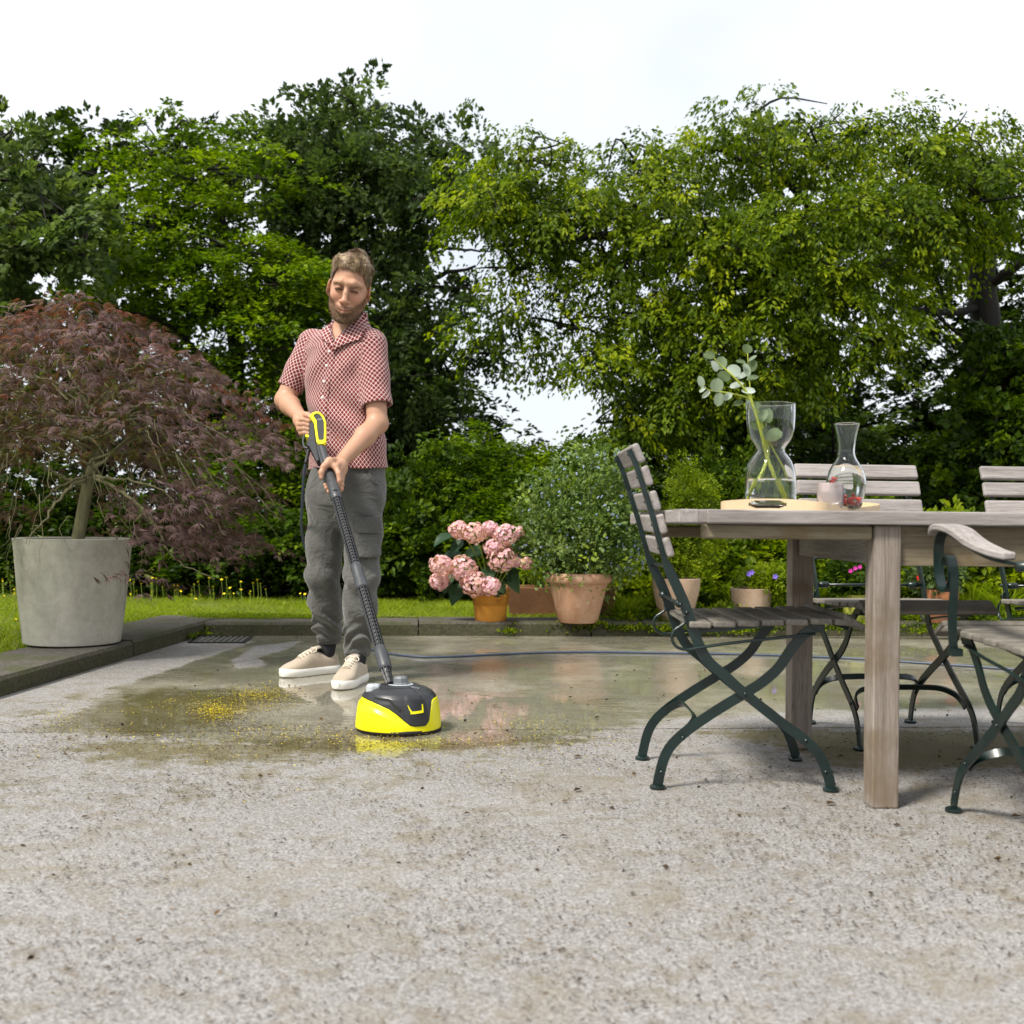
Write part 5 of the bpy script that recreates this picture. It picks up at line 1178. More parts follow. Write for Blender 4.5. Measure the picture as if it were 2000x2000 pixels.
# eucalyptus
rb = np.random.default_rng(12)
eu = empty('eucalyptus_branch', (vase.location.x, YV, vase.location.z + .012), 0, 'grey green eucalyptus stems with round leaves standing in the vase', 'branch')
def VP(x, y, dy=0): return np.array(at(x, y, YV + dy))
m = MB()
st1 = spline([VP(1528, 983, .01), VP(1510, 925), VP(1497, 890, .0), VP(1488, 850, -.01), VP(1472, 795, -.015), VP(1458, 765, -.02), VP(1432, 735, -.03), VP(1410, 715, -.03), VP(1395, 700, -.04)], 5)
st2 = spline([VP(1462, 975, -.02), VP(1485, 930, -.01), VP(1500, 888, .01), VP(1492, 845, .01), VP(1478, 800, .01), VP(1462, 778, .02), VP(1425, 768, .01), VP(1390, 763, .0), VP(1375, 757, -.01)], 5)
st3 = spline([VP(1550, 985, .02), VP(1535, 925, .02), VP(1514, 885, .015), VP(1496, 850, .02), VP(1474, 800, .02), VP(1466, 765, .03), VP(1462, 720, .03), VP(1460, 690, .03)], 5)
for st_, r0 in ((st1, .0062), (st2, .0058), (st3, .0035)): m.tube(st_, list(np.linspace(r0, .0012, len(st_))), 7)
m.v = [tuple(np.array(v) - np.array(eu.location)) for v in m.v]; mk('stem', m.v, m.f, M['stem_yellow'], eu, True)
def roundleaf(P, D, N, L, W, tint):
    D = unit(np.array(D, float)); S = unit(np.cross(D, np.array(N, float))); N = np.cross(S, D); V = []; rows, cols = 8, 5
    for i in range(rows):
        t = i / (rows - 1); w = W * .5 * math.sqrt(max(1 - (2 * t - 1) ** 2, 0)) * (1 - .15 * (t - .5))
        for j in range(cols):
            s_ = (j / (cols - 1)) * 2 - 1; V.append(np.array(P) + D * L * t + S * w * s_ + N * (abs(s_) ** 1.5 * w * .28 - .10 * L * t * t))
    return V, [(i * cols + j, i * cols + j + 1, (i + 1) * cols + j + 1, (i + 1) * cols + j) for i in range(rows - 1) for j in range(cols - 1)], [tint] * len(V)
# (x, y) leaf centre, angle in the picture, length, width in photo pixels, tilt, tint
EL = [(1459, 681, 80, 21, 21, .2, .15), (1385, 694, 160, 26, 18, .1, .1), (1396, 715, 120, 24, 16, .3, .95), (1408, 709, 70, 29, 24, .1, .45), (1433, 724, 150, 29, 24, .0, .8), (1450, 733, 30, 30, 12, .2, .95), (1458, 722, 100, 30, 16, .3, .6), (1469, 714, 70, 27, 20, .1, .2),
      (1447, 706, 170, 20, 9, .2, .3), (1470, 699, 40, 22, 8, .3, .5), (1414, 735, 160, 29, 22, .0, .3), (1369, 745, 105, 24, 14, .1, .6), (1400, 752, 80, 28, 26, .1, .5), (1439, 752, 20, 32, 14, .1, .95), (1462, 763, 175, 28, 14, .1, .95), (1470, 738, 20, 26, 13, .2, .35),
      (1404, 780, 260, 28, 20, .1, .6), (1421, 775, 210, 22, 15, .2, .7), (1372, 761, 215, 17, 8, .2, .9), (1379, 770, 225, 22, 10, .2, .9), (1442, 787, 195, 22, 13, .1, .15), (1462, 790, 260, 26, 12, .1, .75), (1476, 792, 250, 18, 20, .2, .2),
      (1490, 812, 60, 30, 18, .2, .35), (1500, 812, 75, 34, 20, .3, .3), (1480, 830, 150, 34, 26, .2, .3), (1511, 850, 200, 36, 28, .3, .35), (1496, 848, 300, 26, 18, .2, .4)]
for i, (x, y, a, L, W, tl, tn) in enumerate(EL):
    dy = rb.uniform(-.03, .03) if y < 795 else rb.uniform(-.015, .015); c_ = VP(x, y, dy); s_ = YV / FPX; a_ = R(a)
    D = np.array([math.cos(a_), rb.normal() * .25, math.sin(a_)]); D = unit(D); P = c_ - D * L * s_ / 2
    V, F, Tt = roundleaf(P, D, (rb.normal() * .3, -1, .35 + tl), L * s_, W * s_, tn)
    mk('leaf', V, F, M['leaf_eucalyptus'], eu, True, {'tint': ('FLOAT', Tt)}, local=False)

# ------------------------------------------------------------------ HOSE on the patio
hz = [gnd(700, 1262), gnd(722, 1270), gnd(760, 1279), gnd(820, 1285), gnd(880, 1285), gnd(960, 1281), gnd(1060, 1277), gnd(1180, 1276), gnd(1320, 1278), gnd(1480, 1281), (gnd(1640, 1287)), gnd(1780, 1296), gnd(1900, 1304), gnd(2020, 1312), gnd(2300, 1322)]
hz = [Vector((p.x, p.y, .0065)) for p in hz]
m = MB(); m.tube(spline(hz, 6), .0058, 8); hose = m.build('garden_hose', M['hose_blue'], None, True); tag(hose, 'thin grey blue hose lying across the wet patio behind the cleaner', 'hose')
# ------------------------------------------------------------------ signed-distance modelling tools (one continuous skin per body or garment)
def smin(a, b, k):
    h = np.maximum(k - np.abs(a - b), 0) / k
    return np.minimum(a, b) - h * h * k * 0.25
class Field:
    def __init__(s, lo, hi, h):
        s.lo = np.array(lo, float); s.h = h; s.n = (np.ceil((np.array(hi) - s.lo) / h)).astype(int) + 1
        s.F = np.full(s.n, 1.0, dtype=np.float32); s.R = np.eye(3); s.t = np.zeros(3); s.s = 1.0
    def frame(s, Rm=None, t=None, sc=1.0):
        s.R = np.eye(3) if Rm is None else np.array(Rm); s.t = np.zeros(3) if t is None else np.array(t, float); s.s = sc
    def pts(s, lo, hi):
        i0 = np.maximum(np.floor((lo - s.lo) / s.h).astype(int), 0); i1 = np.minimum(np.ceil((hi - s.lo) / s.h).astype(int) + 1, s.n)
        if (i1 <= i0).any(): return None, None
        ax = [s.lo[k] + np.arange(i0[k], i1[k]) * s.h for k in range(3)]
        P = np.stack(np.meshgrid(*ax, indexing='ij'), -1)
        return tuple(slice(i0[k], i1[k]) for k in range(3)), P
    def put(s, f, lo, hi, k=0.01, op='u', m=0.03):
        """f: local points -> distance; lo, hi local bounds"""
        C = np.array([[x, y, z] for x in (lo[0], hi[0]) for y in (lo[1], hi[1]) for z in (lo[2], hi[2])]) * s.s @ s.R.T + s.t
        sl, P = s.pts(C.min(0) - m, C.max(0) + m)
        if sl is None: return s
        d = f(((P - s.t) @ s.R) / s.s) * s.s
        if op == 'u': s.F[sl] = smin(s.F[sl], d, max(k * s.s, 1e-5))
        elif op == 's': s.F[sl] = -smin(-s.F[sl], d, max(k * s.s, 1e-5))
        elif op == 'i': s.F[sl] = np.maximum(s.F[sl], d)
        return s
    def cone(s, a, b, ra, rb, k=0.01, op='u', flat=None):
        a = np.array(a, float); b = np.array(b, float); ab = b - a; L2 = ab @ ab + 1e-12; r = max(ra, rb)
        def f(P):
            w = P - a; t = np.clip((w @ ab) / L2, 0, 1); q = w - t[..., None] * ab
            if flat is not None:
                ax, fc = np.array(flat[0], float), flat[1]; ax = ax / np.linalg.norm(ax); q = q + (q @ ax)[..., None] * ax * (fc - 1)
            return np.sqrt((q ** 2).sum(-1)) - (ra + (rb - ra) * t)
        return s.put(f, np.minimum(a, b) - r, np.maximum(a, b) + r, k, op)
    def ell(s, c, r, k=0.01, op='u', Rm=None):
        c = np.array(c, float); r = np.array(r, float)
        def f(P):
            q = P - c
            if Rm is not None: q = q @ np.array(Rm)
            k0 = np.sqrt(((q / r) ** 2).sum(-1)) + 1e-9; k1 = np.sqrt(((q / (r * r)) ** 2).sum(-1)) + 1e-9
            return k0 * (k0 - 1) / k1
        m_ = r.max() if Rm is not None else r
        return s.put(f, c - m_, c + m_, k, op)
    def chain(s, pts, rr, k=0.01, **kw):
        for i in range(len(pts) - 1): s.cone(pts[i], pts[i + 1], rr[i], rr[i + 1], k, **kw)
        return s
    def mesh(s):
        F = s.F; I = F < 0; n = np.array(F.shape)
        c = [I[dx:n[0] - 1 + dx, dy:n[1] - 1 + dy, dz:n[2] - 1 + dz] for dx in (0, 1) for dy in (0, 1) for dz in (0, 1)]
        an = np.logical_or.reduce(c); al = np.logical_and.reduce(c); act = an & ~al
        ix = np.argwhere(act); off = np.array([[dx, dy, dz] for dx in (0, 1) for dy in (0, 1) for dz in (0, 1)])
        val = np.stack([F[ix[:, 0] + o[0], ix[:, 1] + o[1], ix[:, 2] + o[2]] for o in off], 1).astype(np.float64)
        acc = np.zeros((len(ix), 3)); cnt = np.zeros(len(ix))
        for a in range(8):
            for b in range(a + 1, 8):
                if np.abs(off[a] - off[b]).sum() != 1: continue
                va, vb = val[:, a], val[:, b]; cr = (va < 0) != (vb < 0); t = np.where(cr, va / np.where(cr, va - vb, 1), 0)
                p = off[a] + (off[b] - off[a]) * t[:, None]; acc += p * cr[:, None]; cnt += cr
        V = s.lo + (ix + acc / cnt[:, None]) * s.h
        idx = np.full(act.shape, -1, dtype=np.int32); idx[ix[:, 0], ix[:, 1], ix[:, 2]] = np.arange(len(ix))
        Fs = []
        for ax in range(3):
            o1, o2 = [(1, 2), (2, 0), (0, 1)][ax]
            sl0 = [slice(None)] * 3; sl1 = [slice(None)] * 3; sl0[ax] = slice(0, n[ax] - 1); sl1[ax] = slice(1, n[ax])
            A_ = I[tuple(sl0)]; B_ = I[tuple(sl1)]; e = np.argwhere(A_ != B_)
            e = e[(e[:, o1] > 0) & (e[:, o2] > 0) & (e[:, o1] < n[o1] - 1) & (e[:, o2] < n[o2] - 1)]
            u = np.zeros(3, int); u[o1] = 1; w = np.zeros(3, int); w[o2] = 1
            q = [e - u - w, e - w, e, e - u]
            f = np.stack([idx[x[:, 0], x[:, 1], x[:, 2]] for x in q], 1)
            ins = A_[e[:, 0], e[:, 1], e[:, 2]]; f[~ins] = f[~ins][:, ::-1]; Fs.append(f)
        Fc = np.concatenate(Fs); Fc = Fc[(Fc >= 0).all(1)]
        return V, Fc
def wob(P, f, seed, n=6):
    r = np.random.default_rng(seed); o = np.zeros(P.shape[:-1])
    for i in range(n):
        d = unit(r.normal(size=3)) * f * r.uniform(.6, 1.6); o = o + np.sin(P @ d + r.uniform(0, 6.28))
    return o / n
def loft_sdf(zs, cx, cy, a, b, ang, p=2.0):
    ca, sa = math.cos(ang), math.sin(ang)
    def f(P):
        z = P[..., 2]; x = P[..., 0] - np.interp(z, zs, cx); y = P[..., 1] - np.interp(z, zs, cy)
        u = x * ca + y * sa; v = -x * sa + y * ca; A_ = np.interp(z, zs, a); B_ = np.interp(z, zs, b)
        q = (np.abs(u / A_) ** p + np.abs(v / B_) ** p) ** (1 / p); d = (q - 1) * np.minimum(A_, B_)
        return np.maximum(d, np.maximum(zs[0] - z, z - zs[-1]))
    return f

# ------------------------------------------------------------------ PATIO CLEANER (head, lance, spray gun)
CC = gnd(782, 1440); CC = Vector((-0.372, CC.y + .142, 0))
cl_root = empty('patio_cleaner', CC, 0, 'yellow and black round patio cleaner head on a long lance with spray gun', 'pressure washer')
L1 = np.array(at(760, 1330, 3.90)); L0 = np.array(at(622, 850, 4.80)); AX = unit(L1 - L0)
def lance_t(py):
    lo, hi = -.6, 1.2
    for _ in range(40):
        mid = (lo + hi) / 2; p = L0 + (L1 - L0) * mid; u = p[0] / p[1] * FPX; v = (p[2] - CAM_H) / p[1] * FPX
        yy = CY - (v * _c - u * _s)
        if yy < py: lo = mid
        else: hi = mid
    return L0 + (L1 - L0) * lo
VW = unit(-np.array([*(L0[:2]), L0[2] - CAM_H])); E1 = unit(np.cross(VW, AX)); E1 = E1 if E1[0] > 0 else -E1; E2 = unit(np.cross(AX, E1)); E2 = E2 if E2[1] < 0 else -E2
LEN = np.linalg.norm(L1 - L0)
def LP(py, u=0.0, v=0.0, a=0.0): return lance_t(py) + AX * a + E1 * u + E2 * v
def ltube(name, y0, y1, r0, r1, mat, n=16, cap=True):
    m = MB(); m.tube([LP(y0), LP(y1)], [r0, r1], n, cap); o = m.build(name, M[mat], cl_root, False, local=False); autosmooth(o, 40); return o
def lprof(name, prof, mat, n=20):
    P = [LP(y) for y, r in prof]; m = MB(); m.tube(P, [r for y, r in prof], n); o = m.build(name, M[mat], cl_root, False, local=False); autosmooth(o, 35); return o
lprof('lance_grip', [(866, .0160), (900, .0165), (938, .017), (940, .0195), (955, .021), (972, .0215)], 'grey_plastic')
lprof('coupling', [(928, .0185), (930, .0205), (968, .0225), (974, .0225), (976, .0195)], 'grey_plastic')
m = MB()
for (y, u) in ((944, -.009), (956, -.004)): m.lathe([(.0035, 0), (.001, .0008)], LP(y, u, .0205), 8)
m.box(LP(966, .004, .0215), (.016, .006, .008)); m.build('holes', M['rubber'], cl_root, local=False)
def ribbed(name, y0, y1, r0, r1):
    a, b = LP(y0), LP(y1); m = MB(); m.tube([a, b], [r0 * .78, r1 * .78], 16)
    L = np.linalg.norm(b - a); nr = int(L / .016)
    for k in range(10):
        an = k * 6.2832 / 10; d = E1 * math.cos(an) + E2 * math.sin(an)
        m.tube([a + d * r0 * .9, b + d * r1 * .9], [.0022, .0022], 4, True)
    for i in range(nr + 1):
        t = i / nr; c = a + (b - a) * t; r = r0 + (r1 - r0) * t; m.tube([c - AX * .0012, c + AX * .0012], [r * .97, r * .97], 16)
    return m.build(name, M['black_plastic'], cl_root, local=False)
ribbed('lance_tube', 976, 1106, .0195, .0205)
lprof('coupling', [(1103, .018), (1106, .0215), (1112, .0225), (1120, .021), (1142, .0235), (1150, .0245), (1152, .020)], 'grey_plastic')
ribbed('lance_tube', 1152, 1268, .0205, .0185)
lprof('coupling', [(1264, .0175), (1268, .0205), (1276, .0225), (1300, .0235), (1306, .0225), (1308, .019)], 'grey_plastic')
ribbed('swivel_joint', 1307, 1334, .0185, .0105)
# spray gun: body plate, grey flanks, yellow frame, dark inlay
def gp2(x, y, v=0.0):     # point on the gun's face plane through the lance axis, at photo pixel, lifted by v towards the viewer
    d = unit(np.array(at(x, y, 1.0)) - np.array([0, 0, CAM_H])); o = np.array([0, 0, CAM_H]); pl = L0 + E2 * v
    t = ((pl - o) @ E2) / (d @ E2); return o + d * t
def plate(name, pts, v0, v1, mat, hole=None, bev=.002):
    A_ = [gp2(x, y, v1) for x, y in pts]; B_ = [p - E2 * (v1 - v0) for p in A_]; k = len(pts); m = MB()
    if hole is None: m.add(A_ + B_, [tuple(range(k)), tuple(reversed(range(k, 2 * k)))] + [(i, k + i, k + (i + 1) % k, (i + 1) % k) for i in range(k)])
    else:
        C_ = [gp2(x, y, v1) for x, y in hole]; D_ = [p - E2 * (v1 - v0) for p in C_]
        V = A_ + B_ + C_ + D_; F = []
        for i in range(k):
            j = (i + 1) % k; F += [(i, j, 2 * k + j, 2 * k + i), (k + j, k + i, 3 * k + i, 3 * k + j), (j, i, k + i, k + j), (2 * k + i, 2 * k + j, 3 * k + j, 3 * k + i)]
        m.add(V, F)
    o = m.build(name, M[mat], cl_root, local=False); bm_fix(o); bevel(o, bev, 2); autosmooth(o, 40); return o
def bm_fix(o):
    import bmesh
    b = bmesh.new(); b.from_mesh(o.data); bmesh.ops.recalc_face_normals(b, faces=b.faces); b.to_mesh(o.data); b.free()
OUTL = [(604, 812), (610, 806), (617, 803.5), (624, 804), (632, 812), (636, 822), (636.5, 840), (636, 862), (632, 866), (622, 866), (618, 862), (615, 840), (613, 825)]
INL = [(612, 812), (613, 809), (618, 806.5), (623, 807), (629, 814), (632.5, 823), (633, 840), (632.5, 857), (630, 859), (624, 859), (622, 857), (619.5, 840), (618, 820)]
plate('gun_body', [(606, 814), (618, 806), (631, 812), (634, 830), (634, 862), (640, 905), (626, 905), (616, 872), (607, 850), (605, 830)], -.030, .006, 'grey_plastic', bev=.006)
plate('gun_flank', [(604, 818), (613, 822), (617, 864), (624, 898), (618, 900), (604, 872), (598, 868), (603, 850)], -.024, .010, 'black_plastic', bev=.003)
plate('yellow_frame', OUTL, .006, .023, 'yellow_plastic', INL, bev=.0015)
plate('gun_panel', INL, .0, .0180, 'black_plastic', bev=.001)
plate('panel_window', [(620, 818), (630, 817), (630.5, 819), (620.3, 820.5)], .0175, .0187, 'mid_grey_plastic', bev=.0003)
plate('trigger', [(597, 848), (606, 850), (604, 854), (596, 852)], -.03, -.004, 'yellow_plastic', bev=.001)
m = MB(); P = [gp2(x, y, -.012) for x, y in [(594, 851), (592, 862), (594, 872), (600, 875), (606, 870), (612, 862)]]; m.tube(spline(P, 5), .0045, 8); m.build('trigger_guard', M['grey_plastic'], cl_root, True, local=False)
m = MB(); P = [gp2(x, y, v) for x, y, v in [(606, 868, -.016), (603, 878, -.02), (600, 892, -.024), (597, 905, -.03)]]; m.tube(spline(P, 5), [.0085] * 8 + [.0075] * 8, 10); m.build('hose_connector', M['rubber'], cl_root, True, local=False)
m = MB(); P = [np.array(at(x, y, Y)) for x, y, Y in [(597, 903, 4.87), (594, 925, 4.89), (592, 950, 4.93), (590, 990, 5.02), (589, 1030, 5.16), (600, 1080, 5.32), (640, 1140, 5.42), (672, 1200, 5.42), (690, 1245, 5.32)]]; P.append(np.array([hz[0].x, hz[0].y, .012]))
m.tube(spline(P, 6), .0058, 8); o = m.build('gun_hose', M['hose_blue'], None, True); tag(o, 'dark hose running down from the spray gun behind the left trouser leg', 'hose')

simple('cover_plastic', (.024, .025, .028), .36, .12, 40, .06, 600)
# head: yellow skirt below a swooping line, black cover above
LR = .1415
PR = [(0.012, 1.0), (.03, .995), (.07, .965), (.10, .925), (.118, .875), (.130, .80), (.141, .66), (.149, .45), (.152, .22)]
def rad_at(z): return LR * np.interp(z, [p[0] for p in PR], [p[1] for p in PR])
def plan(an): return 1.0 - 0.018 * math.cos(3 * (an + math.pi / 2))
BA = [-180, -150, -130, -117, -100, -88, -78, -70, -62, -47, -40, -35, -29, -20, 0, 60, 180]
BZ = [.112, .112, .107, .100, .087, .070, .050, .036, .031, .031, .048, .080, .108, .113, .113, .113, .112]
nA = 144; angs = [-math.pi + 2 * math.pi * i / nA for i in range(nA)]
def ring_mesh(name, z0f, z1f, rows, off, mat, cap_top=False, flute=None):
    V = []
    for i in range(rows + 1):
        t = i / rows
        for an in angs:
            z = z0f(an) + (z1f(an) - z0f(an)) * t; r = (rad_at(z) + off) * plan(an)
            if flute: r += flute(an, z)
            V.append((r * math.cos(an), r * math.sin(an), z))
    F = [(i * nA + k, i * nA + (k + 1) % nA, (i + 1) * nA + (k + 1) % nA, (i + 1) * nA + k) for i in range(rows) for k in range(nA)]
    if cap_top: F.append(tuple(rows * nA + k for k in range(nA)))
    o = mk(name, V, F, M[mat], cl_root, True); autosmooth(o, 30); sd = o.modifiers.new('thick', 'SOLIDIFY'); sd.thickness = .003; sd.offset = -1; return o
bz = lambda an: float(np.interp(math.degrees(an), BA, BZ))
def fl(an, z):   # flowing crease on the yellow shell and on the cover
    d = math.degrees(an); zc = np.interp(d, [-180, -150, -120, -95, -80, -70], [.10, .096, .082, .06, .046, .036]); return .0035 * math.tanh((zc - z) / .004) * (1 if d < -72 else 0) * min(1, (-72 - d) / 12 if d < -72 else 0)
ring_mesh('yellow_shell', lambda a: .012, lambda a: bz(a), 26, 0.0, 'yellow_plastic', flute=fl)
def fl2(an, z):
    d = math.degrees(an); s_ = 0
    if -165 < d < -82: zc = np.interp(d, [-165, -140, -128, -100, -85], [.120, .133, .120, .116, .085]); s_ = -.006 / (1 + math.exp((z - zc) / .0015))
    if -76 < d < -38: s_ += .003 * min(1, (d + 76) / 4, (-38 - d) / 4)
    return s_
ring_mesh('black_cover', lambda a: bz(a) + .0006, lambda a: .149, 30, -.0012, 'cover_plastic', cap_top=False, flute=fl2)
m = MB(); m.lathe([(.070, .1475), (.062, .1515), (.045, .1535), (.001, .1535)], n=48); autosmooth(m.build('top_cap', M['cover_plastic'], cl_root), 30)
m = MB(); m.lathe([(.139, .004), (.1425, .004), (.1425, .016), (.138, .018)], n=72); m.build('brush_ring', M['rubber'], cl_root, True)
m = MB()
rb_ = np.random.default_rng(3)
for k in range(220):
    an = k * 6.2832 / 220; r0 = .1385; m.tube([(r0 * math.cos(an), r0 * math.sin(an), .012), ((r0 + .002) * math.cos(an + .01), (r0 + .002) * math.sin(an + .01), .0005)], .0012, 3, False)
m.build('bristles', M['rubber'], cl_root)['kind'] = 'stuff'
# grey dial with scale ring
kx, ky = .004, -.012
m = MB(); prof = [(.0265, 0), (.0265, .018), (.022, .027), (.001, .029)]; m.lathe([(.030, 0), (.028, .006), (.0255, .008), (.0245, .022), (.019, .028), (.001, .029)], (kx, ky, .152), 9); autosmooth(m.build('dial', M['mid_grey_plastic'], cl_root), 30)
m = MB(); m.lathe([(.044, 0), (.042, .0018), (.034, .0018), (.032, 0)], (kx, ky, .1535), 40); m.build('dial_ring', M['light_grey_plastic'], cl_root, True)
m = MB()
for k in range(14):
    an = R(-170 + k * 24); m.box((kx + .039 * math.cos(an), ky + .039 * math.sin(an), .1556), (.0035, .0012, .0008), Matrix.Rotation(an, 3, 'Z'))
m.build('scale_marks', M['black_plastic'], cl_root)
# translucent grey handle block at the back left
m = MB(); m.lathe([(.024, 0), (.027, .004), (.026, .026), (.020, .032), (.001, .033)], (-.083, -.030, .124), 6, M=Matrix.Rotation(.35, 3, 'Z')); o = m.build('tank_cap', M['light_grey_plastic'], cl_root); bevel(o, .003, 2)
# black inlaid stripe and the yellow bracket on the front
def on_cover(d, z, off):
    an = R(d); r = (rad_at(z) - .0012 + off) * plan(an) + fl2(an, z); return (r * math.cos(an), r * math.sin(an), z)
def strip(name, path, w, off, mat):
    P = [np.array(on_cover(d, z, off)) for d, z in path]; m = MB(); out = []
    n_ = [unit(np.array([p[0], p[1], .03])) for p in P]; V = []
    for i, p in enumerate(P):
        d = P[min(i + 1, len(P) - 1)] - P[max(i - 1, 0)]; d = unit(d); x = unit(np.cross(n_[i], d)); ww = w[i] if hasattr(w, '__len__') else w
        V += [p - x * ww / 2 - n_[i] * .002, p - x * ww / 2 + n_[i] * .0012, p + x * ww / 2 + n_[i] * .0012, p + x * ww / 2 - n_[i] * .002]
    F = [(i * 4 + k, i * 4 + (k + 1) % 4, (i + 1) * 4 + (k + 1) % 4, (i + 1) * 4 + k) for i in range(len(P) - 1) for k in range(4)] + [(3, 2, 1, 0), tuple(len(P) * 4 - 4 + k for k in range(4))]
    m.add(V, F); o = m.build(name, M[mat], cl_root); bm_fix(o); return o
strip('yellow_bracket', [(-72.5, .101), (-70, .088), (-67.5, .078)], [.0016, .004, .006], .0008, 'yellow_plastic')
strip('yellow_bracket', [(-69, .0765), (-63, .0765), (-57, .0775), (-50.5, .0785)], .0085, .0009, 'yellow_plastic')
strip('yellow_bracket', [(-50.5, .102), (-50.6, .090), (-51, .077)], [.003, .004, .005], .0008, 'yellow_plastic')
strip('cover_groove', [(-58, .149), (-54, .140), (-50, .125), (-48, .108)], [.010, .008, .005, .002], .0003, 'rubber')
m = MB()
for k, (x, y) in enumerate([(0.045, -.052), (.052, -.051), (.060, -.048), (.068, -.050), (.050, -.059), (.058, -.058), (.066, -.056)]):
    m.box((x, y, .1530 - .0012 * 0), (.0052, .0022, .0006))
m.v = [(x, y, z if math.hypot(x, y) < .06 else z - (math.hypot(x, y) - .06) * .25) for x, y, z in m.v]
m.build('embossed_print', M['light_grey_plastic'], cl_root)

# ------------------------------------------------------------------ THE MAN
man = empty('person', (-0.72, 5.10, 0), 0, 'bearded man in red and white patterned shirt and grey cargo trousers pushing the patio cleaner', 'person')
TA = R(-30)            # trunk turned towards the left of the picture
def B(x, y, Y): return np.array(at(x, y, Y))
neck_b = B(684, 640, 5.10); head_c = B(682.5, 563, 5.0)
shL, shR = B(727, 668, 5.02), B(609, 668, 5.19)
elL, wrL = B(737, 826, 4.95), B(668, 900, 4.79)
elR, wrR = B(557, 781, 5.16), B(585, 813, 4.97)
def zy(y, Y=5.1): return CAM_H + (CY - 3.3 - y) * Y / FPX
ZS = [zy(y) for y in (945, 915, 870, 800, 720, 680, 660, 645, 630, 612)]
tx = [at(x, 900, 5.1).x for x in (679, 679, 677, 672, 671, 672, 674, 677, 681, 684)]
ty_ = [5.11] * 5 + [5.11, 5.11, 5.11, 5.105, 5.10]
Aw = [.186, .186, .180, .178, .190, .186, .165, .122, .078, .060]
Bw = [.128, .124, .122, .120, .128, .124, .110, .090, .074, .060]
torso = loft_sdf(ZS, tx, ty_, Aw, Bw, TA, 2.2)
torso_lo = np.array([-1.05, 4.9, ZS[0] - .01]); torso_hi = np.array([-.45, 5.35, ZS[-1] + .01])

# body: head, neck, trunk, arms and hands as one skin
bf = Field((-1.10, 4.56, 0.79), (-0.44, 5.34, 1.90), 0.0027)
tb_ = loft_sdf([zy(914.9)] + [zy(905)] + ZS[2:], tx, ty_, [a - .012 for a in Aw], [b - .012 for b in Bw], TA, 2.2)
bf.put(tb_, torso_lo, torso_hi, .02)
hr = Matrix.Rotation(R(0), 3, 'Z') @ Matrix.Rotation(R(17), 3, 'X') @ Matrix.Rotation(R(10), 3, 'Y')
HR = np.array(hr); HS = 1.09
nk = head_c + HR @ np.array([0, .035, -.055]) * HS
bf.cone(neck_b + np.array([0, .02, -.06]), nk, .066, .056, .02)
for sgn, sh, el, wr in ((1, shL, elL, wrL), (-1, shR, elR, wrR)):
    bf.cone(sh + np.array([0, 0, 0.0]), neck_b + np.array([0, .01, -.03]), .045, .05, .03)
    bf.cone(sh, el, .052, .043, .02); bf.cone(el, el + (wr - el) * .35, .042, .043, .015)
    fd = unit(wr - el); sd = unit(np.cross(fd, [0, 0, 1.0]))
    bf.cone(el + (wr - el) * .35, wr, .043, .0285, .015); bf.ell(el + np.array([0, .008, -.004]), (.04, .04, .04), .02)
# left hand (right in the picture) over the lance
C0 = LP(925)
def H(a, u, v): return C0 + AX * a + E1 * u + E2 * v
kn = [H(-.004, .031, .022), H(.014, .036, .006), H(.031, .036, -.010), H(.046, .032, -.024)]
for q in kn: bf.cone(wrL, q, .024, .0125, .008)
bf.ell((wrL + kn[1]) / 2 + E1 * .004, (.027, .027, .034), .015)
bf.chain([kn[0], H(.034, .034, .017), H(.058, .029, .002), H(.070, .018, -.012)], [.0115, .0102, .0092, .0078], .003)
bf.chain([kn[1], H(.046, .037, -.008), H(.057, .012, -.030), H(.055, -.016, -.026), H(.048, -.029, -.008)], [.0118, .0104, .0095, .0088, .0075], .003)
bf.chain([kn[2], H(.060, .034, -.020), H(.072, .008, -.034), H(.070, -.018, -.026), H(.064, -.029, -.010)], [.0112, .0100, .0092, .0085, .0073], .003)
bf.chain([kn[3], H(.074, .028, -.028), H(.085, .006, -.036), H(.083, -.014, -.030), H(.080, -.024, -.018)], [.0100, .0090, .0082, .0076, .0066], .003)
bf.chain([wrL + (H(-.02, 0, .03) - wrL) * .35, H(-.030, .014, .036), H(-.010, -.012, .035), H(.008, -.029, .024), H(.024, -.034, .013)], [.020, .0165, .0125, .0112, .0090], .008)
bf.cone(H(-.024, .008, .032), kn[0], .014, .011, .012)
# right hand (left in the picture) closed on the pistol grip
K = [B(586, 821, 4.915), B(583.5, 829, 4.905), B(584.5, 837.5, 4.90), B(589, 846, 4.895)]
for i, q in enumerate(K):
    bf.cone(wrR, q, .024, .0125, .008)
    m1 = B(592 + i * 1.2, 819.5 + i * 8.6, 4.855); m2 = B(603, 822.5 + i * 8.2, 4.852); m3 = B(608, 825 + i * 8, 4.872)
    bf.chain([q, m1, m2, m3], [.0120, .0108, .0098, .0085], .003)
bf.ell((wrR + K[1]) / 2, (.026, .028, .026), .015); bf.ell(B(594, 832, 4.90), (.016, .02, .024), .01)
bf.chain([wrR + np.array([.01, -.01, .004]), B(600, 811, 4.91), B(609, 815, 4.89), B(614, 824, 4.90)], [.019, .014, .011, .009], .006)
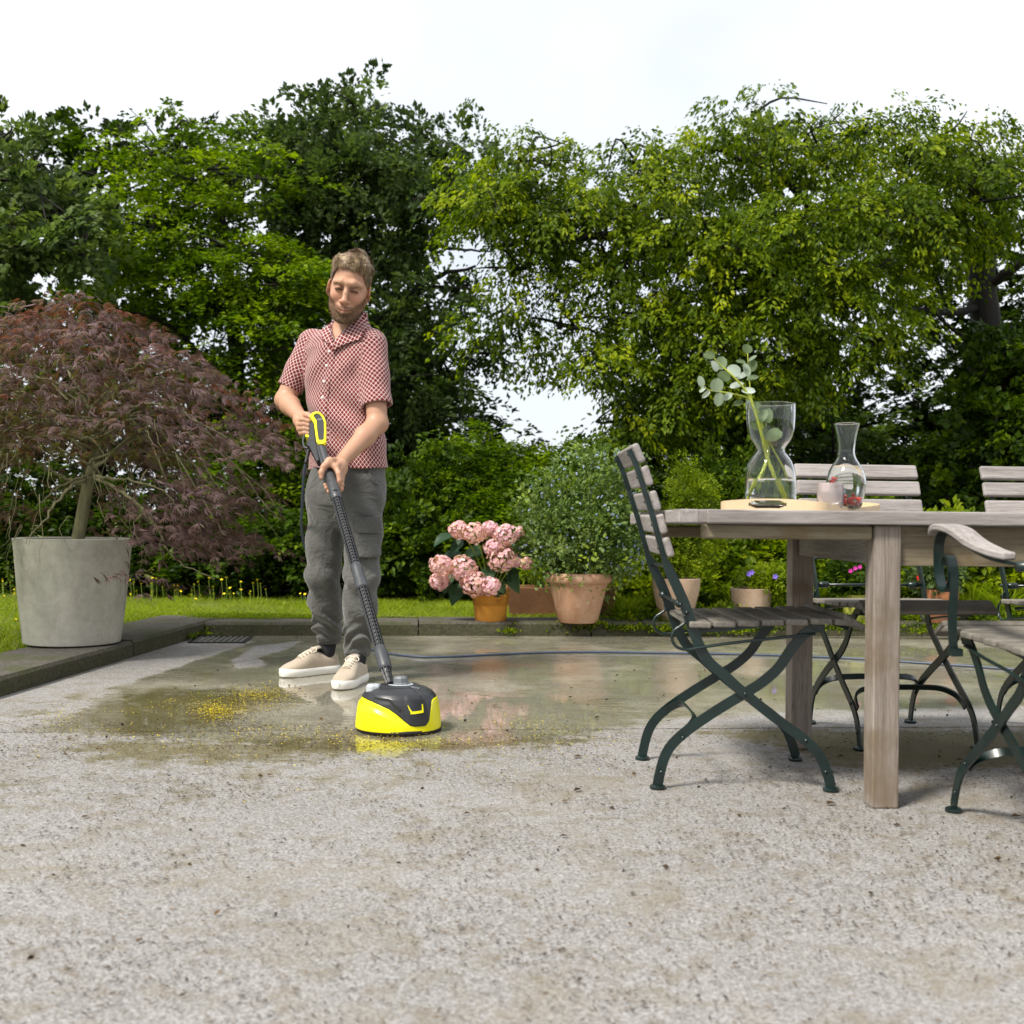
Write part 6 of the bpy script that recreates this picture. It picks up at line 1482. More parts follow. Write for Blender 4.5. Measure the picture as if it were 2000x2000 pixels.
# head
bf.frame(HR, head_c, HS)
bf.ell((0, .018, .047), (.0735, .093, .080), .01)
bf.ell((0, .016, -.008), (.0710, .070, .060), .015)
bf.ell((0, -.026, -.014), (.0685, .062, .084), .02)
bf.ell((0, -.032, -.072), (.0605, .050, .046), .02)
bf.ell((0, -.070, -.106), (.0280, .020, .018), .015)
for s_ in (-1, 1):
    bf.cone((s_ * .058, .004, -.050), (s_ * .026, -.066, -.102), .015, .015, .02)
    bf.ell((s_ * .040, -.059, -.028), (.020, .020, .021), .018)
bf.chain([(-.050, -.062, .024), (-.022, -.084, .031), (0, -.086, .028), (.022, -.084, .031), (.050, -.062, .024)], [.009, .0115, .0105, .0115, .009], .012)
for s_ in (-1, 1):
    bf.ell((s_ * .031, -.101, .003), (.0185, .0125, .0110), .010, 's')
    bf.ell((s_ * .031, -.0755, .001), (.0150, .0135, .0115), .005)
    bf.chain([(s_ * .014, -.0870, .0050), (s_ * .031, -.0915, .0085), (s_ * .047, -.0830, .0040)], [.0016, .0024, .0016], .004)
bf.chain([(0, -.086, .020), (0, -.099, -.008), (0, -.111, -.034)], [.0090, .0088, .0115], .009)
bf.ell((0, -.1130, -.0385), (.0130, .0110, .0100), .007)
for s_ in (-1, 1):
    bf.ell((s_ * .0145, -.1000, -.0415), (.0078, .0100, .0075), .005)
    bf.ell((s_ * .0072, -.110, -.0500), (.0038, .0050, .0030), .003, 's')
bf.ell((0, -.082, -.070), (.030, .022, .024), .012)
bf.chain([(-.0265, -.0870, -.0705), (-.010, -.1005, -.0700), (0, -.1020, -.0712), (.010, -.1005, -.0700), (.0265, -.0870, -.0705)], [.0018, .0026, .0026, .0026, .0018], .005)
bf.chain([(-.0220, -.0890, -.0755), (0, -.1020, -.0820), (.0220, -.0890, -.0755)], [.0024, .0044, .0024], .005)
bf.chain([(-.0290, -.0885, -.0705), (-.015, -.1030, -.0748), (0, -.1095, -.0765), (.015, -.1030, -.0748), (.0290, -.0885, -.0705)], [.0014, .0018, .0020, .0018, .0014], .003, op='s')
for s_ in (-1, 1):
    er = np.array(Matrix.Rotation(R(s_ * 24), 3, 'Z') @ Matrix.Rotation(R(-10), 3, 'X'))
    bf.ell((s_ * .0785, .002, -.008), (.0070, .0190, .0335), .004, Rm=er); bf.ell((s_ * .087, -.005, -.004), (.0050, .0105, .0200), .003, 's', Rm=er)
    bf.ell((s_ * .0745, -.002, -.036), (.0060, .0090, .0100), .004)
bf.frame()
V, F = bf.mesh()
hl = ((V - head_c) @ HR) / HS; x, y, z = hl.T
def sm(v, a, b): t = np.clip((v - a) / (b - a), 0, 1); return t * t * (3 - 2 * t)
col_ = np.tile(np.array([.47, .262, .168]), (len(V), 1)); col_ *= (1 + .05 * wob(V, 60, 4)[:, None])
ish = (z > -.16) & (V[:, 2] > 1.45)
def blend(mask, c):
    global col_
    mask = (mask * ish)[:, None]; col_ = col_ * (1 - mask) + np.array(c) * mask
blend(.55 * np.exp(-((np.abs(x) - .042) ** 2 + (z + .025) ** 2) / .0004) * (y < -.03), (.60, .27, .19))
blend(.6 * np.exp(-(x ** 2 + (z + .040) ** 2) / .00025) * (y < -.09), (.60, .27, .20))
blend(.3 * (np.abs(x) > .070) * (z < .04) * (z > -.05), (.60, .29, .19))
brd = sm(-z, .040, .062) * sm(.085 - np.abs(x) * 1.0 + 0 * z, .0, .02) * (y < .015)
cheek = sm(-z - .045 + (np.abs(x) - .045) * 1.1, -.004, .012)           # beard line rises towards the ears
lipzone = np.exp(-((x / .028) ** 4)) * np.exp(-(((z + .0760 - 6 * x * x) / .0085) ** 4)) * (y < -.086)
mou = (np.abs(x) < .033) & (z < -.056)
cheek = np.clip(cheek + .35 * wob(hl, 220, 77), 0, 1) * sm(-z - .045 + (np.abs(x) - .045) * 1.1, -.014, .020)
bm_ = np.clip(np.maximum(cheek * (z < -.0) * (y < .02) * (np.abs(x) > .025), np.where(mou, sm(-z, .056, .062), 0)), 0, 1)
bm_ = np.maximum(bm_, sm(-z, .088, .095) * (y < .0)) * (1 - lipzone) * (z > -.135)
blend(bm_ * .55, (.24, .135, .08))
blend(np.exp(-(((np.abs(x) - .031) / .0125) ** 4 + ((z - .0000 + 5 * (np.abs(x) - .030) ** 2) / .0044) ** 4)) * (y < -.055) * .95, (.040, .024, .018))
blend(lipzone * .6, (.44, .175, .14))
blend(np.exp(-(((z + .0765 - 8 * x * x) / .0018) ** 2)) * (np.abs(x) < .027) * (y < -.085) * .95, (.09, .03, .025))
eye_shade = np.exp(-(((np.abs(x) - .031) / .022) ** 4 + ((z - .004) / .014) ** 4)) * (y < -.06)
blend(eye_shade * .45, (.38, .19, .13)); blend(.75 * np.exp(-(((np.abs(x) - .017) / .007) ** 2 + ((z - .006) / .009) ** 2)) * (y < -.055), (.20, .10, .07)); blend(.55 * np.exp(-(((np.abs(x) - .031) / .016) ** 4 + ((z - .0085) / .0022) ** 2)) * (y < -.055), (.20, .10, .07))  # shade of socket, inner corner and lid crease painted into the skin tone
g = G('skin'); vc = g.node('ShaderNodeAttribute', attribute_name='tone').outputs['Color']
g.set(color=g.mix(g.mr(g.noise(240, 3), .4, .7, 0, .10), vc, (.5, .22, .15)), rough=.48, spec=.35, sss=.12, normal=g.bump(g.noise(420, 3), .12, .0008))
g.b.inputs['Subsurface Radius'].default_value = (.010, .004, .002); g.b.inputs['Subsurface Scale'].default_value = 1.0
M['skin'] = g.m
body = mk('body', V, F, M['skin'], man, True, {'tone': ('FLOAT_COLOR', np.concatenate([np.clip(col_, 0, 1), np.ones((len(V), 1))], 1))}, local=False)
body_V = V; beard_w = bm_ * ish

def hairobj(name, roots, dirs, nrm, L, W, mat, tint, seg=5, gravity=0.0, parent=man, follow=None):
    """thin ribbons; follow(P) projects a point set back on the head"""
    n = len(roots); P = roots.copy(); D = unit(dirs); rows = []
    for i in range(seg + 1):
        t = i / seg; Nn = nrm(P) if callable(nrm) else nrm; S = unit(np.cross(D, Nn)); w = (W * (1 - .85 * t ** 2))[:, None]
        rows += [P - S * w / 2, P + S * w / 2]
        if i < seg:
            P = P + D * (L / seg)[:, None]; D = unit(D + np.array([0, 0, -gravity]) / seg)
            if follow is not None: P, D = follow(P, D, (i + 1) / seg)
    V = np.stack(rows, 1).reshape(-1, 3); k = 2 * (seg + 1); b = np.arange(n)[:, None] * k
    Fq = np.concatenate([b + np.array([[2 * i, 2 * i + 1, 2 * i + 3, 2 * i + 2]]) for i in range(seg)])
    return mk(name, V, Fq, mat, parent, True, {'tint': ('FLOAT', np.repeat(np.clip(tint, 0, 1), k))}, local=False)
g = G('hair'); g.set(color=g.ramp(g.attr('tint'), [(0, (.105, .065, .034)), (.5, (.26, .175, .095)), (1, (.50, .375, .225))]), rough=.42, spec=.4); M['hair'] = g.m
g = G('beard_hair'); g.set(color=g.ramp(g.attr('tint'), [(0, (.085, .046, .026)), (.6, (.21, .122, .068)), (1, (.38, .26, .16))]), rough=.5, spec=.3); M['beard_hair'] = g.m
# scalp cap under the hair
CE = np.array([0, .018, .047]); CR = np.array([.0735, .093, .080])
hf = Field(head_c - .17, head_c + np.array([.17, .17, .2]), .0028); hf.frame(HR, head_c, HS)
def hairline(P):
    X, Y, Z = P[..., 0], P[..., 1], P[..., 2]
    zl = np.interp(X, [-.075, -.064, -.048, -.020, .0, .03, .052, .075], [.005, .050, .086, .094, .090, .080, .068, .010])    # front line height
    zside = np.where(Y > -.01, -.045 - .35 * np.clip(Y, 0, 1), .02 + 0 * Y)
    front = (Y < -.030)
    lim = np.where(front, zl, np.where(Y < .02, np.interp(Y, [-.030, -.01, .0, .02], [.030, .004, .002, -.02]), -.045))
    return Z - lim
def cap(P):
    q = P - CE; r = CR + .0065; k0 = np.sqrt(((q / r) ** 2).sum(-1)) + 1e-9; k1 = np.sqrt(((q / (r * r)) ** 2).sum(-1)) + 1e-9
    d = k0 * (k0 - 1) / k1 + .002 * np.sin(P[..., 0] * 260 + 6 * np.sin(P[..., 1] * 40)) - .006 * np.exp(-((P[..., 2] - .12) / .03) ** 2)
    return np.maximum(d, -hairline(P) * .8)
hf.put(cap, CE - .12, CE + .12, .001); hf.frame()
Vh, Fh = hf.mesh(); rh = np.random.default_rng(15)
hair = mk('hair', Vh, Fh, M['hair'], man, True, {'tint': ('FLOAT', np.clip(.22 + .25 * wob(Vh, 260, 8), 0, 1))}, local=False)
n = 11000; q = unit(rh.normal(size=(n * 3, 3))); q = q[q[:, 2] > -.55]; Pl = CE + q * (CR + .004); Pl = Pl[hairline(Pl) > .0][:n]; n = len(Pl)
X, Y, Z = Pl.T; part = -.046
top = sm(Z, .075, .105)
fx = np.where(X > part, 1.0, np.where(top > .35, .35, -.7)); D = np.stack([fx * (.5 + .5 * top), np.where(X > part, -.35 - .5 * (Y < -.01), -.25) * top + .25 * (1 - top), -.35 * top - 1.0 * (1 - top)], 1) + rh.normal(size=(n, 3)) * .12 + .75 * np.stack([wob(Pl, 130, 201), wob(Pl, 130, 202), .4 * wob(Pl, 130, 203)], 1)
lift = .004 + .020 * top * np.clip(.6 + 1.2 * wob(Pl, 110, 205) + rh.normal(size=n) * .12, .1, 1.3) + .003 * (1 - top)
def foll(P, D, t):
    L_ = ((P - head_c) @ HR) / HS; q = (L_ - CE); k0 = np.sqrt(((q / CR) ** 2).sum(1))[:, None]
    tgt = CE + q / k0 * (1 + (lift * math.sin(min(1, t * 1.1) * math.pi * .8))[:, None] / .085 + .035)
    nrm_ = unit(q / CR ** 2); Dl = D @ HR; Dl = unit(Dl - nrm_ * (Dl * nrm_).sum(1)[:, None] * .75 + np.array([0, 0, -.12]))
    return (tgt * HS) @ HR.T + head_c, Dl @ HR.T
def hn(P): L_ = ((P - head_c) @ HR) / HS; return unit((L_ - CE) / CR ** 2) @ HR.T
Lh = np.where(top > .5, rh.uniform(.026, .044, n), rh.uniform(.012, .020, n)) * np.where(Y < -.045, .72, 1.0)
tn = np.clip(.30 + .20 * top + rh.normal(size=n) * .16 + .75 * wob(Pl, 190, 204) - .35 * np.exp(-((X + .01) / .012) ** 2) * np.exp(-((Y + .04) / .02) ** 2), 0, 1)
hairobj('hair_strands', (Pl * HS) @ HR.T + head_c, D @ HR.T, hn, Lh * HS, np.full(n, .0024), M['hair'], tn, 6, 0, man, foll)['kind'] = 'stuff'
# beard
Nn = np.zeros_like(body_V); me = body.data
nv = np.empty(len(me.vertices) * 3, dtype=np.float32); me.vertices.foreach_get('normal', nv); nv = nv.reshape(-1, 3)
cand = np.argwhere((beard_w > .12) & (hl[:, 1] < .012) & (np.abs(hl[:, 0]) < .0705))[:, 0]; pw_ = beard_w[cand]; pick = rh.choice(cand, 15000, p=pw_ / pw_.sum())
Pb = body_V[pick] + rh.normal(size=(len(pick), 3)) * .0014; nb_ = nv[pick]
Db = unit(nb_ * .75 + np.array([0, -.1, -1.0]) + rh.normal(size=Pb.shape) * .3)
wlen = rh.uniform(.0035, .0085, len(pick)) * (.6 + .8 * sm(-hl[pick, 2], .07, .12))
hairobj('beard', Pb, Db, nb_, wlen, np.full(len(pick), .0011), M['beard_hair'], np.clip(rh.normal(.62, .3, len(pick)), 0, 1), 2, 0)['kind'] = 'stuff'
# brows and lashes
def loc(p): return (np.array(p) * HS) @ HR.T + head_c
from mathutils.bvhtree import BVHTree
def bvh_of(objs):
    vs, fs = [], []
    for o in objs:
        k = len(vs); off = Vector(o.parent.location) if o.parent else Vector((0, 0, 0))
        vs += [v.co + off for v in o.data.vertices]; fs += [tuple(i + k for i in p.vertices) for p in o.data.polygons]
    return BVHTree.FromPolygons(vs, fs)
bb = bvh_of([body])
for s_ in (-1, 1):
    rts = []
    for _ in range(150):
        u = rh.random(); px_ = s_ * (.012 + .036 * u); pz_ = .0165 + .0065 * math.sin(u * 2.6) + rh.normal() * .0018
        hit = bb.ray_cast(Vector(loc((px_, -.16, pz_))), Vector(HR @ np.array([0, 1.0, 0])))
        if hit[0] is not None: rts.append(np.array(hit[0]))
    rts = np.array(rts); nn = np.tile(HR @ np.array([0, -1.0, .2]), (len(rts), 1)); dd = np.tile(HR @ np.array([s_ * 1.0, -.3, .1]), (len(rts), 1)) + rh.normal(size=rts.shape) * .2
    hairobj('eyebrow', rts, dd, nn, np.full(len(rts), .008), np.full(len(rts), .0010), M['beard_hair'], rh.uniform(.75, 1.0, len(rts)), 2)
    m = MB(); pts = []
    for u in np.linspace(-1, 1, 11):
        hit = bb.ray_cast(Vector(loc((s_ * .031 + u * .0150, -.16, -.0005 + .0026 * (1 - u * u)))), Vector(HR @ np.array([0, 1.0, 0])))
        if hit[0] is not None: pts.append(np.array(hit[0]) - HR @ np.array([0, .0004, 0]))
    m.tube(pts, [.0010] + [.0026] * (len(pts) - 2) + [.0010], 5); m.build('eyelashes', M['lash'] if 'lash' in M else simple('lash', (.05, .025, .015), .6).m, man, True, local=False)

# ------------------------------------------------------------------ SHIRT
sf = Field((-1.12, 4.86, .86), (-.42, 5.40, 1.66), .0034)
def folds(P):
    ca, sa = math.cos(TA), math.sin(TA); dx = P[..., 0] + .74; dy = P[..., 1] - 5.1; u = dx * ca + dy * sa; z_ = P[..., 2]
    low = np.clip((1.32 - z_) / .3, 0, 1)
    f1 = .0050 * np.sin(u * 34 + 2.5 * wob(P, 9, 3) + z_ * 3) * low
    f2 = .0042 * np.sin((z_ * .85 + u * .55) * 42 + 3 * wob(P, 8, 5)) * np.exp(-((z_ - 1.12) / .13) ** 2)
    f3 = .0032 * np.sin((z_ - u * 1.1) * 36 + 2 * wob(P, 10, 6)) * np.exp(-((z_ - 1.36) / .10) ** 2)
    return 1.5 * f1 + 1.7 * f2 + 1.7 * f3 + .004 * wob(P, 22, 9)
AwS = [a + b_ for a, b_ in zip(Aw, [.006, .004, 0, 0, 0, 0, 0, 0, .004, .012])]
ts = loft_sdf(ZS, tx, ty_, AwS, Bw, TA, 2.2)
sf.put(lambda P: ts(P) - folds(P), torso_lo, torso_hi, .02)
slL0, slL1 = shL + np.array([-.005, .004, -.01]), B(737, 792, 4.965); slR0, slR1 = shR + np.array([.005, 0, -.01]), B(566, 759, 5.175)
for a, b, r0, r1, sd in ((slL0, slL1, .068, .064, 11), (slR0, slR1, .066, .060, 12)):
    ax = unit(b - a)
    def fs(P, a=a, b=b, r0=r0, r1=r1, sd=sd, ax=ax):
        w = P - a; L = np.linalg.norm(b - a); t = (w @ ax); q = w - np.maximum(t, 0)[..., None] * ax; tt = np.clip(t / L, 0, 1)
        d = np.sqrt((q ** 2).sum(-1)) - (r0 + (r1 - r0) * tt) - .0035 * wob(P, 30, sd) - .003 * np.sin(t * 55 + 3 * wob(P, 12, sd + 1)) * tt
        return np.maximum(d, t - L)
    sf.put(fs, np.minimum(a, b) - .08, np.maximum(a, b) + .08, .022)
    sf.cone(a + (neck_b - a) * 0.02, neck_b + np.array([0, 0, -.045]), .050, .055, .03)
    # hollow sleeve end
    sf.cone(b - ax * .035, b + ax * .02, r1 - .010, r1 - .005, .002, 's')
# hem: hollow from below
sf.put(lambda P: loft_sdf(ZS, tx, ty_, [a - .008 for a in AwS], [b - .008 for b in Bw], TA, 2.2)(P) , (torso_lo[0], torso_lo[1], .86), (torso_hi[0], torso_hi[1], .90), .001, 's', m=.0)
sf.put(lambda P: (zy(915) + .006 * np.sin(P[..., 0] * 22) + .010 * (P[..., 0] + .72)) - P[..., 2], (-1.1, 4.87, .86), (-.44, 5.39, .99), 1, 'i', m=0)
# neck opening with the V of the open collar
vpoly = [(643, 600), (643, 628), (645, 646), (651, 670), (666, 652), (692, 628), (708, 612), (710, 596)]
def vcut(P):
    Yc = 5.0; px_ = 1000 + (P[..., 0] / P[..., 1]) * FPX; py_ = CY - 3.3 - (P[..., 2] - CAM_H) / P[..., 1] * FPX
    sh = P.shape[:-1]; d = poly_sd(np.stack([px_.ravel(), py_.ravel()], 1), vpoly).reshape(sh) * 5.0 / FPX
    return np.maximum(d, P[..., 1] - 5.07)
sf.put(vcut, (-.85, 4.9, 1.42), (-.58, 5.06, 1.64), .002, 's')
sf.cone(neck_b + np.array([0, .015, -.03]), neck_b + np.array([-.003, -.01, .10]), .066, .066, .002, 's')
V, F = sf.mesh()
def cloth_uv(V):
    ca, sa = math.cos(TA), math.sin(TA); cx = np.interp(V[:, 2], ZS, tx); dx = V[:, 0] - cx; dy = V[:, 1] - 5.11; u = dx * ca + dy * sa; v = -dx * sa + dy * ca
    tw = np.clip((V[:, 2] - 1.43) / .06, 0, 1); tw = tw * tw * (3 - 2 * tw); sx_ = u * (1 + .12 * tw) + np.sign(u) * (.124 - np.minimum(np.abs(v), .124)) * .8 * (1 - tw); sx_ = np.where(v > 0, np.sign(u) * .55 - sx_, sx_); uv = np.stack([np.where(tw > .5, u * 1.12, sx_), V[:, 2] + tw * (v + .12) * .9, 0 * u], 1)
    dt = ts(V)
    for a, b, r0 in ((slL0, slL1, .066), (slR0, slR1, .063)):
        ax = unit(b - a); w = V - a; t = w @ ax; q = w - t[:, None] * ax; dc = np.sqrt((q ** 2).sum(1)) - r0; ex = unit(np.cross(ax, [0, 1.0, 0])); ey = np.cross(ax, ex)
        an = np.arctan2(q @ ey, q @ ex); mk_ = (dc < dt - .004) & (t > -.01)
        # turn so that the seam of the angle is at the back
        an2 = np.mod(an - math.atan2(ey @ np.array([0, 1.0, 0]), ex @ np.array([0, 1.0, 0])), 2 * math.pi)
        uv[mk_] = np.stack([an2 * .066, t, 0 * t], 1)[mk_]
    return uv
g = G('shirt_cloth'); at_ = g.node('ShaderNodeAttribute', attribute_name='cloth').outputs['Vector']
wv = g.node('ShaderNodeVectorMath', {0: at_, 1: g.node('ShaderNodeVectorMath', {0: g.noise(14, 2, .5, out='Color'), 'Scale': .008}, operation='SCALE').outputs[0]}, operation='ADD').outputs[0]
sp = g.node('ShaderNodeSeparateXYZ', {0: wv}); PER = .0150
a_ = g.math('MULTIPLY', g.math('ADD', sp.outputs[0], sp.outputs[1]), .7071 / PER); b_ = g.math('MULTIPLY', g.math('SUBTRACT', sp.outputs[0], sp.outputs[1]), .7071 / PER)
fa = g.math('ABSOLUTE', g.math('SUBTRACT', g.math('FRACT', a_), .5)); fb = g.math('ABSOLUTE', g.math('SUBTRACT', g.math('FRACT', b_), .5))
pw = g.math('POWER', g.math('ADD', g.math('POWER', fa, 7.0), g.math('POWER', fb, 7.0)), .142857)
dot = g.mr(pw, .418, .452, 1, 0)
g.set(color=g.mix(dot, (.70, .57, .53), g.ramp(g.noise(50), [(.3, (.13, .010, .014)), (.7, (.19, .018, .022))])), rough=.85, spec=.2, sheen=.2, normal=g.bump(g.noise(30, 4, .6), .35, .004)); M['shirt_cloth'] = g.m
shirt = mk('shirt', V, F, M['shirt_cloth'], man, True, {'cloth': ('FLOAT_VECTOR', cloth_uv(V))}, local=False)

def patch(name, poly, bvh, off, thick, mat, step=2.2, uvf=None, edge=0.0, lift=None, parent=man):
    poly = np.array(poly, float); lo = poly.min(0) - step; hi = poly.max(0) + step; nx = int((hi[0] - lo[0]) / step) + 1; ny = int((hi[1] - lo[1]) / step) + 1
    gx, gy = np.meshgrid(lo[0] + np.arange(nx) * step, lo[1] + np.arange(ny) * step, indexing='ij'); P2 = np.stack([gx.ravel(), gy.ravel()], 1); sd = poly_sd(P2, poly)
    # pull outside corners onto the outline so that the edge is clean
    e = .35; gr = np.stack([poly_sd(P2 + [e, 0], poly) - sd, poly_sd(P2 + [0, e], poly) - sd], 1) / e
    near = (sd > 0) & (sd < step * 1.1); P2[near] -= gr[near] * sd[near][:, None]
    okp = sd < step * 1.1; V = np.zeros((len(P2), 3)); o = Vector((0, 0, CAM_H))
    for i in np.argwhere(okp)[:, 0]:
        d = (at(P2[i, 0], P2[i, 1], 5.0) - o).normalized(); h = bvh.ray_cast(o, d)
        if h[0] is None or h[0].y > 5.25: okp[i] = False; continue
        q = off + (lift(P2[i]) if lift else 0); V[i] = np.array(h[0]) - np.array(d) * q
    idx = np.arange(nx * ny).reshape(nx, ny); Fc = np.stack([idx[:-1, :-1], idx[:-1, 1:], idx[1:, 1:], idx[1:, :-1]], -1).reshape(-1, 4)
    Fc = Fc[okp[Fc].all(1) & (sd[Fc] < step * .72).all(1) | (okp[Fc].all(1) & (sd[Fc].mean(1) < 0))]
    used = np.unique(Fc); mp = np.full(nx * ny, -1); mp[used] = np.arange(len(used)); V = V[used]; Fc = mp[Fc]
    # soften
    for _ in range(3):
        acc = np.zeros_like(V); c_ = np.zeros(len(V))
        for k in range(4): np.add.at(acc, Fc[:, k], V[Fc[:, (k + 1) % 4]]); np.add.at(c_, Fc[:, k], 1)
        V[:, 1] = V[:, 1] * .5 + .5 * (acc[:, 1] / np.maximum(c_, 1))
    at2 = {'cloth': ('FLOAT_VECTOR', uvf(V))} if uvf else None
    o_ = mk(name, V, Fc, M[mat], parent, True, at2, local=False); s_ = o_.modifiers.new('thick', 'SOLIDIFY'); s_.thickness = thick; s_.offset = 1.0
    return o_
bs = bvh_of([shirt, body])
def uvc(rot):
    c, s = math.cos(rot), math.sin(rot)
    return lambda V: np.stack([V[:, 0] * c - V[:, 2] * s, V[:, 0] * s + V[:, 2] * c, 0 * V[:, 0]], 1)
patch('collar', [(641, 609), (634, 622), (625, 636), (632, 648), (628, 662), (643, 672), (650, 686), (653, 672), (646, 648), (643, 628)], bs, .010, .0035, 'shirt_cloth', 2.0, uvc(.25))
patch('collar', [(708, 606), (716, 620), (724, 636), (714, 646), (704, 664), (688, 668), (668, 676), (650, 686), (652, 668), (668, 650), (690, 630)], bs, .010, .0035, 'shirt_cloth', 2.0, uvc(-.35))
patch('placket', [(646, 684), (656, 684), (646, 740), (640, 790), (634, 850), (628, 915), (620, 915), (626, 850), (632, 790), (637, 740)], bs, .0015, .0015, 'shirt_cloth', 2.4, cloth_uv)
bp_ = bvh_of([o for o in bpy.data.objects if o.parent == man and o.name.startswith('placket')] + [shirt])
for (x, y) in [(643, 686), (638, 714), (633, 745), (630, 776), (625, 815)]:
    h = bp_.ray_cast(Vector((0, 0, CAM_H)), (at(x, y, 5) - Vector((0, 0, CAM_H))).normalized()); m = MB(); m.lathe([(.0062, 0), (.0060, .0018), (.004, .0022), (.001, .0012)], (0, 0, 0), 14, M=Matrix.Rotation(R(90), 3, 'X') @ Matrix.Rotation(0, 3, 'Z'))
    q = Vector(h[0]) + Vector((-.2, -1, 0)).normalized() * .002; m.v = [(a + q.x, b + q.y, c + q.z) for a, b, c in m.v]; m.build('button', M['white_button'] if 'white_button' in M else simple('white_button', (.8, .78, .75), .3).m, man, True, local=False)

# ------------------------------------------------------------------ TROUSERS
tf = Field((-1.04, 4.80, .09), (-.50, 5.46, .99), .0036)
hipR, hipL = B(641, 948, 5.16), B(711, 950, 5.06)
knR, knL = B(630, 1120, 5.15), B(706, 1125, 4.99)
anR, anL = B(643, 1243, 5.27), B(698, 1268, 5.02)
ZP = [zy(y) for y in (1040, 1010, 985, 960, 930, 905)]
pel = loft_sdf(ZP, [at(x, 900, 5.1).x for x in (668, 670, 673, 677, 678.5, 679)], [5.11] * 6, [.02, .09, .150, .176, .176, .172], [.02, .07, .105, .120, .118, .114], TA, 2.3)
def tfold(P): return .0035 * wob(P, 26, 31) + .0022 * wob(P, 60, 32)
tf.put(lambda P: pel(P) - tfold(P), (-1.0, 4.92, ZP[0]), (-.5, 5.34, ZP[-1]), .05)
def legs(hip, kn, an, sd, ph):
    segs = [(hip, kn, .094, .074), (kn, kn + (an - kn) * .45, .074, .071), (kn + (an - kn) * .45, an, .071, .056)]
    for j, (a, b, r0, r1) in enumerate(segs):
        ab = b - a; L2 = ab @ ab
        def f(P, a=a, ab=ab, L2=L2, r0=r0, r1=r1):
            w = P - a; t = np.clip((w @ ab) / L2, 0, 1); q = w - t[..., None] * ab; q[..., 1] *= .93
            z_ = P[..., 2]; an_ = np.arctan2(q[..., 0], -q[..., 1]); n1 = wob(P, 12, sd)
            kz, az = kn[2], an[2]
            n2 = wob(P, 20, sd + 7); n3 = np.clip(.5 + 1.1 * wob(P, 11, sd + 9), 0, 1)
            def cr(ph_): v = np.sin(ph_); return np.sign(v) * np.abs(v) ** .7          # crisper fold than a sine
            kneef = np.exp(-((z_ - (kz - .02)) / .085) ** 2) * .0100 * cr((z_ + .05 * np.sin(an_ + ph)) * 70 + 5.5 * n1 + 2.5 * n2 + 1.6 * an_) * (.25 + .9 * n3)
            ankf = np.exp(-((z_ - (az + .055)) / .055) ** 2) * .0105 * cr((z_ + .04 * np.sin(an_ * 1.5 - ph)) * 105 + 5 * n1 + 2 * n2) * (.35 + .8 * n3)
            shin = .0065 * cr((z_ * 1.0 + .05 * an_) * 48 + 5 * n1) * np.clip((kz - z_) / .1, 0, 1) * n3
            thigh = .0070 * np.sin((z_ * .6 + P[..., 0] * 1.1) * 46 + 4 * n1) * np.clip((z_ - kz) / .2, 0, 1) * (.4 + .6 * n3) + shin
            return np.sqrt((q ** 2).sum(-1)) - (r0 + (r1 - r0) * t) - kneef - ankf - thigh - .003 * wob(P, 30, sd + 1)
        tf.put(f, np.minimum(a, b) - .11, np.maximum(a, b) + .11, .018)
legs(hipR, knR, anR, 33, .6); legs(hipL, knL, anL, 35, 2.2)
for an in (anR, anL):
    tf.put(lambda P, an=an: np.sqrt((P[..., 0] - an[0]) ** 2 + (P[..., 1] - an[1]) ** 2) - .030 - (P[..., 2] - an[2]) * 0, an - np.array([.12, .12, .10]), an + np.array([.12, .12, -.012]), .002, 's', m=0)
    tf.put(lambda P, an=an: np.maximum(an[2] - .018 - P[..., 2], -1), an - np.array([.1, .1, .12]), an + np.array([.1, .1, .01]), 1, 'i', m=0)
V, F = tf.mesh()
g = G('trouser_cloth'); n1 = g.noise(7, 4, .6); n2 = g.noise(400, 2)
g.set(color=g.mix(.25, g.ramp(n1, [(.3, (.066, .066, .061)), (.7, (.114, .114, .107))]), g.ramp(n2, [(.3, (.04, .04, .036)), (.7, (.14, .136, .122))])), rough=.9, spec=.2, sheen=.25,
      normal=g.bump(g.math('ADD', g.math('MULTIPLY', g.math('ABSOLUTE', g.math('SUBTRACT', g.noise(7.5, 3, .5, g.mapping(g.obj(), (1, 1, 1.5), (0, .6, 0)), 1.6), .5)), -5.0), g.math('ADD', g.noise(30, 5, .65, dist=.8), g.math('MULTIPLY', n2, .08))), .45, .010)); M['trouser_cloth'] = g.m
trs = mk('trousers', V, F, M['trouser_cloth'], man, True, local=False)
bt = bvh_of([trs])
patch('cargo_pocket', [(694, 1040), (739, 1036), (741, 1080), (738, 1086), (698, 1090), (693, 1084)], bt, .012, .012, 'trouser_cloth', 2.2)
bt2 = bvh_of([trs])
patch('pocket_flap', [(693, 1012), (741, 1008), (744, 1034), (738, 1040), (700, 1042), (693, 1036)], bt, .024, .009, 'trouser_cloth', 2.2)
patch('side_pocket_edge', [(716, 920), (721, 920), (731, 940), (739, 944), (738, 948), (727, 944)], bt, .001, .003, 'trouser_cloth', 1.6)
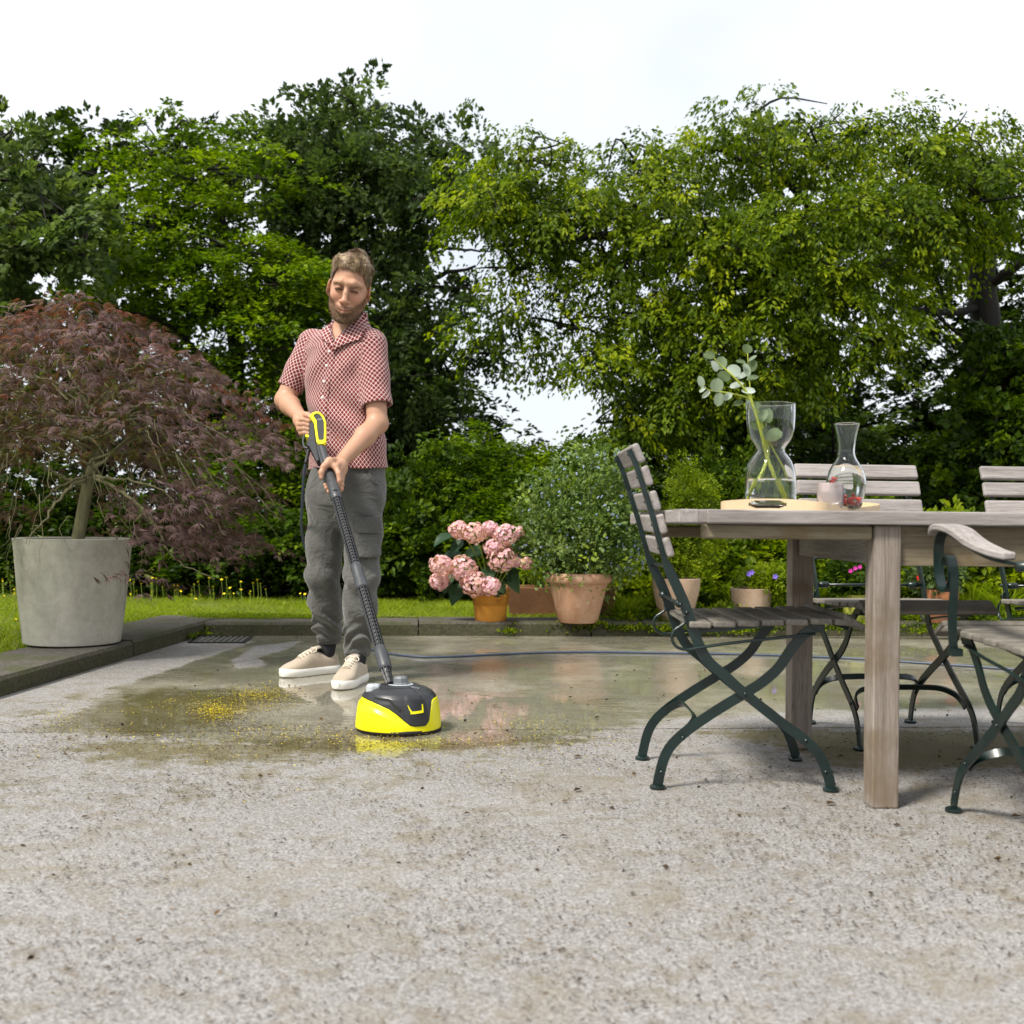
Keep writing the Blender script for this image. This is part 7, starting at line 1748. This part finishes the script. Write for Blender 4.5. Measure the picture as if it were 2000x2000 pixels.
for an, nm in ((anR, 0), (anL, 1)):     # elastic cuffs
    m = MB(); ax = np.array([0, 0, 1.0]); V = []; nn = 56
    for zz, rr in ((-.030, .0475), (-.027, .0505), (-.010, .0535), (.006, .054), (.010, .050)):
        for k in range(nn): a = 2 * math.pi * k / nn; r = rr + .0016 * math.cos(k * math.pi); V.append((an[0] + r * math.cos(a), an[1] + r * 1.05 * math.sin(a), an[2] + zz))
    m.add(V, [(i * nn + k, i * nn + (k + 1) % nn, (i + 1) * nn + (k + 1) % nn, (i + 1) * nn + k) for i in range(4) for k in range(nn)]); o = m.build('cuff', M['trouser_cloth'], man, True, local=False)
    s_ = o.modifiers.new('thick', 'SOLIDIFY'); s_.thickness = .004

# ------------------------------------------------------------------ SOCKS AND SHOES
g = simple('suede', (.41, .335, .25), .9, .10, 14, .25, 500, sheen=.3); simple('sole_white', (.80, .78, .73), .55, .04, 12); simple('lace', (.72, .66, .54), .8); simple('sock', (.010, .010, .012), .9, .2, 80, .4, 400)
def shoe(cx, cy, dirv, heel_lift=0.0, label=None):
    f = unit(np.array([dirv[0], dirv[1], 0.0])); s_ = np.array([-f[1], f[0], 0])
    def W(x, y, z): return np.array([cx, cy, 0]) + f * x + s_ * y + np.array([0, 0, z + heel_lift * max(0, .03 - x) / .18])
    X = np.array([-.150, -.145, -.130, -.10, -.05, 0, .05, .09, .12, .14, .149, .152]); Wd = np.array([.008, .020, .031, .036, .036, .040, .048, .049, .041, .027, .013, .003])
    def outl(off=0.0, n=44):
        P = []
        xs = -np.cos(np.linspace(0, math.pi, n // 2 + 1)) * (.152 + off)
        for x_ in xs: P.append((x_, float(np.interp(x_, X, Wd)) + off))
        for x_ in xs[::-1][1:-1]: P.append((x_, -float(np.interp(x_, X, Wd)) * .94 - off))
        return P
    root = empty('shoe', (cx, cy, 0)); root.parent = man; root.location = Vector((cx, cy, 0)) - Vector(man.location)
    def put(name, m, mat, smooth=True, ang=40):
        m.v = [tuple(np.array(v) - np.array([cx, cy, 0])) for v in m.v]; o = mk(name, m.v, m.f, M[mat], root, smooth); autosmooth(o, ang); return o
    m = MB(); V = []; levels = [(0.001, -.003), (.006, .001), (.020, .003), (.031, .0025), (.036, -.001), (.036, -.006)]
    for z_, o_ in levels:
        for (x_, y_) in outl(o_): V.append(W(x_, y_, z_ + .004 * max(0, x_ - .08) / .07))
    n_ = len(outl()); F = [(i * n_ + k, i * n_ + (k + 1) % n_, (i + 1) * n_ + (k + 1) % n_, (i + 1) * n_ + k) for i in range(len(levels) - 1) for k in range(n_)] + [tuple(reversed(range(n_))), tuple((len(levels) - 1) * n_ + k for k in range(n_))]
    m.add(V, F); o = put('sole', m, 'sole_white'); bm_fix(o)
    # upper: arches from heel to toe
    xs = [-.147, -.140, -.12, -.10, -.08, -.055, -.03, -.005, .02, .045, .07, .09, .11, .128, .140, .147]; hs = [.045, .088, .094, .092, .090, .094, .106, .108, .098, .085, .073, .066, .060, .052, .044, .037]
    V = []; na = 17
    for x_, h_ in zip(xs, hs):
        w = float(np.interp(x_, X, Wd)) - .001
        for k in range(na):
            a = math.pi * k / (na - 1); e = .62 if x_ < .06 else .75
            yy = w * math.copysign(abs(math.cos(a)) ** e, math.cos(a)) * (1 - .18 * math.sin(a) ** 3 * (x_ < .0)); zz = .034 + (h_ - .034) * math.sin(a) ** .8
            V.append(W(x_, yy * (1 if yy > 0 else .94), zz))
    m = MB(); m.add(V, [(i * na + k, (i + 1) * na + k, (i + 1) * na + k + 1, i * na + k + 1) for i in range(len(xs) - 1) for k in range(na - 1)] + [tuple(range(na)), tuple(reversed([(len(xs) - 1) * na + k for k in range(na)]))])
    o = put('upper', m, 'suede'); bm_fix(o); o.modifiers.new('sub', 'SUBSURF').render_levels = 1
    # tongue, eyelet facing, stitched toe seam, laces
    m = MB(); V = []
    for i, (x_, h_) in enumerate([(-.045, .128), (-.03, .126), (-.005, .116), (.02, .104), (.045, .091), (.06, .083)]):
        for y_ in (-.021, -.010, 0, .010, .021): V.append(W(x_, y_ * (1.1 - .3 * i / 5), h_ - 60 * .0 - (abs(y_) / .021) ** 2 * .006))
    m.add(V, [(i * 5 + k, (i + 1) * 5 + k, (i + 1) * 5 + k + 1, i * 5 + k + 1) for i in range(5) for k in range(4)]); o = put('tongue', m, 'suede'); t_ = o.modifiers.new('t', 'SOLIDIFY'); t_.thickness = .005
    m = MB()
    for i in range(5):
        x_ = -.012 + .0155 * i; h_ = float(np.interp(x_, xs, hs)) + .0035
        m.tube(spline([W(x_, -.023, h_ - .008), W(x_ + .003, -.012, h_ + .001), W(x_ + .004, 0, h_ + .003), W(x_ + .003, .012, h_ + .001), W(x_, .023, h_ - .008)], 3), .0024, 5)
        if i < 4: m.tube([W(x_, -.020, h_ - .004), W(x_ + .014, .012, h_ - .001)], .0018, 4); m.tube([W(x_, .020, h_ - .004), W(x_ + .014, -.012, h_ - .001)], .0018, 4)
    for s2 in (-1, 1): m.tube(spline([W(-.012, 0, .117), W(-.020, s2 * .016, .121), W(-.012, s2 * .030, .108), W(-.002, s2 * .022, .104), W(-.010, 0, .116)], 4), .0019, 4)
    put('laces', m, 'lace')
    m = MB()
    for s2 in (-1, 1): m.tube(spline([W(.055, s2 * .018, float(np.interp(.055, xs, hs)) + .0005), W(.06, s2 * .036, .066), W(.045, s2 * .0475, .045)], 5), .0012, 4)
    put('seam', m, 'suede')
    return root
shoe(-.892, 5.195, (-.74, -.67)); shoe(-.668, 4.895, (-.22, -.975))
for an, (x_, y_) in ((anR, (-.838, 5.255)), (anL, (-.657, 4.985))):
    m = MB(); m.tube(spline([(x_, y_ + .005, .060), (x_ + (an[0] - x_) * .4, y_ + (an[1] - y_) * .4, .10), (an[0], an[1], an[2] + .02)], 6), [.038] * 5 + [.040] * 5 + [.042] * 3, 24); m.build('sock', M['sock'], man, True, local=False)
